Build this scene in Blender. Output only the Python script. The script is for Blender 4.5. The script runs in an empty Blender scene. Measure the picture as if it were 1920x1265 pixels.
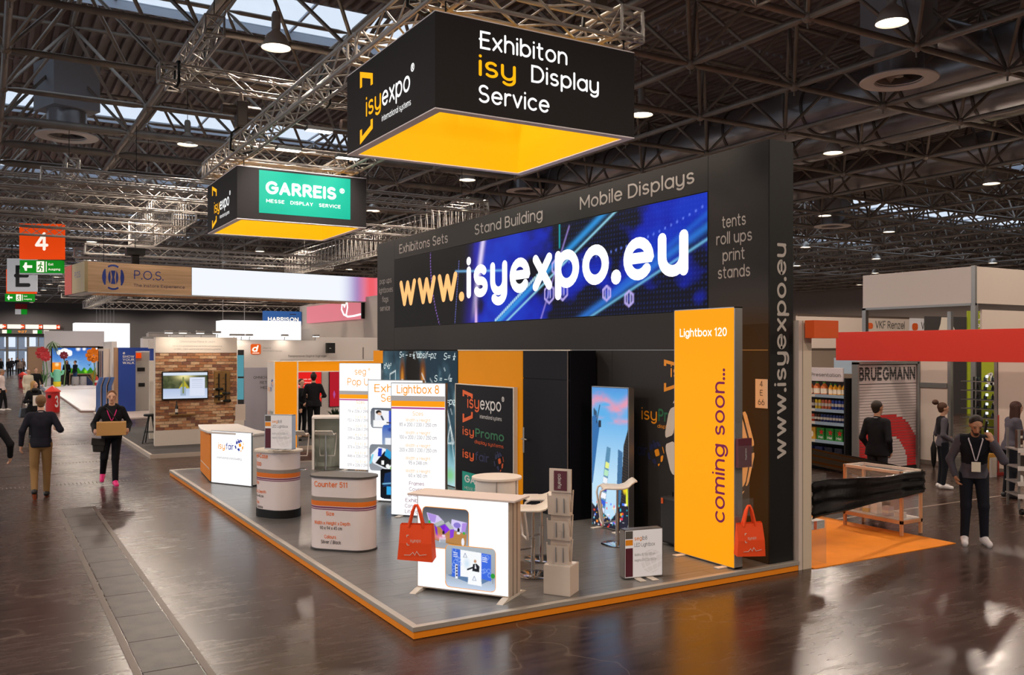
import bpy, bmesh, math, random
import numpy as np
from mathutils import Matrix, Vector
random.seed(7)
SC = bpy.context.scene
COL = SC.collection
PI = math.pi

# ------------------------------------------------------------------ camera, world, exposure
cam_d = bpy.data.cameras.new('camera')
cam_d.sensor_width = 36.0
cam_d.lens = 1677.0 / 1920.0 * 36.0
cam_d.shift_y = 23.5 / 1920.0
cam_d.clip_end = 400
cam = bpy.data.objects.new('camera', cam_d)
cam.location = (0, 0, 2.6)
YAW = math.atan2(990, 1677)
cam.rotation_euler = (PI / 2, 0, -YAW)
COL.objects.link(cam)
SC.camera = cam

world = bpy.data.worlds.new('world')
SC.world = world
world.use_nodes = True
bg = world.node_tree.nodes['Background']
bg.inputs[0].default_value = (0.74, 0.85, 1.0, 1)
bg.inputs[1].default_value = 1.15
SC.view_settings.view_transform = 'Standard'
SC.view_settings.look = 'None'
SC.view_settings.exposure = 0.0
SC.view_settings.gamma = 1.0
SC.view_settings.use_curve_mapping = False
LAMP_W = 1180.0                       # light of one hall lamp
LAMP_COL = (1.0, 0.85, 0.71)

# ------------------------------------------------------------------ colours and materials
def lin(c):
    if isinstance(c, str):
        c = tuple(int(c[i:i + 2], 16) for i in (0, 2, 4))
    return tuple((x / 255 / 12.92) if x / 255 <= 0.04045 else ((x / 255 + 0.055) / 1.055) ** 2.4 for x in c)

MATS = {}
def mat(name, col, rough=0.5, metal=0.0, emit=0.0, spec=0.5, alpha=1.0, noise=0.0, nscale=8.0, bump=0.0, bscale=60.0, trans=0.0, ecol=None):
    if name in MATS:
        return MATS[name]
    m = bpy.data.materials.new(name)
    m.use_nodes = True
    nt = m.node_tree
    b = nt.nodes['Principled BSDF']
    c = lin(col)
    b.inputs['Base Color'].default_value = (*c, 1)
    b.inputs['Roughness'].default_value = rough
    b.inputs['Metallic'].default_value = metal
    b.inputs['Specular IOR Level'].default_value = spec
    if trans:
        b.inputs['Transmission Weight'].default_value = trans
    if alpha < 1:
        b.inputs['Alpha'].default_value = alpha
    if emit:
        b.inputs['Emission Color'].default_value = (*(lin(ecol) if ecol else c), 1)
        b.inputs['Emission Strength'].default_value = emit
    if noise or bump:
        tc = nt.nodes.new('ShaderNodeTexCoord')
        if noise:
            n = nt.nodes.new('ShaderNodeTexNoise')
            n.inputs['Scale'].default_value = nscale
            n.inputs['Detail'].default_value = 5
            nt.links.new(tc.outputs['Object'], n.inputs['Vector'])
            r = nt.nodes.new('ShaderNodeMapRange')
            r.inputs['From Min'].default_value = 0.3
            r.inputs['From Max'].default_value = 0.7
            r.inputs['To Min'].default_value = 1 - noise
            r.inputs['To Max'].default_value = 1 + noise
            nt.links.new(n.outputs['Fac'], r.inputs['Value'])
            mx = nt.nodes.new('ShaderNodeVectorMath')
            mx.operation = 'SCALE'
            mx.inputs[0].default_value = c
            nt.links.new(r.outputs[0], mx.inputs['Scale'])
            nt.links.new(mx.outputs[0], b.inputs['Base Color'])
        if bump:
            n2 = nt.nodes.new('ShaderNodeTexNoise')
            n2.inputs['Scale'].default_value = bscale
            n2.inputs['Detail'].default_value = 3
            nt.links.new(tc.outputs['Object'], n2.inputs['Vector'])
            bp = nt.nodes.new('ShaderNodeBump')
            bp.inputs['Strength'].default_value = bump
            bp.inputs['Distance'].default_value = 0.01
            nt.links.new(n2.outputs['Fac'], bp.inputs['Height'])
            nt.links.new(bp.outputs[0], b.inputs['Normal'])
    MATS[name] = m
    return m

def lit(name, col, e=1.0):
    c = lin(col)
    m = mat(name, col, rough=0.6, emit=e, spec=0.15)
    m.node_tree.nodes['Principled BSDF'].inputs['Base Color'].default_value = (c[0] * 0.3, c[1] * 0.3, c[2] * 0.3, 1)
    return m

def print_mat(name, emit=0.0, rough=0.5):
    """flat print: the colour of each point comes from the mesh attribute 'print'"""
    if name in MATS:
        return MATS[name]
    m = bpy.data.materials.new(name)
    m.use_nodes = True
    nt = m.node_tree
    b = nt.nodes['Principled BSDF']
    a = nt.nodes.new('ShaderNodeAttribute')
    a.attribute_name = 'print'
    if emit:
        b.inputs['Base Color'].default_value = (0.004, 0.004, 0.004, 1)
        nt.links.new(a.outputs['Color'], b.inputs['Emission Color'])
        b.inputs['Emission Strength'].default_value = emit
        b.inputs['Specular IOR Level'].default_value = 0.12
    else:
        nt.links.new(a.outputs['Color'], b.inputs['Base Color'])
    b.inputs['Roughness'].default_value = rough
    MATS[name] = m
    return m

def wood_mat(name, col, col2, scale=(0.6, 14, 14), rough=0.45):
    if name in MATS:
        return MATS[name]
    m = bpy.data.materials.new(name)
    m.use_nodes = True
    nt = m.node_tree
    b = nt.nodes['Principled BSDF']
    tc = nt.nodes.new('ShaderNodeTexCoord')
    mp = nt.nodes.new('ShaderNodeMapping')
    mp.inputs['Scale'].default_value = scale
    n = nt.nodes.new('ShaderNodeTexNoise')
    n.inputs['Scale'].default_value = 1.6
    n.inputs['Detail'].default_value = 6
    n.inputs['Distortion'].default_value = 0.6
    cr = nt.nodes.new('ShaderNodeValToRGB')
    cr.color_ramp.elements[0].position = 0.32
    cr.color_ramp.elements[1].position = 0.7
    cr.color_ramp.elements[0].color = (*lin(col2), 1)
    cr.color_ramp.elements[1].color = (*lin(col), 1)
    nt.links.new(tc.outputs['Object'], mp.inputs[0])
    nt.links.new(mp.outputs[0], n.inputs['Vector'])
    nt.links.new(n.outputs['Fac'], cr.inputs[0])
    nt.links.new(cr.outputs[0], b.inputs['Base Color'])
    b.inputs['Roughness'].default_value = rough
    MATS[name] = m
    return m

# ------------------------------------------------------------------ mesh building
class MB:
    def __init__(s):
        s.v = []; s.f = []; s.mi = []; s.sm = []
    def add(s, vs, fs, m=0, smooth=False):
        n = len(s.v)
        s.v += [tuple(p) for p in vs]
        for f in fs:
            s.f.append(tuple(n + i for i in f)); s.mi.append(m); s.sm.append(smooth)
        return s
    def box(s, x0, x1, y0, y1, z0, z1, m=0):
        v = [(x0, y0, z0), (x1, y0, z0), (x1, y1, z0), (x0, y1, z0), (x0, y0, z1), (x1, y0, z1), (x1, y1, z1), (x0, y1, z1)]
        return s.add(v, [(3, 2, 1, 0), (4, 5, 6, 7), (0, 1, 5, 4), (1, 2, 6, 5), (2, 3, 7, 6), (3, 0, 4, 7)], m)
    def bar(s, a, b, w, h, m=0, up=(0, 0, 1)):
        a = Vector(a); b = Vector(b); d = (b - a).normalized(); u = Vector(up)
        if abs(d.dot(u)) > 0.98: u = Vector((1, 0, 0))
        x = d.cross(u).normalized() * (w / 2); y = x.cross(d).normalized() * (h / 2)
        v = [a - x - y, a + x - y, a + x + y, a - x + y, b - x - y, b + x - y, b + x + y, b - x + y]
        return s.add(v, [(0, 1, 2, 3), (7, 6, 5, 4), (4, 5, 1, 0), (5, 6, 2, 1), (6, 7, 3, 2), (7, 4, 0, 3)], m)
    def tube(s, pts, r, n=8, m=0, caps=True, closed=False, rs=None):
        pts = [Vector(p) for p in pts]
        k = len(pts); vs = []; fs = []
        u = None
        for i, p in enumerate(pts):
            if closed: d = pts[(i + 1) % k] - pts[i - 1]
            elif i == 0: d = pts[1] - p
            elif i == k - 1: d = p - pts[i - 1]
            else: d = (pts[i + 1] - p).normalized() + (p - pts[i - 1]).normalized()
            d.normalize()
            if u is None:
                u = d.cross(Vector((0, 0, 1)))
                if u.length < 0.05: u = d.cross(Vector((0, 1, 0)))
            u = (u - d * u.dot(d)).normalized()
            w = d.cross(u)
            q = r if rs is None else rs[i]
            for j in range(n):
                t = 2 * PI * j / n
                vs.append(p + u * (q * math.cos(t)) + w * (q * math.sin(t)))
        R = k if closed else k - 1
        for i in range(R):
            for j in range(n):
                a = i * n; b = ((i + 1) % k) * n; j2 = (j + 1) % n
                fs.append((a + j, a + j2, b + j2, b + j))
        if caps and not closed:
            s.add(vs[:n], [tuple(range(n - 1, -1, -1))], m); s.add(vs[-n:], [tuple(range(n))], m)
        return s.add(vs, fs, m, n > 5)
    def lathe(s, prof, c=(0, 0, 0), n=24, m=0, sx=1.0, sy=1.0, ax='z', smooth=True, caps=True):
        vs = []; fs = []
        if smooth and len(prof) > 2:                    # keep hard edges of the profile hard
            q = [prof[0]]; cut = set()
            for i in range(1, len(prof) - 1):
                (r0, z0), (r1, z1), (r2, z2) = prof[i - 1], prof[i], prof[i + 1]
                a = math.atan2(z1 - z0, r1 - r0); b = math.atan2(z2 - z1, r2 - r1)
                q.append(prof[i])
                if abs((b - a + PI) % (2 * PI) - PI) > 0.7 and r1 > 1e-6: cut.add(len(q) - 1); q.append(prof[i])
            prof = q + [prof[-1]]
        else: cut = set()
        for r, z in prof:
            for j in range(n):
                t = 2 * PI * j / n
                p = (r * sx * math.cos(t), r * sy * math.sin(t), z)
                if ax == 'y': p = (p[0], -p[2], p[1])
                if ax == 'x': p = (p[2], p[0], p[1])
                vs.append((c[0] + p[0], c[1] + p[1], c[2] + p[2]))
        for i in range(len(prof) - 1):
            if i in cut: continue
            for j in range(n):
                j2 = (j + 1) % n
                fs.append((i * n + j, i * n + j2, (i + 1) * n + j2, (i + 1) * n + j))
        s.add(vs, fs, m, smooth)
        e = len(vs) - n
        if caps and prof[0][0] > 1e-6: s.add(vs[:n], [tuple(range(n - 1, -1, -1))], m)
        if caps and prof[-1][0] > 1e-6: s.add(vs[e:], [tuple(range(n))], m)
        return s
    def prism(s, poly, z0, z1, m=0, plane='xy', smooth=False):
        """poly counter-clockwise in its plane; 'xz' extrudes along y with z0 the front"""
        n = len(poly)
        if plane == 'xy':
            v = [(x, y, z0) for x, y in poly] + [(x, y, z1) for x, y in poly]
        elif plane == 'xz':
            v = [(x, z1, z) for x, z in poly] + [(x, z0, z) for x, z in poly]
        else:
            v = [(z0, x, y) for x, y in poly] + [(z1, x, y) for x, y in poly]
        s.add(v, [tuple(range(n - 1, -1, -1)), tuple(range(n, 2 * n))], m)
        k = len(s.v) - 2 * n
        if smooth:
            s.v += [tuple(p) for p in v]; k += 2 * n
        for i in range(n):
            j = (i + 1) % n
            s.f.append((k + i, k + j, k + n + j, k + n + i)); s.mi.append(m); s.sm.append(smooth)
        return s
    def ell(s, c, rx, ry, rz, n=12, k=8, m=0):
        prof = [(math.sin(PI * i / k), -math.cos(PI * i / k)) for i in range(k + 1)]
        vs = []; fs = []
        for r, z in prof:
            for j in range(n):
                t = 2 * PI * j / n
                vs.append((c[0] + rx * r * math.cos(t), c[1] + ry * r * math.sin(t), c[2] + rz * z))
        for i in range(k):
            for j in range(n):
                j2 = (j + 1) % n
                fs.append((i * n + j, i * n + j2, (i + 1) * n + j2, (i + 1) * n + j))
        return s.add(vs, fs, m, True)
    def mesh(s, name, mats):
        me = bpy.data.meshes.new(name)
        me.from_pydata(s.v, [], s.f)
        if not isinstance(mats, (list, tuple)): mats = [mats]
        for q in mats: me.materials.append(q)
        me.polygons.foreach_set('material_index', s.mi)
        me.polygons.foreach_set('use_smooth', s.sm)
        me.update()
        return me
    def o(s, name, mats, parent=None, bevel=0.0, label=None, kind=None, loc=None, rz=0.0):
        ob = bpy.data.objects.new(name, s.mesh(name, mats))
        return link(ob, parent, bevel, label, kind, loc, rz)

def link(ob, parent=None, bevel=0.0, label=None, kind=None, loc=None, rz=0.0):
    COL.objects.link(ob)
    if parent is not None: ob.parent = parent
    if loc is not None: ob.location = loc
    if rz: ob.rotation_euler = (0, 0, math.radians(rz))
    if bevel:
        b = ob.modifiers.new('edge', 'BEVEL'); b.width = bevel; b.segments = 2; b.limit_method = 'ANGLE'; b.angle_limit = 0.7
    if label: ob['label'] = label
    if kind: ob['kind'] = kind
    return ob

def tag(ob, label, cat, group=None, kind=None):
    ob['label'] = label; ob['category'] = cat
    if group: ob['group'] = group
    if kind: ob['kind'] = kind
    return ob

def thing(name, label, cat, loc=(0, 0, 0), rz=0.0, group=None, kind=None):
    ob = bpy.data.objects.new(name, None)
    ob.empty_display_size = 0.1
    COL.objects.link(ob)
    ob.location = loc
    ob.rotation_euler = (0, 0, math.radians(rz))
    return tag(ob, label, cat, group, kind)

def struct(ob, label=None):
    ob['kind'] = 'structure'
    if label: ob['label'] = label
    return ob

def kids(o):
    return [c for c in bpy.data.objects if c.parent == o]

def clone(root, loc, rz, label, tree):
    """a copy of a thing with copies of its parts; tree = [(part, [sub-parts])]"""
    r = root.copy(); COL.objects.link(r)
    r.location = loc; r.rotation_euler = (0, 0, math.radians(rz)); r['label'] = label
    for p, subs in tree:
        c = p.copy(); COL.objects.link(c); c.parent = r
        for q in subs:
            d = q.copy(); COL.objects.link(d); d.parent = c
    return r

def tree_of(root):
    return [(p, kids(p)) for p in kids(root)]

def inst(ob, name, parent, loc, rz=0.0, rx=0.0, sc=None):
    """another piece that shares the mesh of ob"""
    c = bpy.data.objects.new(name, ob.data)
    COL.objects.link(c)
    c.parent = parent
    c.location = loc
    c.rotation_euler = (rx, 0, rz)
    if sc: c.scale = sc
    for md in ob.modifiers:
        n = c.modifiers.new(md.name, md.type)
        if md.type == 'BEVEL':
            n.width = md.width; n.segments = md.segments; n.limit_method = md.limit_method; n.angle_limit = md.angle_limit
    return c

# ------------------------------------------------------------------ lettering: an even-stroke alphabet, laid in the local xz plane, facing -y
def _arc(cx, cy, rx, ry, a0, a1):
    n = max(3, int(abs(a1 - a0) / 15))
    return [(cx + rx * math.cos(math.radians(a0 + (a1 - a0) * i / n)), cy + ry * math.sin(math.radians(a0 + (a1 - a0) * i / n))) for i in range(n + 1)]
_O = lambda: _arc(.24, .25, .24, .25, 0, 360)
GL = {}
def _g(ch, w, *st): GL[ch] = (w, st)
_g('a', .48, _O(), [(.48, .5), (.48, 0)])
_g('b', .48, _O(), [(0, .72), (0, 0)])
_g('c', .42, _arc(.24, .25, .24, .25, 48, 312))
_g('d', .48, _O(), [(.48, .72), (.48, 0)])
_g('e', .48, [(.01, .26), (.475, .26)] + _arc(.24, .25, .24, .25, 4, 318)[0:])
_g('f', .3, [(.12, 0), (.12, .56)] + _arc(.27, .56, .15, .16, 180, 80), [(0, .5), (.28, .5)])
_g('g', .48, _O(), [(.48, .5), (.48, .02)] + _arc(.25, .0, .23, .2, 0, -150))
_g('h', .42, [(0, .72), (0, 0)], _arc(.21, .29, .21, .21, 180, 0) + [(.42, 0)])
_g('i', .0, [(0, .5), (0, 0)], [(0, .69), (0, .7)])
_g('j', .1, [(.08, .5), (.08, -.1)] + _arc(-.02, -.08, .1, .12, 0, -90), [(.08, .69), (.08, .7)])
_g('k', .38, [(0, .72), (0, 0)], [(.36, .5), (.01, .22)], [(.13, .31), (.38, 0)])
_g('l', .0, [(0, .72), (0, 0)])
_g('m', .68, [(0, .5), (0, 0)], _arc(.17, .32, .17, .18, 180, 0) + [(.34, 0)], _arc(.51, .32, .17, .18, 180, 0) + [(.68, 0)])
_g('n', .42, [(0, .5), (0, 0)], _arc(.21, .29, .21, .21, 180, 0) + [(.42, 0)])
_g('o', .48, _O())
_g('p', .48, _O(), [(0, .5), (0, -.2)])
_g('q', .48, _O(), [(.48, .5), (.48, -.2)])
_g('r', .24, [(0, .5), (0, 0)], _arc(.2, .28, .2, .22, 180, 70))
_S = lambda: _arc(.19, .372, .165, .128, 35, 250) + _arc(.19, .126, .18, .126, 80, -145)
_g('s', .38, _S())
_g('t', .28, [(.1, .68), (.1, .14)] + _arc(.23, .13, .13, .13, 180, 285), [(0, .5), (.26, .5)])
_g('u', .42, [(0, .5)] + _arc(.21, .21, .21, .21, 180, 360), [(.42, .5), (.42, 0)])
_g('v', .42, [(0, .5), (.21, 0)], [(.21, 0), (.42, .5)])
_g('w', .66, [(0, .5), (.17, 0)], [(.17, 0), (.33, .48)], [(.33, .48), (.49, 0)], [(.49, 0), (.66, .5)])
_g('x', .4, [(0, .5), (.4, 0)], [(0, 0), (.4, .5)])
_g('y', .42, [(0, .5)] + _arc(.21, .21, .21, .21, 180, 360), [(.42, .5), (.42, .0)] + _arc(.21, -.02, .21, .18, 0, -140))
_g('z', .38, [(0, .5), (.38, .5), (0, 0), (.38, 0)])
_g('A', .58, [(0, 0), (.29, .7)], [(.29, .7), (.58, 0)], [(.1, .22), (.48, .22)])
_g('B', .46, [(0, 0), (0, .7)], [(0, .7), (.24, .7)] + _arc(.24, .535, .17, .165, 90, -90) + [(0, .37)], [(.24, .37)] + _arc(.26, .185, .2, .185, 90, -90) + [(0, 0)])
_g('C', .58, _arc(.34, .35, .34, .35, 45, 315))
_g('D', .56, [(0, 0), (0, .7), (.22, .7)] + _arc(.22, .35, .34, .35, 90, -90) + [(0, 0)])
_g('E', .42, [(.42, .7), (0, .7), (0, 0), (.42, 0)], [(-.06, .37), (.36, .37)])
_g('F', .4, [(.4, .7), (0, .7), (0, 0)], [(0, .36), (.34, .36)])
_g('G', .64, _arc(.34, .35, .34, .35, 45, 345) + [(.665, .34), (.38, .34)])
_g('H', .54, [(0, 0), (0, .7)], [(.54, 0), (.54, .7)], [(0, .36), (.54, .36)])
_g('I', .0, [(0, 0), (0, .7)])
_g('J', .32, [(.32, .7), (.32, .18)] + _arc(.15, .18, .17, .18, 0, -170))
_g('K', .48, [(0, 0), (0, .7)], [(.46, .7), (.01, .3)], [(.15, .42), (.48, 0)])
_g('L', .38, [(0, .7), (0, 0), (.38, 0)])
_g('M', .68, [(0, 0), (0, .7)], [(0, .7), (.34, .2)], [(.34, .2), (.68, .7)], [(.68, .7), (.68, 0)])
_g('N', .56, [(0, 0), (0, .7)], [(0, .7), (.56, 0)], [(.56, 0), (.56, .7)])
_g('O', .68, _arc(.34, .35, .34, .35, 0, 360))
_g('P', .44, [(0, 0), (0, .7)], [(0, .7), (.24, .7)] + _arc(.24, .51, .2, .19, 90, -90) + [(-.05, .32)])
_g('Q', .68, _arc(.34, .35, .34, .35, 0, 360), [(.42, .18), (.66, -.04)])
_g('R', .48, [(0, 0), (0, .7)], [(0, .7), (.24, .7)] + _arc(.24, .52, .2, .18, 90, -90) + [(0, .34)], [(.22, .34), (.48, 0)])
_g('S', .48, _arc(.24, .522, .21, .178, 35, 255) + _arc(.24, .176, .23, .176, 80, -150))
_g('T', .52, [(0, .7), (.52, .7)], [(.26, .7), (.26, 0)])
_g('U', .54, [(0, .7), (0, .26)] + _arc(.27, .26, .27, .26, 180, 360) + [(.54, .7)])
_g('V', .56, [(0, .7), (.28, 0)], [(.28, 0), (.56, .7)])
_g('W', .86, [(0, .7), (.22, 0)], [(.22, 0), (.43, .68)], [(.43, .68), (.64, 0)], [(.64, 0), (.86, .7)])
_g('X', .54, [(0, .7), (.54, 0)], [(0, 0), (.54, .7)])
_g('Y', .54, [(0, .7), (.27, .34)], [(.54, .7), (.27, .34)], [(.27, .34), (.27, 0)])
_g('Z', .5, [(0, .7), (.5, .7), (0, 0), (.5, 0)])
_g('0', .44, _arc(.22, .35, .22, .35, 0, 360))
_g('1', .22, [(0, .58), (.16, .7), (.16, 0)])
_g('2', .42, _arc(.21, .5, .2, .2, 165, -35) + [(0, 0), (.42, 0)])
_g('3', .42, _arc(.2, .525, .18, .175, 150, -85), _arc(.2, .178, .22, .178, 85, -150))
_g('4', .46, [(.34, 0), (.34, .7)], [(.34, .7), (0, .18)], [(0, .18), (.46, .18)])
_g('5', .42, [(.38, .7), (.06, .7), (.03, .38)] + _arc(.2, .215, .22, .215, 120, -150))
_g('6', .44, _arc(.22, .22, .22, .22, 0, 360), [(.01, .26), (.07, .46), (.24, .7)])
_g('7', .42, [(0, .7), (.42, .7), (.14, 0)])
_g('8', .44, _arc(.22, .53, .18, .17, 0, 360), _arc(.22, .18, .22, .18, 0, 360))
_g('9', .44, _arc(.22, .48, .22, .22, 0, 360), [(.43, .44), (.37, .24), (.2, 0)])
_g('.', .0, [(0, .0), (0, .012)])
_g(',', .06, [(.06, .02), (0, -.12)])
_g(':', .0, [(0, .08), (0, .09)], [(0, .42), (0, .43)])
_g('/', .3, [(0, -.08), (.3, .76)])
_g('-', .24, [(0, .27), (.24, .27)])
_g('—', .4, [(0, .3), (.4, .3)])
_g('=', .36, [(0, .4), (.36, .4)], [(0, .2), (.36, .2)])
_g('+', .36, [(0, .3), (.36, .3)], [(.18, .12), (.18, .48)])
_g('≡', .36, [(0, .45), (.36, .45)], [(0, .3), (.36, .3)], [(0, .15), (.36, .15)])
_g('½', .4, [(.12, .7), (.12, .42)], [(0, .34), (.4, .34)], _arc(.2, .16, .1, .1, 170, -30) + [(.1, -.06), (.3, -.06)])
_g('⅟', .4, [(.2, .7), (.2, .42)], [(0, .34), (.4, .34)], [(.1, .2), (.3, -.04)], [(.3, .2), (.1, -.04)])
_g('²', .24, [(.02, .62)] + _arc(.11, .62, .1, .09, 160, -30) + [(.02, .42), (.22, .42)])
_g('∑', .44, [(.44, .7), (0, .7), (.24, .35), (0, 0), (.44, 0)])
_g('#', .5, [(.15, 0), (.2, .7)], [(.33, 0), (.38, .7)], [(0, .24), (.48, .24)], [(.02, .46), (.5, .46)])
_g('&', .54, [(.54, 0), (.12, .5)] + _arc(.24, .56, .14, .14, 200, -40) + [(.06, .26)] + _arc(.2, .15, .19, .15, 150, 300) + [(.5, .28)])
_g('®', .5, _arc(.25, .35, .27, .27, 0, 360), [(.17, .2), (.17, .5), (.28, .5)] + _arc(.28, .43, .07, .07, 90, -90) + [(.18, .36)], [(.26, .36), (.35, .2)])

def _ribbon(pts, h, V, F):
    """even-width band along pts with round ends"""
    pts = [p for i, p in enumerate(pts) if i == 0 or math.hypot(p[0] - pts[i - 1][0], p[1] - pts[i - 1][1]) > 1e-5]
    n = len(pts)
    if n < 2: return
    closed = math.hypot(pts[0][0] - pts[-1][0], pts[0][1] - pts[-1][1]) < 1e-4
    L = []; R = []
    D = []
    for i in range(n - 1):
        dx, dy = pts[i + 1][0] - pts[i][0], pts[i + 1][1] - pts[i][1]; q = math.hypot(dx, dy); D.append((dx / q, dy / q))
    for i in range(n):
        if closed and i in (0, n - 1): a, b = D[-1], D[0]
        else: a = D[max(0, i - 1)]; b = D[min(n - 2, i)]
        tx, ty = a[0] + b[0], a[1] + b[1]; q = math.hypot(tx, ty)
        if q < 0.2: tx, ty, q = b[0], b[1], 1.0
        tx, ty = tx / q, ty / q
        k = h / max(0.55, tx * b[0] + ty * b[1])
        L.append((pts[i][0] - ty * k, pts[i][1] + tx * k)); R.append((pts[i][0] + ty * k, pts[i][1] - tx * k))
    s = len(V); V += [q for pr in zip(R, L) for q in pr]
    for i in range(n - 1): F.append((s + 2 * i, s + 2 * i + 2, s + 2 * i + 3, s + 2 * i + 1))
    if not closed:
        for (c, d, sg) in ((pts[0], D[0], -1), (pts[-1], D[-1], 1)):
            a0 = math.atan2(d[1], d[0]) * 1.0 + (PI if sg < 0 else 0)
            s = len(V)
            for i in range(7):
                t = a0 - PI / 2 + PI * i / 6; V.append((c[0] + h * math.cos(t), c[1] + h * math.sin(t)))
            F.append(tuple(range(s, s + 7)))

def text(parent, s, x, z, m, w=None, cap=None, y=-0.003, bold=0.0, align='l', rot=0.0, name='lettering', shear=0.0, spacing=1.0, weight=None):
    """x,z = start of the baseline (or its middle with align 'c'); cap = capital height, w = width"""
    wt = weight if weight else 0.082 + bold * 1.7
    V = []; F = []; LF = []; cx = 0.0
    gap = (0.1 + wt * 0.9) * spacing
    for ch in s:
        if ch == ' ': cx += 0.3 * spacing; continue
        gw, st = GL.get(ch, GL['o'])
        for si, pts in enumerate(st):
            n0 = len(V)
            _ribbon([(px + cx, py) for px, py in pts], wt / 2 if ch not in '.:' else wt * 0.68, V, F)
            LF += [si] * (len(V) - n0)
        cx += gw + gap
    co = np.array(V)
    if shear: co[:, 0] += co[:, 1] * shear
    x0, x1 = co[:, 0].min(), co[:, 0].max()
    sz = (cap / (0.7 + wt)) if cap else None
    sx = (w / (x1 - x0)) if w else sz
    if sz is None: sz = sx
    px = (co[:, 0] - x0) * sx; pz = (co[:, 1] + wt / 2) * sz
    if align == 'c': px -= (x1 - x0) * sx / 2
    if align == 'r': px -= (x1 - x0) * sx
    c, q = math.cos(math.radians(rot)), math.sin(math.radians(rot))
    lift = np.array(LF) * max(0.0002, sz * 0.0012)       # strokes lie just above one another
    out = np.stack([x + px * c - pz * q, np.full(len(co), y - 0.0012) - lift, z + px * q + pz * c], 1)
    me = bpy.data.meshes.new(name)
    me.from_pydata(out.tolist(), [], F)
    me.materials.append(m); me.update()
    return link(bpy.data.objects.new(name, me), parent)


# ------------------------------------------------------------------ flat prints drawn point by point
class Canvas:
    def __init__(s, w, h, asp, bgc, ss=2):
        """w x h points, x runs 0..asp, y runs 0..1 upwards"""
        s.w, s.h, s.ss = w, h, ss
        X = (np.arange(w * ss) + 0.5) / (w * ss) * asp
        Y = (np.arange(h * ss) + 0.5) / (h * ss)
        s.X, s.Y = np.meshgrid(X, Y)
        s.c = np.empty(s.X.shape + (3,)); s.c[:] = lin(bgc)
    def blend(s, mask, col):
        mask = np.clip(mask, 0, 1)[..., None]
        s.c = s.c * (1 - mask) + np.array(lin(col)) * mask
    def poly(s, pts, col, a=1.0):
        ins = np.zeros(s.X.shape, bool)
        n = len(pts)
        for i in range(n):
            x0, y0 = pts[i]; x1, y1 = pts[(i + 1) % n]
            if y0 == y1: continue
            c = ((y0 > s.Y) != (y1 > s.Y)) & (s.X < (x1 - x0) * (s.Y - y0) / (y1 - y0) + x0)
            ins ^= c
        s.blend(ins * a, col)
    def rect(s, x0, x1, y0, y1, col, a=1.0, r=0.0):
        if r:
            dx = np.maximum(np.maximum(x0 + r - s.X, s.X - x1 + r), 0); dy = np.maximum(np.maximum(y0 + r - s.Y, s.Y - y1 + r), 0)
            s.blend((dx * dx + dy * dy <= r * r) * a, col)
        else:
            s.blend(((s.X >= x0) & (s.X <= x1) & (s.Y >= y0) & (s.Y <= y1)) * a, col)
    def ell(s, cx, cy, rx, ry, col, a=1.0, soft=0.0, ring=0.0):
        d = np.sqrt(((s.X - cx) / rx) ** 2 + ((s.Y - cy) / ry) ** 2)
        if ring: s.blend((np.abs(d - 1) < ring) * a, col)
        elif soft: s.blend(np.clip((1 - d) / soft, 0, 1) * a, col)
        else: s.blend((d <= 1) * a, col)
    def line(s, x0, y0, x1, y1, wd, col, a=1.0, soft=False):
        dx, dy = x1 - x0, y1 - y0
        L = dx * dx + dy * dy + 1e-12
        t = np.clip(((s.X - x0) * dx + (s.Y - y0) * dy) / L, 0, 1)
        d = np.hypot(s.X - x0 - t * dx, s.Y - y0 - t * dy)
        s.blend((np.exp(-(d / wd) ** 2) if soft else (d <= wd)) * a, col)
    def grad(s, y0, c0, y1, c1, mask=1.0):
        t = np.clip((s.Y - y0) / (y1 - y0), 0, 1)[..., None]
        g = np.array(lin(c0)) * (1 - t) + np.array(lin(c1)) * t
        mk = np.clip(np.ones(s.X.shape) * mask, 0, 1)[..., None]
        s.c = s.c * (1 - mk) + g * mk
    def noise(s, sx, sy, seed=0, oct=4):
        rng = np.random.RandomState(seed)
        out = np.zeros(s.X.shape); amp = 1.0; tot = 0
        for o in range(oct):
            G = rng.rand(64, 64)
            u = s.X * sx * 2 ** o; v = s.Y * sy * 2 ** o
            i = np.floor(u).astype(int); j = np.floor(v).astype(int); fu = u - i; fv = v - j
            fu = fu * fu * (3 - 2 * fu); fv = fv * fv * (3 - 2 * fv)
            g = lambda a, b: G[b % 64, a % 64]
            out += amp * ((g(i, j) * (1 - fu) + g(i + 1, j) * fu) * (1 - fv) + (g(i, j + 1) * (1 - fu) + g(i + 1, j + 1) * fu) * fv)
            tot += amp; amp *= 0.5
        return out / tot
    def final(s):
        k = s.ss
        return s.c.reshape(s.h, k, s.w, k, 3).mean((1, 3))

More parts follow.
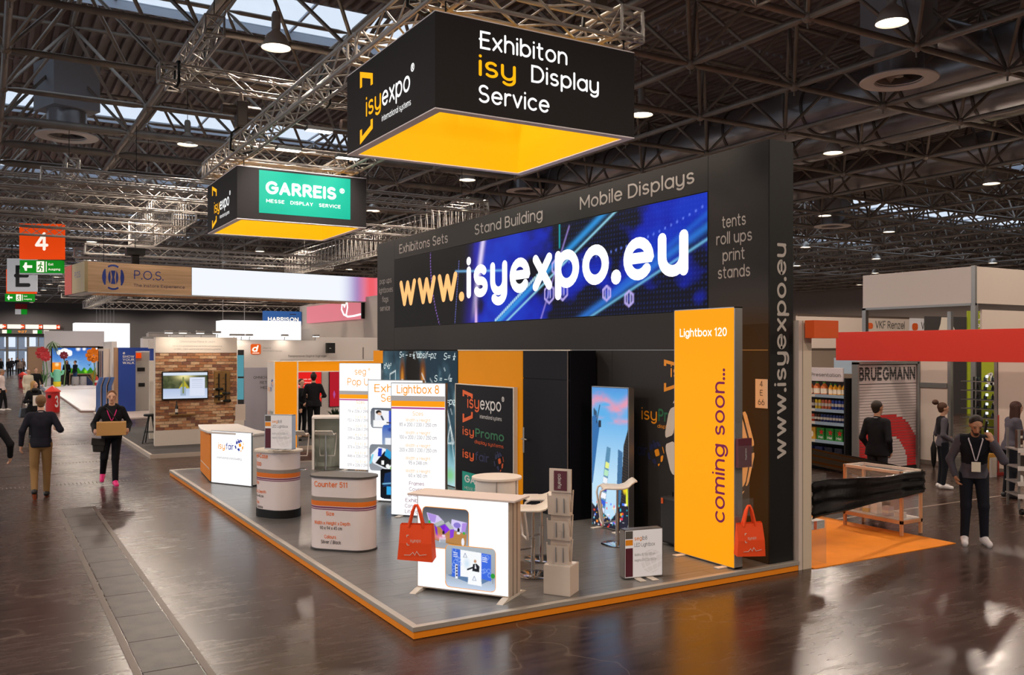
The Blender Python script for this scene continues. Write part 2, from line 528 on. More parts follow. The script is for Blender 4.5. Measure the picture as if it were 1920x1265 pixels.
def picture(cv, name, parent, x0, x1, z0, z1, y, m, label=None, mask=None):
    img = cv.final()
    h, w, _ = img.shape
    X, Z = np.meshgrid(np.linspace(x0, x1, w), np.linspace(z0, z1, h))
    co = np.stack([X, np.full(X.shape, y), Z], -1).reshape(-1, 3)
    idx = np.arange(w * h).reshape(h, w)
    F = np.stack([idx[:-1, :-1], idx[:-1, 1:], idx[1:, 1:], idx[1:, :-1]], -1).reshape(-1, 4)
    if mask is not None:
        F = F[mask(X, Z)[:-1, :-1].ravel()]
    me = bpy.data.meshes.new(name)
    me.vertices.add(len(co)); me.vertices.foreach_set('co', co.ravel())
    me.loops.add(F.size); me.loops.foreach_set('vertex_index', F.ravel().astype(np.int32))
    me.polygons.add(len(F)); me.polygons.foreach_set('loop_start', np.arange(0, F.size, 4, dtype=np.int32))
    at = me.attributes.new('print', 'FLOAT_COLOR', 'POINT')
    at.data.foreach_set('color', np.concatenate([img.reshape(-1, 3), np.ones((w * h, 1))], 1).ravel().astype(np.float32))
    me.materials.append(m)
    me.update(calc_edges=True)
    ob = bpy.data.objects.new(name, me)
    return link(ob, parent, label=label)

def rrect(x0, x1, z0, z1, r, n=4):
    pts = []
    for cx, cz, a in ((x1 - r, z0 + r, -90), (x1 - r, z1 - r, 0), (x0 + r, z1 - r, 90), (x0 + r, z0 + r, 180)):
        for i in range(n + 1):
            t = math.radians(a + 90 * i / n)
            pts.append((cx + r * math.cos(t), cz + r * math.sin(t)))
    return pts

ORD = ['first', 'second', 'third', 'fourth', 'fifth', 'sixth', 'seventh', 'eighth', 'ninth', 'tenth', 'eleventh', 'twelfth', 'thirteenth', 'fourteenth', 'fifteenth', 'sixteenth']

# ------------------------------------------------------------------ common materials
M_black = mat('black panel', '2b2725', 0.55, spec=0.3)
M_deep = mat('black', '121110', 0.5, spec=0.3)
M_white = mat('white lacquer', 'd8d0ca', 0.4)
M_cream = mat('warm white', 'd9cdbf', 0.5)
M_alu = mat('aluminium', 'b4b2b0', 0.35, metal=0.9)
M_alud = mat('brushed aluminium', '9a9896', 0.4, metal=0.8)
M_chrome = mat('chrome', 'd0d0d0', 0.12, metal=1.0)
M_orange = mat('orange board', 'f08a0c', 0.5)
M_glow = lit('lit white fabric', 'f6f8fa', 1.0)
M_wtext = mat('white letters', 'd8d4d0', 0.5)
M_greytxt = mat('grey letters', 'b5aca4', 0.5)
M_otext = mat('orange letters', 'f39a10', 0.5)
M_dtext = mat('dark letters', '55504c', 0.6)
M_glass = mat('clear glass', 'f4fbff', 0.02, alpha=0.12, spec=0.6)
# ================================================================== THE HALL
def node_floor():
    m = bpy.data.materials.new('polished floor'); m.use_nodes = True
    nt = m.node_tree; N = nt.nodes.new; L = nt.links.new
    b = nt.nodes['Principled BSDF']
    tc = N('ShaderNodeTexCoord')
    n1 = N('ShaderNodeTexNoise'); n1.inputs['Scale'].default_value = 0.55; n1.inputs['Detail'].default_value = 8; n1.inputs['Roughness'].default_value = 0.62
    n2 = N('ShaderNodeTexNoise'); n2.inputs['Scale'].default_value = 6.0; n2.inputs['Detail'].default_value = 6
    mp = N('ShaderNodeMapping'); mp.inputs['Scale'].default_value = (0.35, 2.2, 1)
    L(tc.outputs['Object'], n1.inputs['Vector']); L(tc.outputs['Object'], mp.inputs[0]); L(mp.outputs[0], n2.inputs['Vector'])
    mix = N('ShaderNodeMath'); mix.operation = 'MULTIPLY_ADD'; mix.inputs[1].default_value = 0.5
    L(n2.outputs['Fac'], mix.inputs[0]); 
    h = N('ShaderNodeMath'); h.operation = 'MULTIPLY'; h.inputs[1].default_value = 0.5
    L(n1.outputs['Fac'], h.inputs[0]); L(h.outputs[0], mix.inputs[2])
    cr = N('ShaderNodeValToRGB')
    cr.color_ramp.elements[0].position = 0.36; cr.color_ramp.elements[0].color = (*lin('2c1d17'), 1)
    cr.color_ramp.elements[1].position = 0.66; cr.color_ramp.elements[1].color = (*lin('463229'), 1)
    L(mix.outputs[0], cr.inputs[0])
    # fine pale scratches
    v = N('ShaderNodeTexVoronoi'); v.feature = 'DISTANCE_TO_EDGE'; v.inputs['Scale'].default_value = 0.42
    nd = N('ShaderNodeTexNoise'); nd.inputs['Scale'].default_value = 1.3
    L(tc.outputs['Object'], nd.inputs['Vector'])
    add = N('ShaderNodeVectorMath'); add.operation = 'ADD'
    L(tc.outputs['Object'], add.inputs[0]); L(nd.outputs['Color'], add.inputs[1]); L(add.outputs[0], v.inputs['Vector'])
    sm = N('ShaderNodeMapRange'); sm.inputs['From Min'].default_value = 0.0; sm.inputs['From Max'].default_value = 0.006; sm.inputs['To Min'].default_value = 0.22; sm.inputs['To Max'].default_value = 0.0
    L(v.outputs['Distance'], sm.inputs['Value'])
    mm = N('ShaderNodeMix'); mm.data_type = 'RGBA'
    mm.inputs['B'].default_value = (*lin('8f7b6c'), 1)
    L(sm.outputs[0], mm.inputs['Factor']); L(cr.outputs[0], mm.inputs['A']); L(mm.outputs['Result'], b.inputs['Base Color'])
    rr = N('ShaderNodeMapRange'); rr.inputs['From Min'].default_value = 0.3; rr.inputs['From Max'].default_value = 0.7; rr.inputs['To Min'].default_value = 0.19; rr.inputs['To Max'].default_value = 0.33
    L(mix.outputs[0], rr.inputs['Value']); L(rr.outputs[0], b.inputs['Roughness'])
    bp = N('ShaderNodeBump'); bp.inputs['Strength'].default_value = 0.012; bp.inputs['Distance'].default_value = 0.02
    L(n2.outputs['Fac'], bp.inputs['Height']); L(bp.outputs[0], b.inputs['Normal'])
    b.inputs['Specular IOR Level'].default_value = 0.4
    return m
M_floor = node_floor()
floor = MB().box(-34, 74, -30, 127, -0.2, 0.0).o('floor', M_floor)
struct(floor, 'dark brown polished exhibition hall floor')

# tread plates over the cable channel in the floor
def node_tread():
    m = bpy.data.materials.new('tread plate'); m.use_nodes = True
    nt = m.node_tree; N = nt.nodes.new; L = nt.links.new; b = nt.nodes['Principled BSDF']
    tc = N('ShaderNodeTexCoord'); mp = N('ShaderNodeMapping'); mp.inputs['Rotation'].default_value = (0, 0, PI / 4); mp.inputs['Scale'].default_value = (46, 46, 1)
    ck = N('ShaderNodeTexChecker'); ck.inputs['Scale'].default_value = 1.0
    n = N('ShaderNodeTexNoise'); n.inputs['Scale'].default_value = 4.0; n.inputs['Detail'].default_value = 5
    L(tc.outputs['Object'], mp.inputs[0]); L(mp.outputs[0], ck.inputs['Vector']); L(tc.outputs['Object'], n.inputs['Vector'])
    cr = N('ShaderNodeValToRGB'); cr.color_ramp.elements[0].color = (*lin('2e2420'), 1); cr.color_ramp.elements[1].color = (*lin('4c3d36'), 1)
    cr.color_ramp.elements[0].position = 0.35; cr.color_ramp.elements[1].position = 0.7
    L(n.outputs['Fac'], cr.inputs[0]); L(cr.outputs[0], b.inputs['Base Color'])
    bp = N('ShaderNodeBump'); bp.inputs['Strength'].default_value = 0.6; bp.inputs['Distance'].default_value = 0.006
    L(ck.outputs['Fac'], bp.inputs['Height']); L(bp.outputs[0], b.inputs['Normal'])
    b.inputs['Roughness'].default_value = 0.45; b.inputs['Metallic'].default_value = 0.0
    return m
M_tread = node_tread()
M_steeldark = mat('worn steel edge', '5a4a40', 0.45, metal=0.3)
pl = None
for k in range(15):
    y = 16.3 - 0.86 * (k + 1)
    if pl is None:
        pl = MB().box(-0.215, 0.215, -0.426, 0.426, 0, 0.006).o('cover_plate', M_tread, floor, 0.003, loc=(1.315, y + 0.43, 0))
    else:
        inst(pl, 'cover_plate', floor, (1.315 + random.uniform(-0.004, 0.004), y + 0.43, 0))
for x in (1.06, 1.57):
    MB().box(x - 0.03, x + 0.03, 3.4, 16.34, 0, 0.005).o('channel_rim', M_steeldark, floor)
MB().box(1.03, 1.6, 16.3, 16.35, 0, 0.006).o('channel_rim', M_steeldark, floor)
M_joint = mat('floor joint', '2a1f1a', 0.6)
for y in (21.0, 24.5, 31.5, 35.0, 38.5, 49, 56):
    MB().box(-14, 3.2, y - 0.012, y + 0.012, 0, 0.002).o('floor_joint', M_joint, floor)
M_lad = mat('channel slot', '6a5a50', 0.5)
for y in (19.3, 22.9, 27.4):
    b = MB()
    for k in range(90):
        b.box(-3 + k * 0.07, -2.985 + k * 0.07, y - 0.12, y + 0.12, 0, 0.002)
    b.o('channel_slot', M_lad, floor, kind='stuff')
MB().box(9.5, 40, 9.28, 9.33, 0, 0.003).o('floor_joint', mat('pale floor line', '8a776c', 0.4), floor)

# ceiling of corrugated steel deck, open where the roof lights are
M_deck = mat('steel deck', '8d8280', 0.6, metal=0.0, noise=0.25, nscale=0.6)
DZ = 10.9
SKY = [(y0, y0 + 2.7) for y0 in (20.9, 32.9, 44.9, 56.9, 68.9, 80.9, 92.9, 104.9)]
SKX = [(-8.0, 13.5), (34.5, 60.0)]
deck = MB(); ribs = MB()
def deck_rect(x0, x1, y0, y1):
    deck.box(x0, x1, y0, y1, DZ + 0.12, DZ + 0.2)
    n = int((x1 - x0) / 0.28)
    for k in range(n):
        x = x0 + 0.28 * k
        ribs.add([(x, y0, DZ + 0.12), (x + 0.03, y0, DZ), (x + 0.13, y0, DZ), (x + 0.16, y0, DZ + 0.12), (x, y1, DZ + 0.12), (x + 0.03, y1, DZ), (x + 0.13, y1, DZ), (x + 0.16, y1, DZ + 0.12)],
                 [(0, 1, 5, 4), (1, 2, 6, 5), (2, 3, 7, 6), (0, 3, 2, 1), (4, 5, 6, 7)])
y = -30.0
for (a, b_) in SKY + [(127.0, 127.0)]:
    step = y
    while step < a - 0.01:
        e = min(step + 6.0, a)
        deck_rect(-34, 74, step + 0.03, e - 0.03); step = e
    if b_ > a:
        for x0, x1 in ((-34, SKX[0][0]), (SKX[0][1], SKX[1][0]), (SKX[1][1], 74)):
            deck_rect(x0, x1, a, b_)
    y = b_
ceiling = deck.o('ceiling', M_deck)
struct(ceiling, 'brown-grey corrugated steel roof deck of the hall')
ribs.o('deck_rib', M_deck, ceiling, kind='stuff')
M_curb = mat('roof light kerb', 'a9b4c4', 0.5)
M_skyglass = mat('roof light glass', 'e6f0ff', 0.05, alpha=0.1)
wn = 0
for (a, b_) in SKY:
    for x0, x1 in SKX:
        wn += 1
        w = MB()
        w.box(x0, x1, a - 0.08, a, DZ, DZ + 0.24).box(x0, x1, b_, b_ + 0.08, DZ, DZ + 0.24)
        w.box(x0 - 0.08, x0, a - 0.08, b_ + 0.08, DZ, DZ + 0.24).box(x1, x1 + 0.08, a - 0.08, b_ + 0.08, DZ, DZ + 0.24)
        ob = w.o('window_%d' % wn, M_curb); struct(ob)
        n = int((x1 - x0) / 2.15)
        s = (x1 - x0) / n
        pane = None; gbar = None
        for k in range(n):
            if pane is None:
                pane = MB().box(0.03, s - 0.03, a, b_, DZ + 0.2, DZ + 0.215).o('pane', M_skyglass, ob, loc=(x0, 0, 0))
                gbar = MB().box(-0.03, 0.03, a, b_, DZ + 0.18, DZ + 0.24).o('glazing_bar', M_curb, ob, loc=(x0, 0, 0))
            else:
                inst(pane, 'pane', ob, (x0 + k * s, 0, 0)); inst(gbar, 'glazing_bar', ob, (x0 + k * s, 0, 0))

# far wall with the entrance
M_wallg = mat('dark grey wall', '5e5b5d', 0.8)
wb = MB()
wb.box(-34, 0.2, 126, 126.3, 0, 10.9).box(9.2, 74, 126, 126.3, 0, 10.9).box(0.2, 9.2, 126, 126.3, 4.35, 10.9)
struct(wb.o('wall_back', M_wallg), 'dark grey end wall of the hall')
struct(MB().box(74, 74.3, -30, 126, 0, 10.9).o('wall_right', mat('brown grey wall', '9a8c84', 0.8)), 'brown grey side wall of the hall')
struct(MB().box(-34, 74, -30.3, -30, 0, 10.9).o('wall_light_blocker', mat('brown grey wall', '6a5f5a', 0.8)), 'unseen brown grey wall added behind the viewer to darken the roof')  # unseen wall added to keep outside light off the right-hand roof
M_frame = mat('door frame grey', '77746f', 0.5)
for k in range(4):
    x0 = 0.2 + 2.25 * k; x1 = x0 + 2.25
    b = MB()
    for x in (x0, x1 - 0.14, (x0 + x1) / 2 - 0.05): b.box(x, x + 0.14, 126.0, 126.16, 0, 4.35)
    for z in (0.0, 2.55, 4.2): b.box(x0, x1, 126.02, 126.14, z, z + 0.15)
    d = b.o('door_%d' % (k + 1), M_frame); struct(d)
    for j in range(2):
        for z0, z1 in ((0.15, 2.55), (2.7, 4.2)):
            MB().box(x0 + 0.14 + j * 1.08, x0 + 1.05 + j * 1.06, 126.07, 126.09, z0, z1).o('pane', M_glass, d)
# wall parts outside the entrance, seen through the glass
M_out = mat('pale facade outside', '9fb4cc', 0.7)
fac = MB()
for k in range(9): fac.box(-6 + k * 2.4, -4.9 + k * 2.4, 136, 136.4, 0, 7)
fac.box(-8, 20, 136.1, 136.3, 2.4, 3.0).box(-8, 20, 136.1, 136.3, 5.0, 7).box(-8, 20, 127, 136, -0.2, 0.0)
tag(fac.o('outside_facade', M_out), 'pale pillared facade seen through the glass entrance doors', 'facade')

# ------------------------------------------------------------------ space frame under the roof
M_tube = mat('galvanised tube', '8d857d', 0.45, metal=0.35, noise=0.2, nscale=2.0)
frame = thing('space_frame', 'dark steel tube space frame spanning the hall under the roof deck', 'roof frame', (0, 0, 0))
LZ, UZ, MOD = 8.4, 10.5, 3.0
CF = Vector((math.sin(YAW), math.cos(YAW), 0)); CR = Vector((math.cos(YAW), -math.sin(YAW), 0))
def seen(p):
    d = CF.dot(p)
    if d < 1: return None
    return (960 + 1677 * CR.dot(p) / d, 656 - (p[2] - 2.6) * 1677 / d, d)
lower = {}; upper = {}
for i in range(-10, 23):
    for j in range(-9, 38):
        lower[i, j] = Vector((3.36 + MOD * i, 10.8 + MOD * j, LZ))
        upper[i, j] = Vector((3.36 + MOD * (i + 0.5), 10.8 + MOD * (j + 0.5), UZ))
bars = {'chord': [], 'top_chord': [], 'diagonal': []}
for (i, j), p in lower.items():
    for q in ((i + 1, j), (i, j + 1)):
        if q in lower: bars['chord'].append((p, lower[q]))
    for a, c in ((0, 0), (-1, 0), (0, -1), (-1, -1)):
        if (i + a, j + c) in upper: bars['diagonal'].append((p, upper[i + a, j + c]))
for (i, j), p in upper.items():
    for q in ((i + 1, j), (i, j + 1)):
        if q in upper: bars['top_chord'].append((p, upper[q]))
def near_frame(p, mx=500):
    s = seen(p)
    return s is not None and -mx < s[0] < 1920 + mx and -900 < s[1] < 700
RAD = {'chord': 0.066, 'top_chord': 0.055, 'diagonal': 0.042}
def bar_mesh(L, r):
    return MB().lathe([(r * 0.45, 0.06), (r, 0.3), (r, L - 0.3), (r * 0.45, L - 0.06)], n=8)
def aim(ob, a, b):
    ob.location = a
    ob.rotation_euler = Vector(b - a).to_track_quat('Z', 'Y').to_euler()
for kind, lst in bars.items():
    lst = [(a, b) for a, b in lst if near_frame(a) or near_frame(b)]
    def size(ab):
        s = seen((ab[0] + ab[1]) / 2)
        if s is None or not (-20 < s[0] < 1940 and -20 < s[1] < 640): return 0
        return 1 / s[2]
    lst.sort(key=size, reverse=True)
    r = RAD[kind]
    me = None
    cnt = 260 if kind != 'top_chord' else 150
    for a, b in lst[:cnt]:
        if me is None: me = bar_mesh((b - a).length, r).mesh(kind, M_tube)
        ob = bpy.data.objects.new(kind, me); COL.objects.link(ob); ob.parent = frame; aim(ob, a, b)
        if kind == 'chord' and abs(a.y - b.y) < 0.1 and a.x < 15 and 24 < a.y < 36: ob.scale = (1.7, 1.7, 1)      # the heavier chords beside the roof light
    # the rest, smaller in view, as one part
    rest = lst[cnt:]
    A = np.array([a[:] for a, b in rest]); B = np.array([b[:] for a, b in rest])
    D = B - A; D /= np.linalg.norm(D, axis=1)[:, None]
    U = np.cross(D, [0.13, 0.21, 0.97]); U /= np.linalg.norm(U, axis=1)[:, None]; W = np.cross(D, U)
    n = 6
    vs = []
    for P in (A, B):
        for t in range(n): vs.append(P + r * (U * math.cos(2 * PI * t / n) + W * math.sin(2 * PI * t / n)))
    V = np.stack(vs, 1)                     # bars x 12 x 3
    base = (np.arange(len(rest)) * 2 * n)[:, None]
    F = np.concatenate([base + np.array([[t, (t + 1) % n, n + (t + 1) % n, n + t]]) for t in range(n)], 0)
    g = bpy.data.meshes.new('far_' + kind)
    g.from_pydata(V.reshape(-1, 3).tolist(), [], F.tolist()); g.materials.append(M_tube)
    link(bpy.data.objects.new('far_' + kind, g), frame, kind='stuff')
nl = sorted([p for p in lower.values() if near_frame(p, 100)], key=lambda p: seen(p)[2])
nm = MB().ell((0, 0, 0), 0.11, 0.11, 0.11, 10, 6).tube([(0, 0, -0.1), (0, 0, -0.2)], 0.02, 6).mesh('node', M_tube)
for p in nl[:150]:
    ob = bpy.data.objects.new('node', nm); COL.objects.link(ob); ob.parent = frame; ob.location = p
b = MB()
for p in nl[150:]: b.ell(p, 0.11, 0.11, 0.11, 6, 4)
b.o('far_node', M_tube, frame, kind='stuff')

# ------------------------------------------------------------------ air ducts and swirl diffusers
M_duct = mat('galvanised duct', 'a6a6aa', 0.28, metal=0.7, noise=0.12, nscale=1.2)
M_ductb = mat('duct hoop', '5f5a56', 0.4, metal=0.7)
for X, Z, r, lab in ((19.86, 9.25, 0.68, 'wide round ventilation duct beside the swirl diffusers'), (22.86, 9.3, 0.66, 'second round ventilation duct from the swirl diffusers'),
                     (28.86, 9.3, 0.62, 'round ventilation duct farthest from the black stand wall')):
    d = thing('ventilation_duct', lab, 'duct', (X, 0, Z))
    MB().tube([(0, -6, 0), (0, 118, 0)], r, 28).o('duct_body', M_duct, d)
    hoop = None
    for k in range(30):
        if hoop is None: hoop = MB().tube([(0, -0.04, 0), (0, 0.04, 0)], r + 0.025, 28).o('hoop', M_ductb, d, loc=(0, -4, 0))
        else: inst(hoop, 'hoop', d, (0, -4 + k * 3.0, 0))
M_flange = mat('diffuser flange', 'ece4e0', 0.5)
M_box = mat('plenum sheet', 'a2a6ae', 0.5, metal=0.2)
M_blade = mat('diffuser blade', 'b8aea6', 0.45, metal=0.3)
def diffuser(x, y, z, lab, branch=0, s=1.0):
    d = thing('swirl_diffuser', lab, 'air diffuser', (x, y, z), 20, 'swirl air diffusers under the roof')
    MB().lathe([(0.46 * s, 0.06), (0.5 * s, 0.0), (0.78 * s, 0.0), (0.8 * s, 0.02), (0.78 * s, 0.05), (0.5 * s, 0.06)], n=40, caps=False).o('flange', M_flange, d)
    MB().lathe([(0.47 * s, 0.02), (0.5 * s, 0.04), (0.5 * s, 0.75), (0.48 * s, 0.74), (0.47 * s, 0.03)], n=32, caps=False).o('throat', M_duct, d)
    MB().box(-0.62 * s, 0.62 * s, -0.62 * s, 0.62 * s, 0.7, 2.0).o('plenum_box', M_box, d, 0.01)
    MB().lathe([(0.0, 0.08), (0.09, 0.1), (0.09, 0.3)], n=12).o('hub', M_blade, d)
    bl = MB().add([(0.08, -0.02, 0.16), (0.46 * s, -0.12, 0.1), (0.46 * s, 0.12, 0.3), (0.08, 0.05, 0.26)], [(0, 1, 2, 3)]).o('blade', M_blade, d)
    for k in range(1, 7): inst(bl, 'blade', d, (0, 0, 0), rz=k * 2 * PI / 7)
    if branch:
        MB().tube([(0.6, -0.2, 1.3), (branch, -1.0, 1.3)], 0.34, 20).o('branch_duct', M_duct, d)
    return d
diffuser(16.9, 12.3, 8.36, 'swirl air diffuser with dark throat above the red fascia stand', 2.6)
diffuser(1.95, 27.2, 8.4, 'swirl air diffuser above the hanging number four sign aisle')
diffuser(18.6, 30.4, 8.9, 'swirl air diffuser behind the top edge of the black stand wall')
diffuser(33.2, 27.6, 8.2, 'swirl air diffuser above the white fascia cabin')

# ------------------------------------------------------------------ hall lamps
M_bell = mat('lamp bell', 'd4d0ca', 0.3, metal=0.4)
M_ballast = mat('lamp ballast', '9a9690', 0.5)
M_lens = mat('lamp lens', 'fff1d8', 0.4, emit=9.0, ecol='ffe9cc')
bell_m = MB().lathe([(0.07, 0.34), (0.1, 0.3), (0.19, 0.22), (0.25, 0.1), (0.28, 0.0), (0.27, 0.0), (0.24, 0.1), (0.18, 0.2), (0.06, 0.3)], n=24).mesh('bell', M_bell)
ball_m = MB().lathe([(0.0, 0.33), (0.07, 0.33), (0.085, 0.38), (0.085, 0.62), (0.06, 0.68), (0.0, 0.68)], n=14).mesh('ballast', M_ballast)
hang_m = MB().tube([(0, 0, 0.68), (0, 0, 2.3)], 0.008, 5).mesh('hanger', M_deep)
lens_m = MB().lathe([(0.0, 0.025), (0.262, 0.03), (0.262, 0.035), (0.0, 0.04)], n=24).mesh('lens', M_lens)
lamp_l = bpy.data.lights.new('lamp_light', 'SPOT')
lamp_l.shadow_soft_size = 0.22; lamp_l.spot_size = math.radians(168); lamp_l.spot_blend = 0.35; lamp_l.energy = LAMP_W; lamp_l.color = LAMP_COL
LAMPS = [(4.75, 16.81), (4.87, 25.98), (4.94, 33.32), (4.93, 38.87), (13.64, 10.07), (13.75, 17.1), (21.19, 17.59), (13.98, 26.63), (29.79, 18.08), (37.68, 27.97), (48.16, 36.67), (47.46, 42.41)]
NAMED = ['hanging hall lamp over the garland truss beside the roof light', 'hanging hall lamp between diffuser and orange lit truss', 'hall lamp above the truss rows and number four sign', 'small hall lamp under the truss rows above the wood sign',
         'big bell lamp hanging beside the swirl diffuser', 'hall lamp hanging at the edge of the large black cube sign', 'hall lamp hanging in front of the round ventilation duct', 'hall lamp under the yellow lit underside of the cube sign',
         'hall lamp beyond the ducts above the white fascia', 'hall lamp above the white cabin fascia', 'small far hall lamp over the white cabin', 'small far hall lamp at the edge of the black stand wall']
LAB = list(NAMED)
for gx_i, gx in enumerate((-13, -4, 4.9, 13.75, 22.3, 30.8, 39.3, 48, 57, 66)):
    for gy_i, gy in enumerate((-8, 1, 9.5, 17, 26, 34.5, 43.5, 52, 60.5, 69.5, 78.5, 87.5, 96.5, 105.5, 114, 121.5)):
        if all(math.hypot(gx - x, gy - y) > 5 for x, y in LAMPS):
            LAMPS.append((gx, gy)); LAB.append('bell shaped hall lamp, %s row going up the hall, %s lamp across that row' % (ORD[gy_i], ORD[gx_i]))
for k, (x, y) in enumerate(LAMPS):
    s = seen(Vector((x, y, 8.3)))
    vis = s is not None and -60 < s[0] < 1980 and -80 < s[1] < 660
    behind_only = s is None or not vis
    if behind_only and (x < -14 or x > 40 or y > 60): continue
    t = thing('hall_lamp', LAB[k], 'lamp', (x, y, 8.3), 0, 'hall lamps in rows under the roof')
    if vis or y > -20:
        for nm, me in (('bell', bell_m), ('ballast', ball_m), ('hanger', hang_m), ('lens', lens_m)):
            ob = bpy.data.objects.new(nm, me); COL.objects.link(ob); ob.parent = t
    lo = bpy.data.objects.new('lamp_light', lamp_l); COL.objects.link(lo); lo.parent = t; lo.location = (0, 0, -0.02)

# ------------------------------------------------------------------ lattice trusses
_braces = {}
M_trussw = mat('truss aluminium', 'a59f99', 0.4, metal=0.4)
def truss(a, b, lab, size=0.29, single=False, ladder=False, tall=None, group='lattice trusses hung under the roof', r=0.024, step=None, hang=True):
    a = Vector(a); b = Vector(b); L = (b - a).length
    ang = math.degrees(math.atan2(b.y - a.y, b.x - a.x))
    t = thing('lattice_truss', lab, 'truss', a, ang, group)
    h = size / 2; H = tall or size
    cs = [(-h, 0), (h, 0), (h, H), (-h, H)]
    for y, z in cs: MB().tube([(0, y, z), (L, y, z)], r, 8).o('chord', M_trussw, t)
    n = max(2, round(L / (step or size * 1.25))); s = L / n
    pairs = [(0, 1), (1, 2), (2, 3), (3, 0)]
    bm = MB()
    rb = r * 0.5
    for k, (i, j) in enumerate(pairs):
        p, q = (cs[i], cs[j])
        for c in range(n):
            x0 = c * s
            u, v = (p, q) if (c + k) % 2 == 0 else (q, p)
            if ladder and k in (1, 3):
                ends = [((x0 + s * 0.15, *p), (x0 + s * 0.4, *q)), ((x0 + s * 0.65, *p), (x0 + s * 0.5, *q))]
            elif ladder: ends = [((x0, *p), (x0, *q))]
            else: ends = [((x0, *u), (x0 + s, *v))]
            for e0, e1 in ends:
                if single:
                    key = (round((Vector(e1) - Vector(e0)).length, 3), rb)
                    if key not in _braces: _braces[key] = MB().tube([(0, 0, 0), (0, 0, key[0])], rb, 6).mesh('brace', M_trussw)
                    ob = bpy.data.objects.new('brace', _braces[key]); COL.objects.link(ob); ob.parent = t; aim(ob, Vector(e0), Vector(e1))
                else: bm.tube([e0, e1], rb, 5, caps=False)
        for x in (0, L): bm.tube([(x, *p), (x, *q)], r * 0.8, 6)
    bm.o('bracing' if not single else 'end_frame', M_trussw, t, kind='stuff')
    if hang:
        ax0, g0 = (a.x, 3.36) if abs(b.x - a.x) > abs(b.y - a.y) else (a.y, 10.8)
        for x in (L * 0.12, L * 0.88):
            x = min(max(g0 + 3 * round((ax0 + x - g0) / 3) - ax0, 0.05), L - 0.05)
            MB().tube([(x, 0, H), (x, 0, 8.4 - a.z)], 0.008, 5).o('hanging_wire', M_deep, t)
    return t
# frame that carries the two cube signs
truss((4.0, 7.9, 6.12), (4.0, 19.0, 6.12), 'long truss along the logo side of both black cube signs', single=True, hang=False)
truss((6.22, 7.9, 6.12), (6.22, 19.0, 6.12), 'long truss above the cube signs on the screen wall side', single=True, hang=False)
truss((3.85, 8.2, 6.12), (6.5, 8.2, 6.12), 'short cross truss over the lettered front of the large cube sign', single=True, hang=False)
truss((3.85, 10.35, 6.12), (6.4, 10.35, 6.12), 'short cross truss over the back edge of the large cube sign', hang=False)
truss((3.85, 16.8, 6.12), (6.4, 16.8, 6.12), 'short cross truss over the front of the green panel sign', hang=False)
truss((3.85, 18.6, 6.12), (6.4, 18.6, 6.12), 'short cross truss over the back of the green panel sign', hang=False)
truss((2.6, 16.4, 7.25), (8.6, 16.4, 7.25), 'orange lit carrying truss crossing above the sign frame', single=True)
truss((3.15, 14.6, 7.6), (3.15, 18.2, 7.6), 'short truss piece clamped on top of the carrying truss', single=True)
truss((3.0, 8.6, 7.25), (9.0, 8.6, 7.25), 'carrying truss above the near end of the sign frame')
# rows of trusses over the neighbouring stands
rows = [(1.2, 11.6, 24.6, 6.75), (-3, 8.2, 26.2, 6.8), (-3, 7.2, 28.2, 6.75), (-3, 5.2, 30.4, 6.7), (-3, 6.2, 33.6, 6.7), (-3, 5.6, 37.0, 6.8), (7.2, 13.2, 23.9, 6.8), (7.6, 14.2, 29.6, 6.7), (8.0, 16.0, 33.0, 6.9),
        (3.7, 14.0, 42.0, 6.7), (3.6, 16.0, 46.0, 6.9), (4, 20, 50.0, 7.1), (3, 22, 55.5, 6.9), (6, 26, 61.0, 6.7), (4, 28, 68.0, 7.2), (5, 34, 78.0, 7.2), (6, 36, 90.0, 7.3), (28, 34, 31.0, 7.2), (30, 38, 42.0, 7.0), (34, 52, 52.0, 7.0), (28, 46, 60, 6.4)]
for k, (x0, x1, y, z) in enumerate(rows):
    truss((x0, y, z), (x1, y, z), 'silver truss row hanging over the neighbouring stands, %s row counted from the sign frame' % (ORD[k] if k < 16 else ['seventeenth', 'eighteenth', 'nineteenth', 'twentieth', 'twenty-first'][k - 16]), size=0.3 if y < 40 else 0.4, r=0.026 if y < 40 else 0.034)
for x, y0, y1, z, lab in ((1.9, 24.6, 34.0, 7.05, 'truss joining the silver rows near the number four sign'), (8.0, 24, 34, 7.1, 'truss joining the silver rows behind the green panel sign'), (24, 50, 90, 7.4, 'distant long truss running towards the end wall')):
    truss((x, y0, z), (x, y1, z), lab)
truss((5.6, 31.0, 6.9), (5.6, 39.5, 6.9), 'wide ladder truss with bright uprights over the wood sign', size=1.0, ladder=True, step=0.5)
truss((13.8, 25.5, 6.55), (13.8, 46.0, 6.55), 'deep ladder truss with spotlights behind the black stand wall', size=0.7, tall=0.95, ladder=True, step=0.5)
truss((5.2, 58.0, 5.05), (27, 58.0, 5.05), 'low truss with lights under the wood hanging sign', size=0.4, r=0.03)
truss((5.2, 44.0, 5.05), (5.2, 58.0, 5.05), 'low truss running back beneath the wood hanging sign corner', size=0.4, r=0.03)

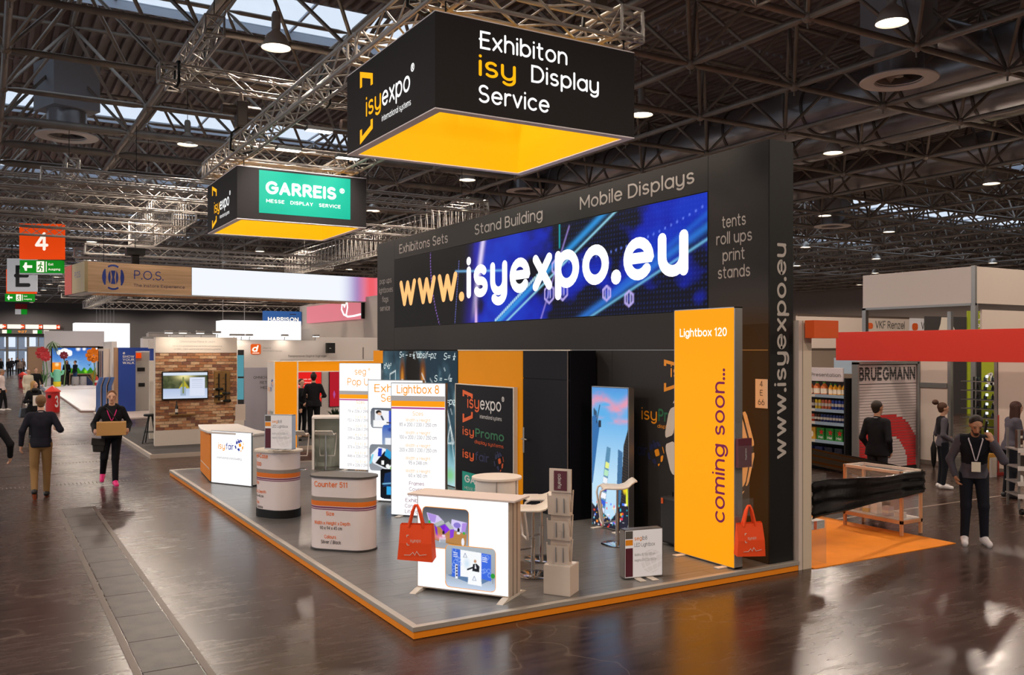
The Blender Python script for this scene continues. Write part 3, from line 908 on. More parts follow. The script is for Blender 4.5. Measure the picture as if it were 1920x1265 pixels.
# chain hoists on the sign frame
M_hoist = mat('hoist housing', '4a3c34', 0.45)
M_chain = mat('hoist chain', '8b8078', 0.4, metal=0.7)
M_strap = mat('black sling', '141312', 0.8)
def hoist(x, y, z0, z1, lab):
    h = thing('chain_hoist', lab, 'hoist', (x, y, z0), 0, 'chain hoists carrying the sign frame')
    MB().box(-0.1, 0.1, -0.12, 0.12, 0.12, 0.58).o('hoist_body', M_hoist, h, 0.02)
    MB().lathe([(0.0, -0.34), (0.09, -0.34), (0.1, -0.3), (0.1, 0.3), (0.09, 0.34), (0, 0.34)], c=(0, 0, 0.42), n=16, ax='x').o('motor', M_hoist, h)
    MB().tube([(0, 0, 0.58), (0, 0, z1 - z0)], 0.014, 6).o('chain', M_chain, h)
    MB().lathe([(0.02, z1 - z0 - 0.2), (0.05, z1 - z0 - 0.16), (0.03, z1 - z0 - 0.02)], n=10).o('hook', M_chain, h)
    for sx in (-1, 1):
        MB().tube([(0, 0, 0.14), (sx * 0.17, 0, 0.0), (sx * 0.19, 0, -0.3), (0, 0, -0.36)], 0.022, 6).o('sling', M_strap, h)
hoist(4.0, 16.4, 6.5, 7.25, 'chain hoist on the logo side truss under the carrying truss')
hoist(6.22, 16.4, 6.5, 7.25, 'chain hoist on the screen side truss by the green panel sign')
hoist(4.0, 8.6, 6.5, 7.25, 'chain hoist above the near corner of the large cube sign')
hoist(6.22, 8.6, 6.5, 7.25, 'chain hoist above the far corner of the large cube sign')
for x, y, lab in ((2.9, 16.4, 'black sling loop round the carrying truss beside its open end'), (5.6, 16.4, 'black sling loop hanging in the middle of the carrying truss')):
    tag(MB().tube([(0, -0.18, -0.02), (0, -0.2, 0.33), (0, 0, 0.36), (0, 0.2, 0.33), (0, 0.18, -0.02), (0, 0, -0.05)], 0.025, 6, closed=True).o('truss_sling', M_strap, None, loc=(x, y, 7.25)), lab, 'sling')

# floodlights on the sign frame
M_fl = mat('floodlight housing', '3a3a3a', 0.5)
M_fllens = mat('floodlight lens', 'ffffff', 0.3, emit=6.0)
def flood(x, y, z, lab, rz, xa):
    f_ = thing('floodlight', lab, 'floodlight', (x, y, z), rz, 'floodlights on the sign frame')
    MB().box(-0.22, 0.22, -0.09, 0.09, 0.0, 0.06).o('housing', M_fl, f_, 0.01)
    MB().box(-0.2, 0.2, -0.075, 0.075, -0.006, 0.0).o('lens', M_fllens, f_)
    MB().tube([(-0.2, 0, 0.05), (xa - 0.06, 0, 0.09)], 0.015, 6).o('arm', M_alud, f_)
    l = bpy.data.lights.new('flood_light', 'SPOT'); l.energy = 160; l.spot_size = 1.5; l.spot_blend = 0.8; l.shadow_soft_size = 0.15; l.color = (1, 0.93, 0.84)
    lo = bpy.data.objects.new('flood_light', l); COL.objects.link(lo); lo.parent = f_; lo.location = (0, 0, -0.02)
    return f_, lo
for x, y, z, lab in ((4.62, 13.9, 6.1, 'floodlight with green side glow between the cube signs'), (4.6, 15.5, 6.1, 'floodlight with orange side glow in front of the green panel sign'), (5.72, 15.6, 6.1, 'floodlight peeking out under the large cube sign')):
    f_, lo = flood(x, y, z, lab, 0 if x < 5 else 180, -0.5)
    lo.rotation_euler = (math.radians(60 if x < 5 else -60), 0, 0)
# ================================================================== THE STAND IN THE MIDDLE
def node_lam():
    m = wood_mat('grey laminate', '74706d', '5d5a58', (1.0, 9, 9), 0.3)
    return m
M_lam = node_lam()
PX0, PX1, PY0, PY1, PH = 3.32, 8.26, 7.36, 19.6, 0.11
plat = thing('stand_platform', 'raised grey laminate stand platform with orange side boards and aluminium edge', 'platform', (PX0, PY0, 0))
W_, D_ = PX1 - PX0, PY1 - PY0
MB().box(0.03, W_ - 0.03, 0.03, D_ - 0.03, 0.0, PH - 0.014).o('platform_core', mat('platform board', '5e5b59', 0.6), plat)
pk = None
rows_n = 61; rw = (D_ - 0.12) / rows_n; ln = (W_ - 0.1) / 4
for r in range(rows_n):
    off = (r % 3) * ln / 3
    xs = [0.05] + [0.05 + off + c * ln for c in range(5) if 0.05 < 0.05 + off + c * ln < W_ - 0.06] + [W_ - 0.05]
    xs = sorted(set(round(x, 4) for x in xs))
    for x0, x1 in zip(xs[:-1], xs[1:]):
        if x1 - x0 < 0.02: continue
        if pk is None:
            pk = MB().box(0, 1, 0.0006, rw - 0.0006, -0.013, 0).o('plank', M_lam, plat, loc=(0, 0, 0)); pk.location = (x0 + 0.001, 0.06 + r * rw, PH); pk.scale = (x1 - x0 - 0.002, 1, 1)
        else:
            inst(pk, 'plank', plat, (x0 + 0.001, 0.06 + r * rw, PH + random.uniform(-0.0004, 0.0004)), sc=(x1 - x0 - 0.002, 1, 1))
for a, b in (((0, 0, 0), (W_, 0.03, 0)), ((0, 0.03, 0), (0.03, D_, 0)), ((0.03, D_ - 0.03, 0), (W_, D_, 0))):
    MB().box(a[0], b[0], a[1], b[1], 0.005, 0.07).o('side_board', M_orange, plat)
M_edge = mat('stand edge aluminium', 'b5aca2', 0.45, metal=0.5)
for x0, x1, y0, y1 in ((-0.012, W_ + 0.012, -0.012, 0.055), (-0.012, 0.055, 0.055, D_), (0.055, W_, D_ - 0.055, D_ + 0.012)):
    MB().box(x0, x1, y0, y1, 0.07, PH + 0.006).o('edge_profile', M_edge, plat, 0.004)

# ---- strokes for logos
def stroke(b, pts, w, y0, y1, m=0):
    """a broken line of width w in the xz plane"""
    n = len(pts); L = []; R = []
    for i, (x, z) in enumerate(pts):
        if i == 0: d = (pts[1][0] - x, pts[1][1] - z)
        elif i == n - 1: d = (x - pts[i - 1][0], z - pts[i - 1][1])
        else:
            a = Vector((x - pts[i - 1][0], z - pts[i - 1][1])).normalized(); c = Vector((pts[i + 1][0] - x, pts[i + 1][1] - z)).normalized()
            d = a + c
        d = Vector(d)
        k = 1.0
        if 0 < i < n - 1: k = min(1.8, 2 / max(0.6, d.length))
        d.normalize()
        L.append((x - d.y * w / 2 * k, z + d.x * w / 2 * k)); R.append((x + d.y * w / 2 * k, z - d.x * w / 2 * k))
    for i in range(n - 1):
        b.prism([R[i], R[i + 1], L[i + 1], L[i]], y0, y1, m, 'xz')
    return b
def expo_logo(p, x, z, s, m1, m2, reg=True, y=-0.003, bh=1.0):
    """bracket mark with the two-colour word; s = width of the word"""
    b = MB(); w = s * 0.05
    stroke(b, [(x - s * 0.125, z + s * 0.3 * bh), (x - s * 0.125, z + s * 0.42 * bh), (x + s * 0.14, z + s * 0.34 * bh), (x + s * 0.14, z + s * 0.26 * bh)], w, y - 0.0015, y)
    stroke(b, [(x - s * 0.125, z - s * 0.09), (x - s * 0.125, z - s * 0.19), (x + s * 0.14, z - s * 0.12), (x + s * 0.14, z - s * 0.05)], w, y - 0.0015, y)
    b.o('bracket_mark', m1, p)
    text(p, 'isy', x, z, m1, w=s * 0.36, cap=s * 0.18, y=y, bold=0.012)
    text(p, 'expo', x + s * 0.385, z, m2, w=s * 0.6, cap=s * 0.18, y=y, bold=0.012)
    if reg: text(p, '®', x + s * 1.0, z + s * 0.13, m2, w=s * 0.07, y=y)
    text(p, 'international systems', x + s * 0.38, z - s * 0.125, m2, w=s * 0.62, cap=s * 0.055, y=y)
def globe_mark(p, cx, cz, r, ca, cb, y=-0.003, name='globe_mark'):
    """sphere seen as tilted rounded tiles in two colours"""
    ba, bb = MB(), MB()
    st = 0.62
    for i in range(-2, 3):
        for j in range(-2, 3):
            a0, a1 = (i - 0.42) * st + 0.2, (i + 0.42) * st + 0.2; t0, t1 = (j - 0.42) * st, (j + 0.42) * st
            a0, a1, t0, t1 = (max(-1.5, min(1.5, v)) for v in (a0, a1, t0, t1))
            if a1 - a0 < 0.12 or t1 - t0 < 0.12: continue
            if ca is not cb and (i + j) % 2 and not (i == 0 and j == 1): continue
            pts = []
            for a, t in rrect(a0, a1, t0, t1, min(a1 - a0, t1 - t0) * 0.2, 2):
                xx = math.sin(a) * math.cos(t); zz = math.sin(t)
                pts.append((cx + r * (xx * 0.94 - zz * 0.34), cz + r * (zz * 0.94 + xx * 0.34)))
            orange = (i, j) in ((0, 0), (1, -1), (2, 0), (0, -2))
            (bb if orange else ba).prism(pts, y - 0.0015, y, 0, 'xz')
    if ba.v and ca: ba.o(name, ca, p)
    if bb.v and cb: bb.o(name, cb, p)
M_blue = mat('blue print', '2a3f9a', 0.5)
M_dblue = mat('dark blue print', '22284f', 0.5)
M_green = mat('green print', '256b45', 0.5)
M_teal = mat('teal print', '0c9a88', 0.5)
M_teal_lit = lit('lit teal fabric', '12b898', 0.72)
M_lwhite = lit('lit white letters', 'ffffff', 1.1)
M_lyel = lit('lit yellow letters', 'ffb60a', 1.0)

# ------------------------------------------------------------------ hanging cube signs
M_yfab = lit('lit yellow fabric', 'ffb80c', 0.8)
M_rim = mat('sign frame profile', 'f0e6ea', 0.5)
M_signblk = mat('black sign fabric', '2c2828', 0.75, spec=0.25)
def cube_sign(x, y, lab):
    S, Hh, T = 2.5, 0.98, 0.1
    t = thing('hanging_sign', lab, 'hanging sign', (x, y, 5.0), 0, 'black cube signs hung above the stand')
    b = MB()
    for z0, z1 in ((0.0, 0.012), (Hh - 0.012, Hh)):
        b.box(0, S, 0, T, z0, z1).box(0, S, S - T, S, z0, z1).box(0, T, T, S - T, z0, z1).box(S - T, S, T, S - T, z0, z1)
    b.o('sign_frame', M_rim, t)
    outs = []
    for k in range(4):
        o_ = MB().box(0.002, S - 0.002, 0.0, 0.02, 0.012, Hh - 0.012).o('outer_fabric', M_signblk, t)
        o_.location = [(0, 0, 0), (S, 0, 0), (S, S, 0), (0, S, 0)][k]; o_.rotation_euler = (0, 0, k * PI / 2)
        outs.append(o_)
        i_ = MB().box(T, S - T, T - 0.015, T, 0.012, Hh - 0.012).o('inner_fabric', M_yfab, t)
        i_.location = o_.location; i_.rotation_euler = o_.rotation_euler
    bb = MB()
    for cx, cy in ((0.03, 0.03), (S - 0.03, 0.03), (0.03, S - 0.03), (S - 0.03, S - 0.03)):
        bb.tube([(cx + (0.1 if cx < 1 else -0.1), cy, Hh), (cx + (0.1 if cx < 1 else -0.1), cy, Hh + 0.14)], 0.008, 5)
    bb.o('hanging_wire', M_deep, t, kind='stuff')
    expo_logo(outs[3], 0.64, 0.33, 1.28, M_lyel, M_lwhite)
    return t, outs
t, outs = cube_sign(3.86, 8.04, 'large black cube sign with exhibition lettering and yellow lit inside, nearest')
f = outs[0]
text(f, 'Exhibiton', 0.49, 0.68, M_lwhite, w=1.09, cap=0.185, bold=0.012)
text(f, 'isy', 0.49, 0.4, M_lyel, w=0.44, cap=0.22, bold=0.012)
text(f, 'Display', 1.12, 0.43, M_lwhite, w=0.88, cap=0.185, bold=0.012)
text(f, 'Service', 0.49, 0.13, M_lwhite, w=0.86, cap=0.185, bold=0.012)
t, outs = cube_sign(3.98, 16.62, 'smaller looking black cube sign with teal panel, hung farther back')
f = outs[0]
MB().prism([(0.4, 0.14), (2.17, 0.14), (2.17, 0.93), (0.4, 0.93)], -0.006, 0, 0, 'xz').o('teal_panel', M_teal_lit, f)
text(f, 'GARREIS', 0.52, 0.5, M_lwhite, w=1.36, cap=0.24, y=-0.007, weight=0.19)
text(f, '®', 1.95, 0.62, M_lwhite, w=0.1, y=-0.007)
text(f, 'MESSE   DISPLAY   SERVICE', 0.53, 0.34, M_lwhite, w=1.44, cap=0.065, y=-0.007, bold=0.03, spacing=1.25)

# ------------------------------------------------------------------ the black wall with the screen
SW = thing('screen_wall', 'tall black exhibition wall with long video screen and service lettering', 'exhibition wall', (7.85, 19.44, 0), -90)
B5 = 0.003
def panel(x0, x1, z0, z1, nm='wall_panel', m=M_black, y0=0.0, y1=0.05, par=SW):
    return MB().box(x0 + B5, x1 - B5, y0, y1, z0 + B5, z1 - B5).o(nm, m, par, 0.002)
MB().box(0.01, 12.0, 0.05, 0.37, PH, 5.04).o('wall_core', M_deep, SW)
panel(0, 1.0, 2.6, 5.05); panel(11.0, 12.01, 2.6, 5.05)
panel(1.0, 11.0, 4.6, 5.05); panel(1.0, 11.0, 2.6, 3.1)
for x0, x1 in ((7.64, 9.0), (9.0, 10.5), (10.5, 12.01)): panel(x0, x1, PH, 2.6)
MB().box(7.65, 12.0, -0.004, 0.01, 2.595, 2.605).o('joint_profile', M_alud, SW)
endp = MB().box(0.0, 0.39, -0.012, 0.0, PH, 5.05).o('end_panel', M_deep, SW, 0.002)
endp.location = (12.012, 0, 0); endp.rotation_euler = (0, 0, PI / 2)
text(endp, 'www.isyexpo.eu', 0.27, 1.33, M_greytxt, w=2.52, cap=0.2, rot=90, y=-0.013, weight=0.125)
bk = MB().box(0, 12.01, 0.37, 0.385, PH, 5.05).o('back_panel', M_black, SW)
# the video screen
cv = Canvas(560, 90, 6.667, '0a0909', 2)
n1 = cv.noise(1.3, 2.2, 3); n2 = cv.noise(5, 6, 5)
right = np.clip((cv.X - 2.42 + (cv.Y - 0.5) * -0.12) * 6, 0, 1)
cv.blend(right * 0.95, '030416')
cv.blend(right * np.clip((n1 - 0.47) * 9, 0, 1) * 0.95, '0620b4')
cv.blend(right * np.clip((n1 - 0.6) * 9, 0, 1) * 0.6, '0a3cd0')
cv.blend(right * ((np.mod(cv.X * 22, 1) < 0.35) & (np.mod(cv.Y * 22, 1) < 0.35)) * np.clip((cv.X - 3.8) * 1, 0, 1) * 0.16, '3f62e8')
cv.blend(np.exp(-((cv.X - 2.52 - (cv.Y - 0.5) * 0.2) / 0.17) ** 2) * 0.5, '2a1ab0')
cv.blend(np.exp(-((cv.X - 2.6 - (cv.Y - 0.5) * 0.28) / 0.055) ** 2) * np.clip(cv.Y * 1.6, 0, 1), 'e6d8ff')
cv.blend(np.exp(-((cv.X - 2.56) / 0.03) ** 2) * np.clip((0.35 - cv.Y) * 4, 0, 1), 'f4c8ff')
for x0, y0, x1, y1, w, c, a in ((3.0, -0.05, 5.4, 1.1, 0.035, '2f9be8', 0.9), (3.1, -0.1, 5.6, 1.1, 0.012, '9fe6ff', 0.9), (4.6, -0.1, 6.9, 0.8, 0.04, '2a7be0', 0.8), (4.7, -0.1, 7.0, 0.72, 0.012, '7fd4ff', 0.7),
                                (5.3, 0.2, 6.9, 0.92, 0.03, '1f66d8', 0.7), (2.0, 0.68, 3.2, 0.6, 0.012, '7fc8ff', 0.8), (4.05, 0.0, 4.6, 0.95, 0.012, 'b9a0ff', 0.6), (4.42, 0.75, 4.42, 1.02, 0.01, '19c8d8', 0.9)):
    cv.line(x0, y0, x1, y1, w, c, a, True)
for k in range(26):
    t_ = k / 25
    cv.ell(1.25 + 0.35 * (t_ - 0.9) ** 2, t_, 0.012, 0.012, 'a878e8', 0.9)
    cv.ell(1.98 + 0.12 * t_, 0.8 * t_, 0.01, 0.01, '7f86e8', 0.8)
    cv.ell(3.05 + 1.0 * t_, 0.02 + 0.5 * t_, 0.02, 0.02, 'bfefff', 0.8)
    cv.ell(4.6 + 2.0 * t_, 0.58 + 0.3 * t_ * t_, 0.012, 0.012, '6f8cff', 0.8)
for cx, cy, r in ((4.22, 0.27, 0.1), (4.48, 0.29, 0.1), (4.35, 0.55, 0.08), (5.25, 0.22, 0.07), (5.6, 0.15, 0.07)):
    hx = [(cx + r * math.cos(math.radians(60 * i + 30)), cy + r * math.sin(math.radians(60 * i + 30))) for i in range(7)]
    for (a, b), (c, d) in zip(hx[:-1], hx[1:]): cv.line(a, b, c, d, 0.012, 'c4b4ff', 0.85)
    cv.ell(cx, cy, r * 0.8, r * 0.8, '4a55e8', 0.5, 0.8)
    cv.rect(cx - 0.03, cx - 0.015, cy - 0.05, cy + 0.05, 'd8d0ff', 0.7); cv.rect(cx + 0.015, cx + 0.03, cy - 0.05, cy + 0.05, 'd8d0ff', 0.7)
scr = MB().box(1.004, 10.996, -0.002, 0.05, 3.104, 4.596).o('video_screen', M_deep, SW)
picture(cv, 'screen_picture', scr, 1.01, 10.99, 3.11, 4.59, -0.004, print_mat('screen print', 0.92, 0.5))
M_scrw = lit('screen white', 'ffffff', 1.3); M_scro = lit('screen orange', 'ffbe78', 1.0)
text(scr, 'www.', 1.31, 3.55, M_scro, w=3.06, cap=0.74, y=-0.006, weight=0.15)
text(scr, 'isyexpo.eu', 4.47, 3.57, M_scrw, w=6.17, cap=0.78, y=-0.006, weight=0.17)
for s, x, z, w, cap in (('Exhibitons Sets', 1.27, 4.71, 2.4, 0.2), ('Stand Building', 4.79, 4.73, 2.34, 0.2), ('Mobile Displays', 8.19, 4.74, 2.56, 0.2),
                        ('tents', 11.25, 4.1, 0.4, 0.15), ('roll ups', 11.15, 3.9, 0.6, 0.15), ('print', 11.26, 3.69, 0.37, 0.15), ('stands', 11.18, 3.48, 0.54, 0.15),
                        ('pop ups', 0.15, 4.11, 0.7, 0.13), ('lightboxes', 0.12, 3.9, 0.8, 0.13), ('flags', 0.3, 3.69, 0.37, 0.13), ('service', 0.18, 3.49, 0.58, 0.13)):
    text(SW, s, x, z, M_greytxt, w=w, cap=cap, bold=0.012)
# logos on the low part of the wall
expo_logo(SW, 10.29, 2.24, 0.9, M_otext, M_greytxt, False, bh=0.55)
text(SW, 'isy', 9.68, 1.64, M_otext, w=0.33, cap=0.17, bold=0.01); text(SW, 'Promo', 10.03, 1.64, M_green, w=0.62, cap=0.17, bold=0.03)
text(SW, 'display systems', 10.02, 1.55, M_otext, w=0.68, cap=0.05)
text(SW, 'fair', 9.5, 1.14, M_dblue, w=0.3, cap=0.16, bold=0.01)
globe_mark(SW, 9.98, 1.2, 0.18, M_dblue, M_otext)
globe_mark(SW, 10.97, 1.4, 0.82, M_cream, M_cream, name='big_globe_mark')
pn = thing('number_plate', 'small white plate with stand number at the near edge of the black wall', 'sign', (7.845, 7.63, 1.92), -90)
MB().box(0, 0.19, -0.006, 0, 0, 0.34).o('plate', M_cream, pn)
for s, z in (('4', 0.25), ('E', 0.145), ('66', 0.035)): text(pn, s, 0.095, z, M_dtext, cap=0.07, align='c', y=-0.007, bold=0.01)

# ------------------------------------------------------------------ storage room in front of the wall
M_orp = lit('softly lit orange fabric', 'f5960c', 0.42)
SR = thing('storage_room', 'storage cabin under the screen with orange panels and black door', 'cabin', (7.35, 18.43, 0), -90)
MB().box(0.02, 7.62, 0.03, 0.46, PH, 2.58).o('cabin_core', M_deep, SR)
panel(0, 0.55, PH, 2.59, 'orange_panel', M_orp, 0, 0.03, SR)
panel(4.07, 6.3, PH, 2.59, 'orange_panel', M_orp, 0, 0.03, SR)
panel(6.32, 7.64, 2.16, 2.59, 'door_top_panel', mat('cabin black', '0f0f15', 0.5, spec=0.15), 0, 0.03, SR)
dr = panel(6.32, 7.64, PH, 2.155, 'cabin_door', MATS['cabin black'], 0, 0.03, SR)
MB().box(6.335, 6.375, -0.012, 0, 0.98, 1.38).tube([(6.36, -0.01, 1.2), (6.36, -0.05, 1.2), (6.52, -0.05, 1.2)], 0.011, 8).o('door_handle', M_alu, dr)
MB().box(7.6, 7.64, 0.0, 0.465, PH, 2.59).o('return_panel', MATS['cabin black'], SR)
MB().box(4.07, 7.66, -0.01, 0.02, 2.59, 2.605).o('top_profile', M_cream, SR)
MB().box(7.575, 7.6, -0.006, 0, PH, 2.59).o('corner_profile', M_steeldark, SR)
cv = Canvas(150, 110, 3.5 / 2.46, '12303f', 2)
n1 = cv.noise(4, 3, 11); n2 = cv.noise(9, 9, 4)
cv.blend(np.clip((n1 - 0.45) * 3, 0, 1) * 0.6, '5f8fa0'); cv.blend(np.clip((n1 * n2 - 0.3) * 6, 0, 1) * 0.5, '0a1016')
cv.blend(np.clip((n1 - 0.56) * 6, 0, 1) * 0.6 * (cv.X > 0.6), '9fc4cc')
cv.ell(0.62, 0.86, 0.24, 0.26, '0b0a0a', 1, 0.5); cv.ell(0.62, 0.3, 0.3, 0.45, '141414', 0.9, 0.4)
for sx in (-1, 1):
    cv.ell(0.62 + sx * 0.2, 0.8, 0.07, 0.17, '6a3a10', 0.95, 0.5); cv.ell(0.62 + sx * 0.2, 0.76, 0.04, 0.12, 'd88a2a', 0.9, 0.7)
for k in range(30):
    rx = random.uniform(0, 1.42); ry = random.uniform(0, 1)
    cv.line(rx, ry, rx + random.uniform(-0.06, 0.06), ry + random.uniform(-0.05, 0.05), 0.004, 'd8e8ec', 0.8)
for pts in ([(0.16, 0.8), (0.28, 0.83), (0.28, 0.66), (0.16, 0.62), (0.16, 0.8)], [(0.8, 0.82), (1.12, 0.5)], [(1.1, 0.3), (1.22, 0.62), (1.36, 0.32), (1.1, 0.3)], [(1.16, 0.05), (1.3, 0.45), (1.4, 0.05)]):
    for (a, b), (c, d) in zip(pts[:-1], pts[1:]): cv.line(a, b, c, d, 0.005, 'e8f4f4', 0.9)
cv.grad(0.0, 'bfeaf0', 0.3, '5fb0c0', np.clip((cv.X - 1.0) * 3, 0, 1) * np.clip((0.35 - cv.Y) * 5, 0, 1) * 0.9)
cv.ell(1.3, 0.08, 0.12, 0.07, '7ad05a', 0.7, 0.8)
bd = MB().box(0.555, 4.065, -0.004, 0.03, PH + 0.01, 2.585).o('chalkboard_fabric', M_deep, SR)
picture(cv, 'chalkboard_print', bd, 0.56, 4.06, PH + 0.015, 2.58, -0.006, print_mat('lit print', 0.95, 0.6))
M_chalk = lit('chalk lines', 'd8e8ea', 0.8)
for s, x, z, w in (('S= — = ½ absif=pz', 1.45, 2.44, 1.75), ('S= ⅟', 3.5, 2.42, 0.5), ('S = — ≡', 3.1, 2.0, 0.75), ('=pz', 3.62, 1.6, 0.38), ('a²+b²', 0.62, 2.2, 0.4), ('∑ x', 0.7, 1.5, 0.4)):
    text(bd, s, x, z, M_chalk, w=w, cap=0.13, y=-0.008, shear=0.2)

# free standing board with the four company marks
LB = thing('logo_board', 'black standing board with four company logos in front of orange panel', 'board', (7.27, 14.3, PH), -90)
MB().box(0, 2.02, 0.0, 0.06, 0.01, 1.88).o('board_panel', MATS['cabin black'], LB, 0.003)
b = MB().box(-0.015, 0, -0.004, 0.065, 0, 1.895).box(2.02, 2.05, -0.004, 0.065, 0, 1.895).box(0, 2.02, -0.004, 0.065, 1.88, 1.895)
b.o('board_frame', M_cream, LB)
M_rdor = mat('orange red letters', 'd8581a', 0.5)
expo_logo(LB, 0.46, 1.48, 1.2, M_rdor, M_wtext, bh=0.55)
text(LB, 'isy', 0.28, 1.0, M_rdor, w=0.42, cap=0.15, bold=0.02); text(LB, 'Promo', 0.74, 1.0, M_green, w=1.0, cap=0.15, bold=0.03)
text(LB, 'display systems', 0.72, 0.89, M_rdor, w=1.0, cap=0.06)
text(LB, 'isy', 0.28, 0.6, M_rdor, w=0.42, cap=0.15, bold=0.03); text(LB, 'fair', 0.74, 0.6, M_dblue, w=0.5, cap=0.15, bold=0.02)
globe_mark(LB, 1.56, 0.66, 0.17, M_dblue, M_rdor)
g = MB().box(0.27, 1.75, -0.006, 0, 0.02, 0.36).o('teal_label', M_teal, LB)
text(g, 'GARREIS', 0.36, 0.18, M_wtext, w=1.16, cap=0.13, y=-0.008, bold=0.05); text(g, '®', 1.58, 0.25, M_wtext, w=0.07, y=-0.008)
text(g, 'MESSE DISPLAY SERVICE', 0.36, 0.06, M_wtext, w=1.2, cap=0.05, y=-0.008)

# ------------------------------------------------------------------ standing light boxes
M_gold = mat('orange print', 'f0920f', 0.5); M_lgold = lit('lit orange print', 'f59a10', 0.9); M_lgrey = lit('lit grey print', 'a6a2a2', 0.8); M_lpurp = lit('lit purple print', 'b0509a', 0.8)
M_ltxt = lit('lit grey letters', '8a7f84', 0.7); M_lpale = lit('lit pale orange letters', 'f5b870', 0.9); M_lpt = lit('lit purple letters', '8d5270', 0.7)
def lightbox(name, lab, x, y, rz, w, h, d=0.08, face=M_glow, group=None, frame_m=M_alu, feet=True, z=PH):
    t = thing(name, lab, 'light box', (x, y, z), rz, group)
    f0 = 0.012 if feet else 0.0
    MB().box(0, w, 0, 0.0 + d, f0, f0 + 0.012).box(0, w, 0, d, h - 0.012, h).box(0, 0.012, 0, d, f0, h).box(w - 0.012, w, 0, d, f0, h).o('frame', frame_m, t)
    fr = MB().box(0.01, w - 0.01, -0.002, 0.004, f0 + 0.01, h - 0.01).o('front_fabric', face, t)
    MB().box(0.01, w - 0.01, d - 0.004, d + 0.002, f0 + 0.01, h - 0.01).o('back_fabric', face, t)
    if feet:
        for fx in (0.16, w - 0.16):
            MB().box(fx - 0.04, fx + 0.04, -0.13, d + 0.13, 0, 0.011).o('foot', M_cream, t, 0.003)
    return t, fr
def stripes(fr, w, z, s=1.0):
    MB().box(0.012, w - 0.012, -0.006, -0.002, z, z + 0.075 * s).o('grey_stripe', M_lgrey, fr)
    MB().box(0.012, w - 0.012, -0.006, -0.002, z - 0.085 * s, z).o('orange_stripe', M_lgold, fr)
    MB().box(0.012, w - 0.012, -0.006, -0.002, z - 0.122 * s, z - 0.095 * s).o('purple_stripe', M_lpurp, fr)
t, fr = lightbox('light_box', 'narrow lit display listing five sizes, third and nearest of the white displays', 5.278, 12.527, -47.4, 0.88, 2.0)
text(fr, 'Lightbox 8', 0.44, 1.84, M_lgold, w=0.68, cap=0.13, align='c', y=-0.006, bold=0.012)
stripes(fr, 0.88, 1.73)
text(fr, 'Sizes', 0.44, 1.51, M_lpale, w=0.17, cap=0.065, align='c', y=-0.004)
for k, s in enumerate(('85 x 200 / 230 / 250 cm', '100 x 200 / 230 / 250 cm', '200 x 200 / 230 / 250 cm', '95 x 248 cm', '60 x 160 cm')):
    text(fr, 'Width x Height', 0.44, 1.42 - k * 0.19, M_lpale, w=0.4, cap=0.05, align='c', y=-0.004)
    text(fr, s, 0.44, 1.35 - k * 0.19, M_ltxt, w=0.6 if k < 3 else 0.3, cap=0.055, align='c', y=-0.004)
for k, s in enumerate(('Frames', 'Covers', 'Bridges', 'Exhibition', 'Connectors', 'Literature')):
    text(fr, s, 0.42, 0.47 - k * 0.084, M_lpt, w=[0.24, 0.24, 0.26, 0.37, 0.38, 0.38][k], cap=0.056, align='c', y=-0.004)

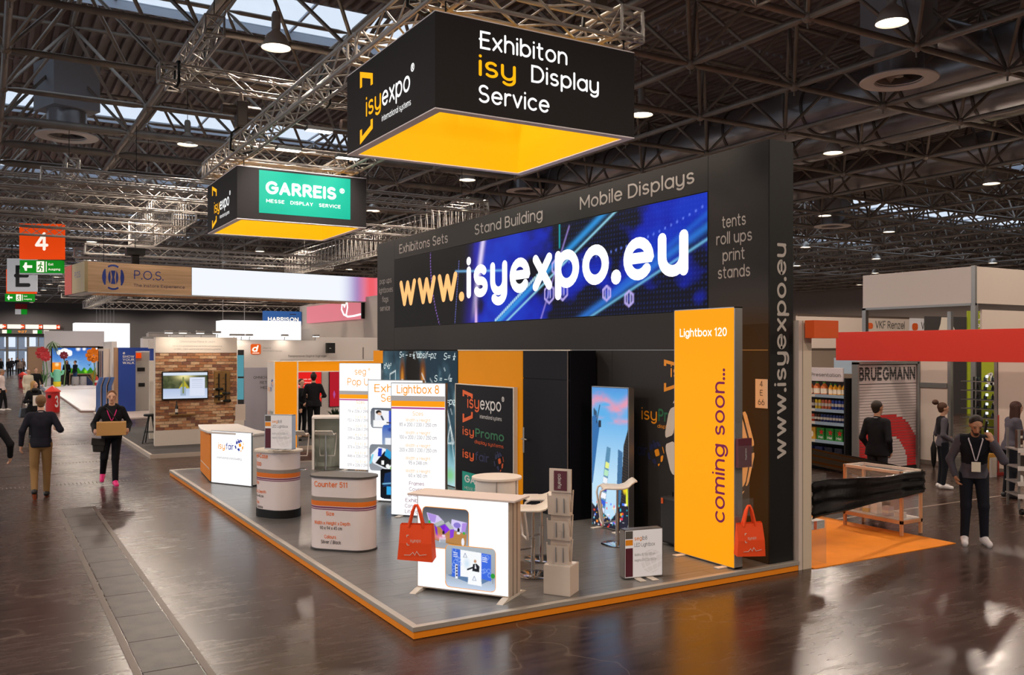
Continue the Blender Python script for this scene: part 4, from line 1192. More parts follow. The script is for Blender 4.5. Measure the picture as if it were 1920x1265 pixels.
t, fr = lightbox('light_box', 'lit display with four product pictures, in the middle of the white displays', 5.459, 13.93, -47.4, 0.98, 2.0)
text(fr, 'Exhibit', 0.42, 1.8, M_lgold, w=0.62, cap=0.13, align='c', y=-0.004, bold=0.005)
text(fr, 'Sets', 0.42, 1.64, M_lgold, w=0.36, cap=0.13, align='c', y=-0.004, bold=0.005)
M_pl = print_mat('lit photo print', 1.0, 0.6)
def photo(kind, aspect=1.0):
    cv = Canvas(56, 56, aspect, '8a8f98', 2)
    if kind == 0:
        cv.grad(0, '8f949c', 1, '5d6470'); cv.poly([(0.15, 0.1), (0.15, 0.9), (0.6, 0.85), (0.6, 0.15)], 'f2f4f8'); cv.poly([(0.6, 0.15), (0.6, 0.85), (1, 0.95), (1, 0.05)], '2a48c8')
        cv.ell(0.27, 0.78, 0.09, 0.1, '1a1412'); cv.ell(0.3, 0.7, 0.07, 0.08, 'e0b8a0'); cv.poly([(0.18, 0.35), (0.22, 0.66), (0.4, 0.62), (0.45, 0.35)], 'e8ecf4'); cv.line(0.36, 0.6, 0.42, 0.42, 0.03, '303848')
        cv.poly([(0.1, 0.08), (0.1, 0.4), (0.5, 0.4), (0.5, 0.08)], 'fafafa'); cv.line(0.55, 0.3, 0.95, 0.25, 0.03, '303438'); cv.poly([(0.8, 0.2), (0.95, 0.35), (1, 0.18)], '5fc83a'); cv.line(0.5, 0.2, 0.9, 0.12, 0.012, '505860')
    elif kind == 1:
        cv.grad(0, '9fb0c0', 1, '2a5fc0'); cv.poly([(0.45, 1), (0.62, 0.4), (0.75, 0.1), (1, 0.1), (1, 1)], '2f8fe0'); cv.poly([(0.55, 0.9), (0.75, 0.3), (1, 0.1), (1, 0.4)], 'c89860')
        cv.poly([(0.1, 0.05), (0.1, 0.45), (0.42, 0.45), (0.42, 0.05)], 'f4f6fa'); cv.rect(0.3, 0.42, 0.4, 0.6, 'e8ecf4'); cv.ell(0.3, 0.8, 0.16, 0.12, '0a2a90', 0.8, 0.5); cv.line(0.6, 0, 0.85, 0.7, 0.04, 'e8e0d8')
    elif kind == 2:
        cv.grad(0, '9a9ea6', 1, '7d838c'); cv.poly([(0.05, 0.6), (0.3, 0.9), (0.5, 0.85), (0.9, 0.62), (0.95, 0.35), (0.6, 0.05), (0.12, 0.3)], 'f0f4fa'); cv.poly([(0.2, 0.3), (0.5, 0.75), (0.85, 0.5), (0.6, 0.1)], '121418')
        cv.poly([(0.28, 0.55), (0.3, 0.85), (0.42, 0.85), (0.4, 0.55)], '1f3fc0'); cv.poly([(0.5, 0.6), (0.55, 0.85), (0.75, 0.7), (0.68, 0.45)], '2a9fd8'); cv.ell(0.6, 0.2, 0.06, 0.08, 'fafafa'); cv.ell(0.72, 0.14, 0.05, 0.05, '6fd02a'); cv.rect(0.4, 0.48, 0.25, 0.4, 'ffffff'); cv.line(0.05, 0.3, 0.12, 0.6, 0.03, '7fd8f0')
    else:
        cv.grad(0, '10151f', 1, '04060a'); cv.poly([(0.1, 0.4), (0.15, 0.85), (0.45, 0.95), (0.45, 0.5)], '12325f'); cv.ell(0.55, 0.72, 0.12, 0.14, 'ffb020', 1, 0.5); cv.rect(0.45, 0.7, 0.5, 0.95, '1f7fd0', 0.6)
        cv.rect(0.2, 0.38, 0.15, 0.42, '2fa8e8'); cv.rect(0.6, 0.8, 0.2, 0.36, '2f80d8'); cv.line(0.1, 0.5, 0.9, 0.62, 0.02, '8fd8ff', 0.8, True); cv.rect(0.78, 0.98, 0.4, 0.9, '0e2a50')
    return cv
rm = lambda x0, x1, z0, z1, r: (lambda X, Z: ((np.maximum(np.maximum(x0 + r - X, X - x1 + r), 0) ** 2 + np.maximum(np.maximum(z0 + r - Z, Z - z1 + r), 0) ** 2) <= r * r))
for k, (x0, x1, z0, z1) in enumerate(((0.05, 0.6, 1.2, 1.54), (0.26, 0.86, 0.88, 1.26), (0.03, 0.58, 0.5, 0.94), (0.22, 0.86, 0.05, 0.54))):
    picture(photo(k), 'product_picture', fr, x0, x1, z0, z1, -0.004 - 0.0015 * k, M_pl, mask=rm(x0, x1, z0, z1, 0.06))

t, fr = lightbox('light_box', 'lit pop up display with long size table, farthest of the white displays', 6.375, 17.884, -50, 0.98, 2.22)
text(fr, 'seg', 0.5, 1.98, M_lgold, w=0.26, cap=0.14, align='c', y=-0.004); text(fr, '®', 0.68, 2.06, M_lpale, w=0.05, y=-0.004)
text(fr, 'Pop Up', 0.5, 1.76, M_lgold, w=0.62, cap=0.15, align='c', y=-0.004)
stripes(fr, 0.98, 1.57)
text(fr, 'Sizes', 0.5, 1.38, M_lpale, w=0.2, cap=0.07, align='c', y=-0.004)
for k, s in enumerate(('79', '153', '226', '299', '373', '446', '519', '593')):
    text(fr, '%d x 3 / 4' % (k + 1), 0.5, 1.27 - k * 0.185, M_lpale, w=0.24, cap=0.05, align='c', y=-0.004)
    text(fr, s + ' x 226 / 299 cm', 0.5, 1.195 - k * 0.185, M_ltxt, w=0.6, cap=0.06, align='c', y=-0.004)

# tall orange light box
M_org_lit = lit('lit orange fabric', 'ff9e0c', 0.92)
t, fr = lightbox('light_box', 'tall orange lit box with upright purple words beside the black wall', 7.32, 8.47, -90, 1.03, 2.98, 0.12, M_org_lit)
text(fr, 'Lightbox 120', 0.11, 2.65, M_lwhite, w=0.8, cap=0.1, y=-0.004, bold=0.02)
M_purp = lit('purple letters', '8a2a5a', 0.45)
text(fr, 'coming soon...', 0.88, 0.5, M_purp, w=1.78, cap=0.21, rot=90, y=-0.004, bold=0.015)
# acrylic leaflet holder on its end
M_acr = mat('clear acrylic', '9aa0a2', 0.03, alpha=0.07, spec=0.8)
M_maroon = mat('maroon paper', '571a2a', 0.5)
h_ = thing('leaflet_holder', 'clear acrylic holder with maroon leaflets on the tall orange light box edge', 'leaflet holder', (7.36, 7.43, 0.72), 0)
MB().box(-0.07, 0.17, -0.012, -0.008, 0.0, 1.05).box(-0.07, 0.17, -0.07, -0.066, 0.0, 0.2).box(-0.07, 0.17, -0.07, -0.008, 0, 0.004).box(-0.07, 0.17, -0.075, -0.071, 0.55, 0.8).box(-0.07, 0.17, -0.075, -0.008, 0.546, 0.55).o('acrylic_pocket', M_acr, h_)
lf = MB().box(-0.055, 0.155, -0.062, -0.02, 0.555, 0.88).o('leaflet', M_maroon, h_)
text(lf, 'isyexpo', 0.07, 0.64, M_wtext, w=0.13, rot=90, y=-0.064)

# city picture light box
cv = Canvas(72, 180, 0.375, '5fa8e8', 2)
cv.grad(0, 'd8ecfa', 1, '3f86dc'); n1 = cv.noise(14, 9, 21); n2 = cv.noise(6, 16, 8)
cv.grad(0.35, 'bfe2f8', 0.8, '5fb0ea')
cl = np.exp(-((cv.Y - 0.89 - 0.04 * np.sin(cv.X * 18)) / 0.045) ** 2) * np.clip((n2 - 0.38) * 5, 0, 1) + np.exp(-((cv.Y - 0.765) / 0.02) ** 2) * np.clip((n2 - 0.4) * 4, 0, 1)
cv.blend(cl * 0.95, 'e89ab0'); cv.blend(np.clip(cv.Y - 0.9, 0, 1) * 6, '4a80d0')
def tower(pts, c, c2, step=0.012):
    m0 = cv.c.copy(); cv.poly(pts, c)
    d = np.abs(cv.c - m0).sum(-1) > 1e-6
    cv.blend(d * (np.mod(cv.Y + cv.X * 0.3, step) < step * 0.4) * 0.55, c2)
tower([(0, 0.45), (0.02, 0.85), (0.055, 0.82), (0.05, 0.7), (0, 0.42)], '22384f', '5f88b0')
tower([(0, 0.3), (0, 0.78), (0.035, 0.8), (0.085, 0.72), (0.06, 0.6), (0.01, 0.3)], '3a78b8', '1f4a80')
cv.line(0.05, 0.74, 0.085, 0.87, 0.004, '24303c'); cv.rect(0.07, 0.1, 0.71, 0.76, '2a3440')
tower([(0.07, 0.05), (0.16, 0.58), (0.2, 0.57), (0.13, 0.05)], '2f6f9a', 'a8d8f0')
for k, c in enumerate(('e8f08a', 'b8e8c0', 'f0f4fa', '5f40b0', 'f8f8ff', '3a60d8', 'e0e8ff')):
    cv.poly([(0.148 - k * 0.012, 0.47 - k * 0.055), (0.185 - k * 0.008, 0.46 - k * 0.055), (0.178 - k * 0.008, 0.42 - k * 0.055), (0.14 - k * 0.012, 0.425 - k * 0.055)], c)
tower([(0.25, 0.05), (0.275, 0.57), (0.32, 0.55), (0.31, 0.05)], '1f4f80', '7fb8e0')
tower([(0.29, 0.05), (0.33, 0.6), (0.375, 0.72), (0.375, 0.03)], '20222c', '584a30', 0.02)
cv.ell(0.345, 0.3, 0.03, 0.05, 'f0d020', 1, 0.5); cv.ell(0.365, 0.22, 0.015, 0.12, 'e8f040', 1, 0.5)
rs = np.random.RandomState(2)
tower([(0, 0), (0, 0.16), (0.04, 0.13), (0.08, 0.2), (0.12, 0.1), (0.2, 0.06), (0.26, 0.12), (0.3, 0.2), (0.375, 0.18), (0.375, 0)], '1c2030', '3a3040')
for k in range(90):
    cx, cy = rs.rand() * 0.375, rs.rand() ** 1.6 * 0.2
    cv.rect(cx, cx + 0.004 + rs.rand() * 0.02, cy, cy + 0.004 + rs.rand() * 0.015, ['ff5020', 'ffd040', 'f4f6ff', '4a80ff', 'ff3070', '40c8e0'][rs.randint(6)], 0.9)
t, fr = lightbox('light_box', 'lit picture of city towers under a pink cloud sky beside the cabin', 7.43, 10.36, -84, 0.75, 1.98, 0.1, M_deep)
picture(cv, 'city_picture', fr, 0.012, 0.738, 0.03, 1.965, -0.004, print_mat('lit city print', 1.0, 0.6))

# small light boxes
M_panel = lit('softly lit print', 'ece0da', 0.5)
def small_box(lab, x, y, z, rz, w, h):
    t, fr = lightbox('small_light_box', lab, x, y, rz, w, h, 0.11, M_panel, z=z)
    MB().box(0.012, 0.1, -0.005, -0.002, 0.03, h - 0.2).o('maroon_stripe', M_maroon, fr)
    MB().box(0.012, 0.1, -0.005, -0.002, h - 0.17, h - 0.11).o('orange_stripe', M_gold, fr)
    MB().box(0.012, 0.1, -0.005, -0.002, h - 0.1, h - 0.015).o('grey_stripe', M_dtext, fr)
    text(fr, 'seg', 0.12, h - 0.12, M_gold, w=0.09, cap=0.045, y=-0.004, bold=0.02); text(fr, 'lb8', 0.215, h - 0.12, M_dtext, w=0.06, cap=0.045, y=-0.004)
    text(fr, 'LED Lightbox', 0.12, h - 0.19, M_dtext, w=0.25, cap=0.042, y=-0.004)
    text(fr, 'Widths: 85/100/200 cm', 0.12, h - 0.29, M_alud, w=0.25, cap=0.028, y=-0.004)
    text(fr, 'Heights: 200/230/250 cm', 0.12, h - 0.35, M_alud, w=0.27, cap=0.028, y=-0.004)
    globe_mark(fr, w * 0.7, h * 0.34, 0.13, lit('pale lit print', 'e2d5ce', 0.5), MATS['pale lit print'])
small_box('small lit info box with maroon stripe standing on the platform floor', 5.97, 7.72, PH, -11, 0.47, 0.54)
small_box('small lit info box with maroon stripe standing on the oval counter top', 3.56, 13.2, 1.02 + PH, -42, 0.44, 0.52)

# ------------------------------------------------------------------ picture counter with top board
M_rackc = mat('beige aluminium', 'c8b6a6', 0.45, metal=0.2)
DK = thing('picture_counter', 'lit white counter with two stand pictures and pale wooden top', 'counter', (3.878, 8.51, PH), -54.5)
MB().box(0, 1.05, 0, 0.28, 0.03, 0.985).o('counter_body', M_rackc, DK, 0.004)
fr = MB().box(0.012, 1.038, -0.004, 0.0, 0.045, 0.98).o('front_fabric', M_glow, DK)
for k in (0.09, 0.19): MB().box(1.05, 1.053, k - 0.004, k + 0.004, 0.03, 0.98).o('profile_groove', M_steeldark, DK)
MB().box(-0.09, 1.13, -0.05, 0.33, 0.985, 1.005).o('top_board', mat('pale top board', 'd9c7be', 0.5), DK, 0.003)
for fx in (0.02, 1.0):
    MB().prism([(-0.16, 0), (0.44, 0), (0.32, 0.03), (-0.04, 0.03)], fx - 0.02, fx + 0.05, 0, 'yz').o('foot', M_cream, DK)
text(DK, '80', 0.93, 0.86, M_rdor, w=0.05, y=0.0)
cv = Canvas(110, 84, 1.3, '5a5e68', 2)
cv.grad(0.0, 'a5aab4', 1, '4a4e58')
cv.poly([(0.16, 0.52), (0.5, 0.42), (1.22, 0.2), (1.2, 0.08), (0.9, 0.1), (0.2, 0.22)], 'a9773f'); cv.poly([(0.2, 0.22), (0.16, 0.55), (0.6, 0.5), (1.25, 0.4), (1.22, 0.12)], 'b8844a')
cv.poly([(0.12, 0.86), (0.45, 0.8), (0.62, 0.66), (0.3, 0.58), (0.18, 0.66)], 'd8c8f4'); cv.poly([(0.14, 0.85), (0.4, 0.8), (0.36, 0.62), (0.22, 0.64)], '8a50d0', 0.6)
cv.poly([(0.83, 0.74), (1.26, 0.68), (1.2, 0.42), (0.8, 0.5)], 'd8ccf8'); cv.ell(0.98, 0.6, 0.1, 0.07, '6f58c8', 0.8); cv.poly([(1.12, 0.66), (1.26, 0.68), (1.2, 0.42), (1.1, 0.45)], '9a60d8', 0.7)
cv.poly([(0.34, 0.6), (0.56, 0.7), (0.64, 0.62), (0.4, 0.52)], 'b4b8b8'); cv.poly([(0.64, 0.62), (0.74, 0.68), (0.9, 0.52), (0.82, 0.44)], 'b8bcbc')
cv.poly([(0.5, 0.54), (0.64, 0.6), (0.64, 0.36)], '7a28d0'); cv.poly([(0.64, 0.6), (0.78, 0.48), (0.64, 0.36)], '8a30e0'); cv.poly([(0.78, 0.48), (0.9, 0.5), (0.88, 0.3), (0.78, 0.26)], '8a40d8'); cv.poly([(0.34, 0.56), (0.42, 0.5), (0.44, 0.28), (0.38, 0.34)], '7a30c8')
for cx, cy in ((0.26, 0.48), (1.02, 0.44), (0.6, 0.34)):
    cv.ell(cx, cy + 0.05, 0.035, 0.05, '1c1c22'); cv.ell(cx, cy - 0.03, 0.05, 0.03, 'e8ecf0')
cv.rect(0.48, 0.66, 0.14, 0.28, 'd0d8e0'); cv.rect(0.5, 0.66, 0.14, 0.22, 'a8b0ba'); cv.ell(0.2, 0.63, 0.03, 0.04, '2fb03a'); cv.ell(1.17, 0.42, 0.03, 0.04, '2fb03a'); cv.ell(1.14, 0.2, 0.04, 0.1, 'f0f0fa')
cv.blend(np.exp(-((cv.X - 0.5) / 0.16) ** 2 - ((cv.Y - 0.28) / 0.06) ** 2) * 0.6, 'ff7fc0')
picture(cv, 'stand_picture', fr, 0.07, 0.6, 0.46, 0.87, -0.0065, M_pl, mask=rm(0.07, 0.6, 0.46, 0.87, 0.045))
cv = Canvas(110, 96, 1.15, 'a2aab4', 2)
cv.grad(0, 'c8d8ee', 0.35, '98a2ae'); cv.grad(0.3, '9aa4ae', 1, 'aab2ba', (cv.Y > 0.3) * 1.0)
cv.poly([(0.04, 0.28), (0.3, 0.34), (1.1, 0.3), (0.75, 0.1)], '5f7fa8'); cv.poly([(0.15, 0.25), (0.15, 0.93), (0.35, 0.91), (0.35, 0.28)], '3a68d8'); cv.poly([(0.83, 0.28), (0.83, 0.88), (1.05, 0.86), (1.05, 0.24)], '3f6ce0')
cv.poly([(0.35, 0.28), (0.35, 0.91), (0.83, 0.88), (0.83, 0.28)], 'f8fafc'); cv.ell(0.5, 0.6, 0.1, 0.16, 'cfe4f4', 0.9, 0.8)
for k in range(14):
    cx, cy = (0.17 + 0.17 * rs.rand(), 0.3 + 0.6 * rs.rand()) if k % 2 else (0.86 + 0.17 * rs.rand(), 0.3 + 0.5 * rs.rand())
    cv.ell(cx, cy, 0.04, 0.045, '9fc0ff', 0.8, ring=0.12)
for k in range(3): cv.line(0.19, 0.83 - k * 0.045, 0.28, 0.82 - k * 0.045, 0.008, 'f0f4ff'); cv.line(0.86, 0.78 - k * 0.045, 0.96, 0.77 - k * 0.045, 0.008, 'f0f4ff')
cv.rect(0.23, 0.29, 0.22, 0.55, 'f4f4f8')
for k in range(4): cv.rect(0.245, 0.28, 0.48 - k * 0.07, 0.53 - k * 0.07, '2a3a5a')
cv.poly([(0.62, 0.4), (0.64, 0.6), (0.72, 0.62), (0.79, 0.56), (0.78, 0.4)], '20222a'); cv.ell(0.69, 0.67, 0.03, 0.04, 'c89878'); cv.poly([(0.68, 0.5), (0.69, 0.62), (0.72, 0.5)], 'f4f4f8'); cv.line(0.64, 0.52, 0.52, 0.46, 0.02, '20222a')
cv.poly([(0.52, 0.12), (0.54, 0.44), (0.82, 0.42), (0.84, 0.1)], 'fafcff'); cv.ell(1.09, 0.37, 0.05, 0.06, '2f9a3a'); cv.line(1.09, 0.3, 1.09, 0.2, 0.01, '8a9098')
for (cx, cy) in ((0.46, 0.78), (0.67, 0.26)): 
    for a, b, c, d in ((-0.04, -0.04, 0, 0.06), (0, 0.06, 0.04, -0.04), (0.04, -0.04, -0.04, -0.04)): cv.line(cx + a, cy + b, cx + c, cy + d, 0.006, '7a8ab0')
picture(cv, 'stand_picture', fr, 0.34, 0.9, 0.075, 0.5, -0.008, M_pl, mask=rm(0.34, 0.9, 0.075, 0.5, 0.045))
b = MB()
for x0, x1, z0, z1, y in ((0.07, 0.6, 0.46, 0.87, -0.006), (0.34, 0.9, 0.075, 0.5, -0.0075)):
    b.prism(rrect(x0 - 0.006, x1 + 0.006, z0 - 0.006, z1 + 0.006, 0.05), y, y + 0.001, 0, 'xz')
b.o('picture_border', M_lgold, fr)

# ------------------------------------------------------------------ carrier bags
M_bag = mat('red orange bag', 'f04a0a', 0.75)
def carrier_bag(lab, x, y, z, rz):
    """z = top of the handles"""
    t = thing('carrier_bag', lab, 'bag', (x, y, z), rz, 'red orange carrier bags')
    w, h = 0.165, 0.37
    zt = -0.2
    v = [(-w, -0.012, zt), (w, -0.012, zt), (w + 0.015, -0.055, zt - h), (-w - 0.02, -0.055, zt - h + 0.02), (-w + 0.01, 0.02, zt + 0.01), (w + 0.01, 0.03, zt + 0.01), (w + 0.03, 0.06, zt - h + 0.03), (-w, 0.05, zt - h + 0.03)]
    v += [(-w - 0.005, -0.05, zt - h * 0.5), (w + 0.004, -0.055, zt - h * 0.5)]
    MB().add(v, [(0, 8, 9, 1), (8, 3, 2, 9), (4, 5, 6, 7), (1, 9, 2, 6, 5), (0, 4, 7, 3, 8), (3, 7, 6, 2)]).o('bag_body', M_bag, t)
    for yy, s in ((-0.015, 0), (0.025, 1)):
        MB().tube([(-0.075, yy, zt - 0.03), (-0.07, yy, zt), (-0.035, yy * 0.5, -0.06), (-0.012, 0, -0.006), (0.012, 0, -0.006), (0.035, yy * 0.5, -0.06), (0.07, yy, zt), (0.075, yy, zt - 0.03)], 0.016, 6).o('handle', M_bag, t)
    p = text(t, 'isyexpo', -0.05, zt - 0.17, M_cream, w=0.11, cap=0.035, y=-0.055)
    b = MB(); stroke(b, [(-0.065, zt - 0.1), (-0.085, zt - 0.1), (-0.085, zt - 0.12)], 0.007, -0.056, -0.053); stroke(b, [(-0.085, zt - 0.18), (-0.08, zt - 0.2), (-0.06, zt - 0.2)], 0.007, -0.058, -0.055)
    stroke(b, [(-0.11, zt - 0.3), (-0.05, zt - 0.3), (-0.02, zt - 0.27), (0.0, zt - 0.3), (0.02, zt - 0.26), (0.05, zt - 0.3), (0.12, zt - 0.29)], 0.005, -0.066, -0.063)
    b.o('printed_mark', M_cream, t)
carrier_bag('red orange carrier bag hanging on the corner of the picture counter', 3.8, 8.36, 1.02, -38)
carrier_bag('red orange carrier bag hanging on the tall orange light box edge', 7.38, 7.28, 0.86, -12)

# ------------------------------------------------------------------ folding leaflet rack
RK = thing('leaflet_rack', 'beige zigzag leaflet rack with maroon leaflet on top', 'leaflet rack', (4.94, 7.72, PH), -55)
M_rack = mat('beige rack', 'cdbcae', 0.5)
MB().box(0, 0.29, -0.02, 0.24, 0, 0.3).o('base_box', M_rack, RK, 0.004)
MB().box(0.005, 0.285, -0.0, 0.22, 0.3, 0.304).o('base_lid', M_white, RK)
for k in range(3):
    z = 0.3 + k * 0.25; y = 0.05 + 0.012 * k
    pts = [(y - 0.02, z), (y + 0.06, z), (y + 0.1, z + 0.25), (y + 0.085, z + 0.25), (y + 0.05, z + 0.03), (y - 0.01, z + 0.03), (y - 0.03, z + 0.22), (y - 0.045, z + 0.22)]
    pk_ = MB().prism(pts, 0.02, 0.03, 0, 'yz').prism(pts, 0.25, 0.26, 0, 'yz').add([(0.03, y - 0.02, z), (0.25, y - 0.02, z), (0.25, y - 0.045, z + 0.2), (0.03, y - 0.045, z + 0.2)], [(0, 1, 2, 3)])
    pk_.box(0.03, 0.25, y + 0.05, y + 0.06, z, z + 0.25)
    q = pk_.o('pocket', M_rack, RK)
    MB().box(0.12, 0.128, y - 0.05, y - 0.03, z + 0.03, z + 0.18).box(0.2, 0.208, y - 0.05, y - 0.03, z + 0.03, z + 0.18).o('pocket_slot', M_alud, q)
MB().box(0.02, 0.26, 0.09, 0.11, 1.03, 1.27).o('top_plate', M_rack, RK)
lf = MB().box(0.075, 0.215, 0.08, 0.088, 1.05, 1.25).o('leaflet', M_maroon, RK)
text(lf, 'isyexpo', 0.15, 1.07, M_wtext, w=0.15, cap=0.04, rot=90, y=0.079)

# ------------------------------------------------------------------ round and oval counters
def stadium(s, r, n=10):
    pts = []
    for i in range(n + 1):
        a = -PI / 2 + PI * i / n; pts.append((s / 2 + r * math.cos(a), r * math.sin(a)))
    for i in range(n + 1):
        a = PI / 2 + PI * i / n; pts.append((-s / 2 + r * math.cos(a), r * math.sin(a)))
    return pts
def wrap(ob, s, r):
    """lay flat letters round the end of an oval body whose front is at y = -r"""
    me = ob.data; n = len(me.vertices); co = np.empty(n * 3); me.vertices.foreach_get('co', co); co = co.reshape(-1, 3)
    off = -co[:, 1]
    x = co[:, 0]; h = s / 2
    a = np.where(x > h, (x - h) / r, np.where(x < -h, (x + h) / r, 0))
    rr = r + off
    co[:, 0] = np.where(np.abs(x) <= h, x, np.sign(x) * h + rr * np.sin(a)); co[:, 1] = -rr * np.cos(a)
    me.vertices.foreach_set('co', co.ravel()); me.update()
M_stg = mat('grey stripe', '8a7f76', 0.5); M_sto = mat('orange stripe', 'e0700f', 0.5); M_stp = mat('purple stripe', '7a3558', 0.5)
M_skin_w = mat('counter wrap', 'e4d6d4', 0.45); M_cor = mat('warm orange letters', 'ee7420', 0.5)
def oval_counter(lab, x, y, rz, s, r, h, top_m, base_m, base_h, over, lines):
    t = thing('oval_counter', lab, 'counter', (x, y, PH), rz)
    MB().prism(stadium(s, r), base_h, h - 0.02, 0, 'xy', True).o('body', M_skin_w, t)
    MB().prism(stadium(s, r + 0.012), 0, base_h, 0, 'xy', True).o('base', base_m, t)
    MB().prism(stadium(s, r + over), h - 0.02, h + 0.005, 0, 'xy', True).o('top', top_m, t, 0.004)
    for z0, z1, m, nm in ((h * 0.67, h * 0.725, M_stg, 'grey_stripe'), (h * 0.605, h * 0.67, M_sto, 'orange_stripe'), (h * 0.575, h * 0.597, M_stp, 'purple_stripe'), (h * 0.553, h * 0.566, M_stp, 'purple_stripe')):
        MB().prism(stadium(s, r + 0.002), z0, z1, 0, 'xy', True).o(nm, m, t)
    for txt, cx, z, w, cap, m in lines:
        ob = text(t, txt, cx, z, m, w=w, cap=cap, align='c', y=-0.003, bold=0.028)
        wrap(ob, s, r)
    return t
oval_counter('oval counter with dark top and size table beside the platform edge', 3.905, 10.78, -46, 0.42, 0.215, 0.92, mat('dark counter top', '4c4642', 0.4), mat('dark base rim', '34302e', 0.4), 0.025, 0.02,
             [('Counter 511', -0.08, 0.79, 0.46, 0.07, M_cor), ('Size', -0.08, 0.44, 0.11, 0.05, M_cor), ('Width x Height x Depth', -0.06, 0.325, 0.5, 0.045, M_cor), ('90 x 94 x 45 cm', -0.07, 0.265, 0.3, 0.042, M_dtext), ('Colours', -0.08, 0.155, 0.16, 0.045, M_cor), ('Silver / Black', -0.07, 0.09, 0.27, 0.045, M_dtext)])
oval_counter('oval counter with pale wooden top and black foot carrying an info box', 3.83, 13.42, -62, 0.2, 0.25, 0.99, mat('pale wooden top', 'ded0bf', 0.5), M_deep, 0.12, 0.04,
             [('Travel Case', -0.17, 0.88, 0.42, 0.07, M_cor), ('500', -0.17, 0.76, 0.14, 0.06, M_cor), ('Size', -0.2, 0.49, 0.1, 0.05, M_cor), ('Height x Depth', -0.2, 0.36, 0.4, 0.045, M_cor), ('90 x 94 x 45 cm', -0.2, 0.295, 0.3, 0.04, M_dtext), ('Top', -0.2, 0.2, 0.1, 0.045, M_cor), ('Black / White', -0.2, 0.13, 0.27, 0.045, M_dtext)])
RT = thing('round_counter', 'round white counter with pale top behind the picture counter', 'counter', (5.12, 9.02, PH), 0)
MB().lathe([(0.25, 0), (0.25, 1.0)], n=40).o('body', M_white, RT)
MB().lathe([(0.0, 1.0), (0.285, 1.0), (0.29, 1.005), (0.29, 1.025), (0.285, 1.03), (0, 1.03)], n=44).o('top', mat('pale counter top', 'ddd0c4', 0.45), RT)
MB().lathe([(0.26, 0), (0.26, 0.08), (0.25, 0.08)], n=40).o('base', mat('red base', '7d1d22', 0.5), RT)
for k in range(4):
    a = math.radians(-120 + 62 * k)
    MB().tube([(0.253 * math.cos(a), 0.253 * math.sin(a), 0.08), (0.253 * math.cos(a), 0.253 * math.sin(a), 1.0)], 0.008, 6).o('seam_profile', M_alu, RT)

# counter with lit front and orange flank
IC = thing('lit_front_counter', 'counter with orange flank and lit globe logo front at the platform edge', 'counter', (3.668, 17.31, PH), -60.4)
MB().prism([(-1.38, 1.0), (-0.05, 0.05), (1.05, 0.03), (1.05, 0.42), (0.5, 0.6), (-0.9, 1.45)][::1], 0.03, 0.93, 0, 'xy').o('body', M_white, IC)
fr = MB().box(0.0, 1.05, 0.0, 0.03, 0.01, 0.985).o('lit_front', M_alu, IC)
MB().box(0.012, 1.038, -0.003, 0.0, 0.02, 0.975).o('front_fabric', M_glow, fr)
og = MB().prism([(-1.41, 0.97), (-0.03, 0.0), (-0.02, 0.03), (-1.39, 1.0)], 0.03, 0.9, 0, 'xy').o('orange_flank', M_orange, IC)
MB().prism([(-1.33, 0.905), (-0.1, 0.04), (-0.1, 0.06), (-1.33, 0.94)], 0.24, 0.255, 0, 'xy').o('slot', M_cream, og)
MB().prism([(-1.46, 0.96), (-1.1, 0.66), (-0.6, 0.28), (-0.03, -0.04), (1.08, 0.02), (1.08, 0.46), (0.5, 0.66), (-0.9, 1.5)], 0.93, 0.965, 0, 'xy').o('top', M_white, IC, 0.004)
M_lor = lit('lit orange letters', 'f29a12', 0.9); M_lbl = lit('lit blue letters', '3038a0', 0.7)
text(fr, 'isy', 0.19, 0.65, M_lor, w=0.18, cap=0.12, y=-0.005, bold=0.015); text(fr, 'fair', 0.395, 0.65, M_lbl, w=0.2, cap=0.12, y=-0.005, bold=0.015)
globe_mark(fr, 0.74, 0.74, 0.12, M_lbl, M_lor, y=-0.005)
text(fr, 'international stand building', 0.16, 0.47, M_ltxt, w=0.64, cap=0.045, y=-0.005)

# orange portal at the end of the platform
AR = thing('orange_portal', 'orange portal frame with white logo flank behind the size displays', 'portal', (5.33, 19.0, PH), 0)
M_orl = lit('softly lit orange', 'f5930a', 0.68)
MB().box(0, 0.5, 0, 0.5, 0, 2.24).o('portal_post', M_orl, AR, 0.004)
MB().box(0.5, 2.5, 0.02, 0.3, 2.03, 2.24).o('lintel', M_orl, AR, 0.004)
MB().box(2.28, 2.5, 0.02, 0.3, 0, 2.03).o('portal_post', M_orl, AR, 0.004)
MB().box(0.49, 0.52, -0.01, 0.02, 0, 2.25).box(-0.012, 0.01, -0.012, 0.01, 0, 2.25).box(0.5, 2.5, -0.006, 0.02, 2.01, 2.03).box(-0.01, 2.51, -0.006, 0.5, 2.24, 2.255).o('edge_profile', M_cream, AR)
fl = MB().box(0, 0.5, -0.01, 0, 0.02, 2.235).o('white_flank', mat('logo flank', 'd8ccc2', 0.5), AR); fl.location = (0, 0.5, 0); fl.rotation_euler = (0, 0, -PI / 2)
text(fl, 'isy', 0.06, 1.6, M_otext, w=0.14, cap=0.12, y=-0.011); text(fl, 'fair', 0.21, 1.6, M_blue, w=0.15, cap=0.12, y=-0.011); globe_mark(fl, 0.38, 1.78, 0.09, M_blue, M_otext, y=-0.011)
text(fl, 'isy', 0.06, 1.1, M_rdor, w=0.13, cap=0.1, y=-0.011); text(fl, 'Promo', 0.2, 1.1, M_green, w=0.25, cap=0.1, y=-0.011)
MB().box(0.03, 0.46, -0.013, -0.011, 0.25, 0.75).o('printed_picture', mat('pale blue print', 'b8cfd2', 0.5), fl)

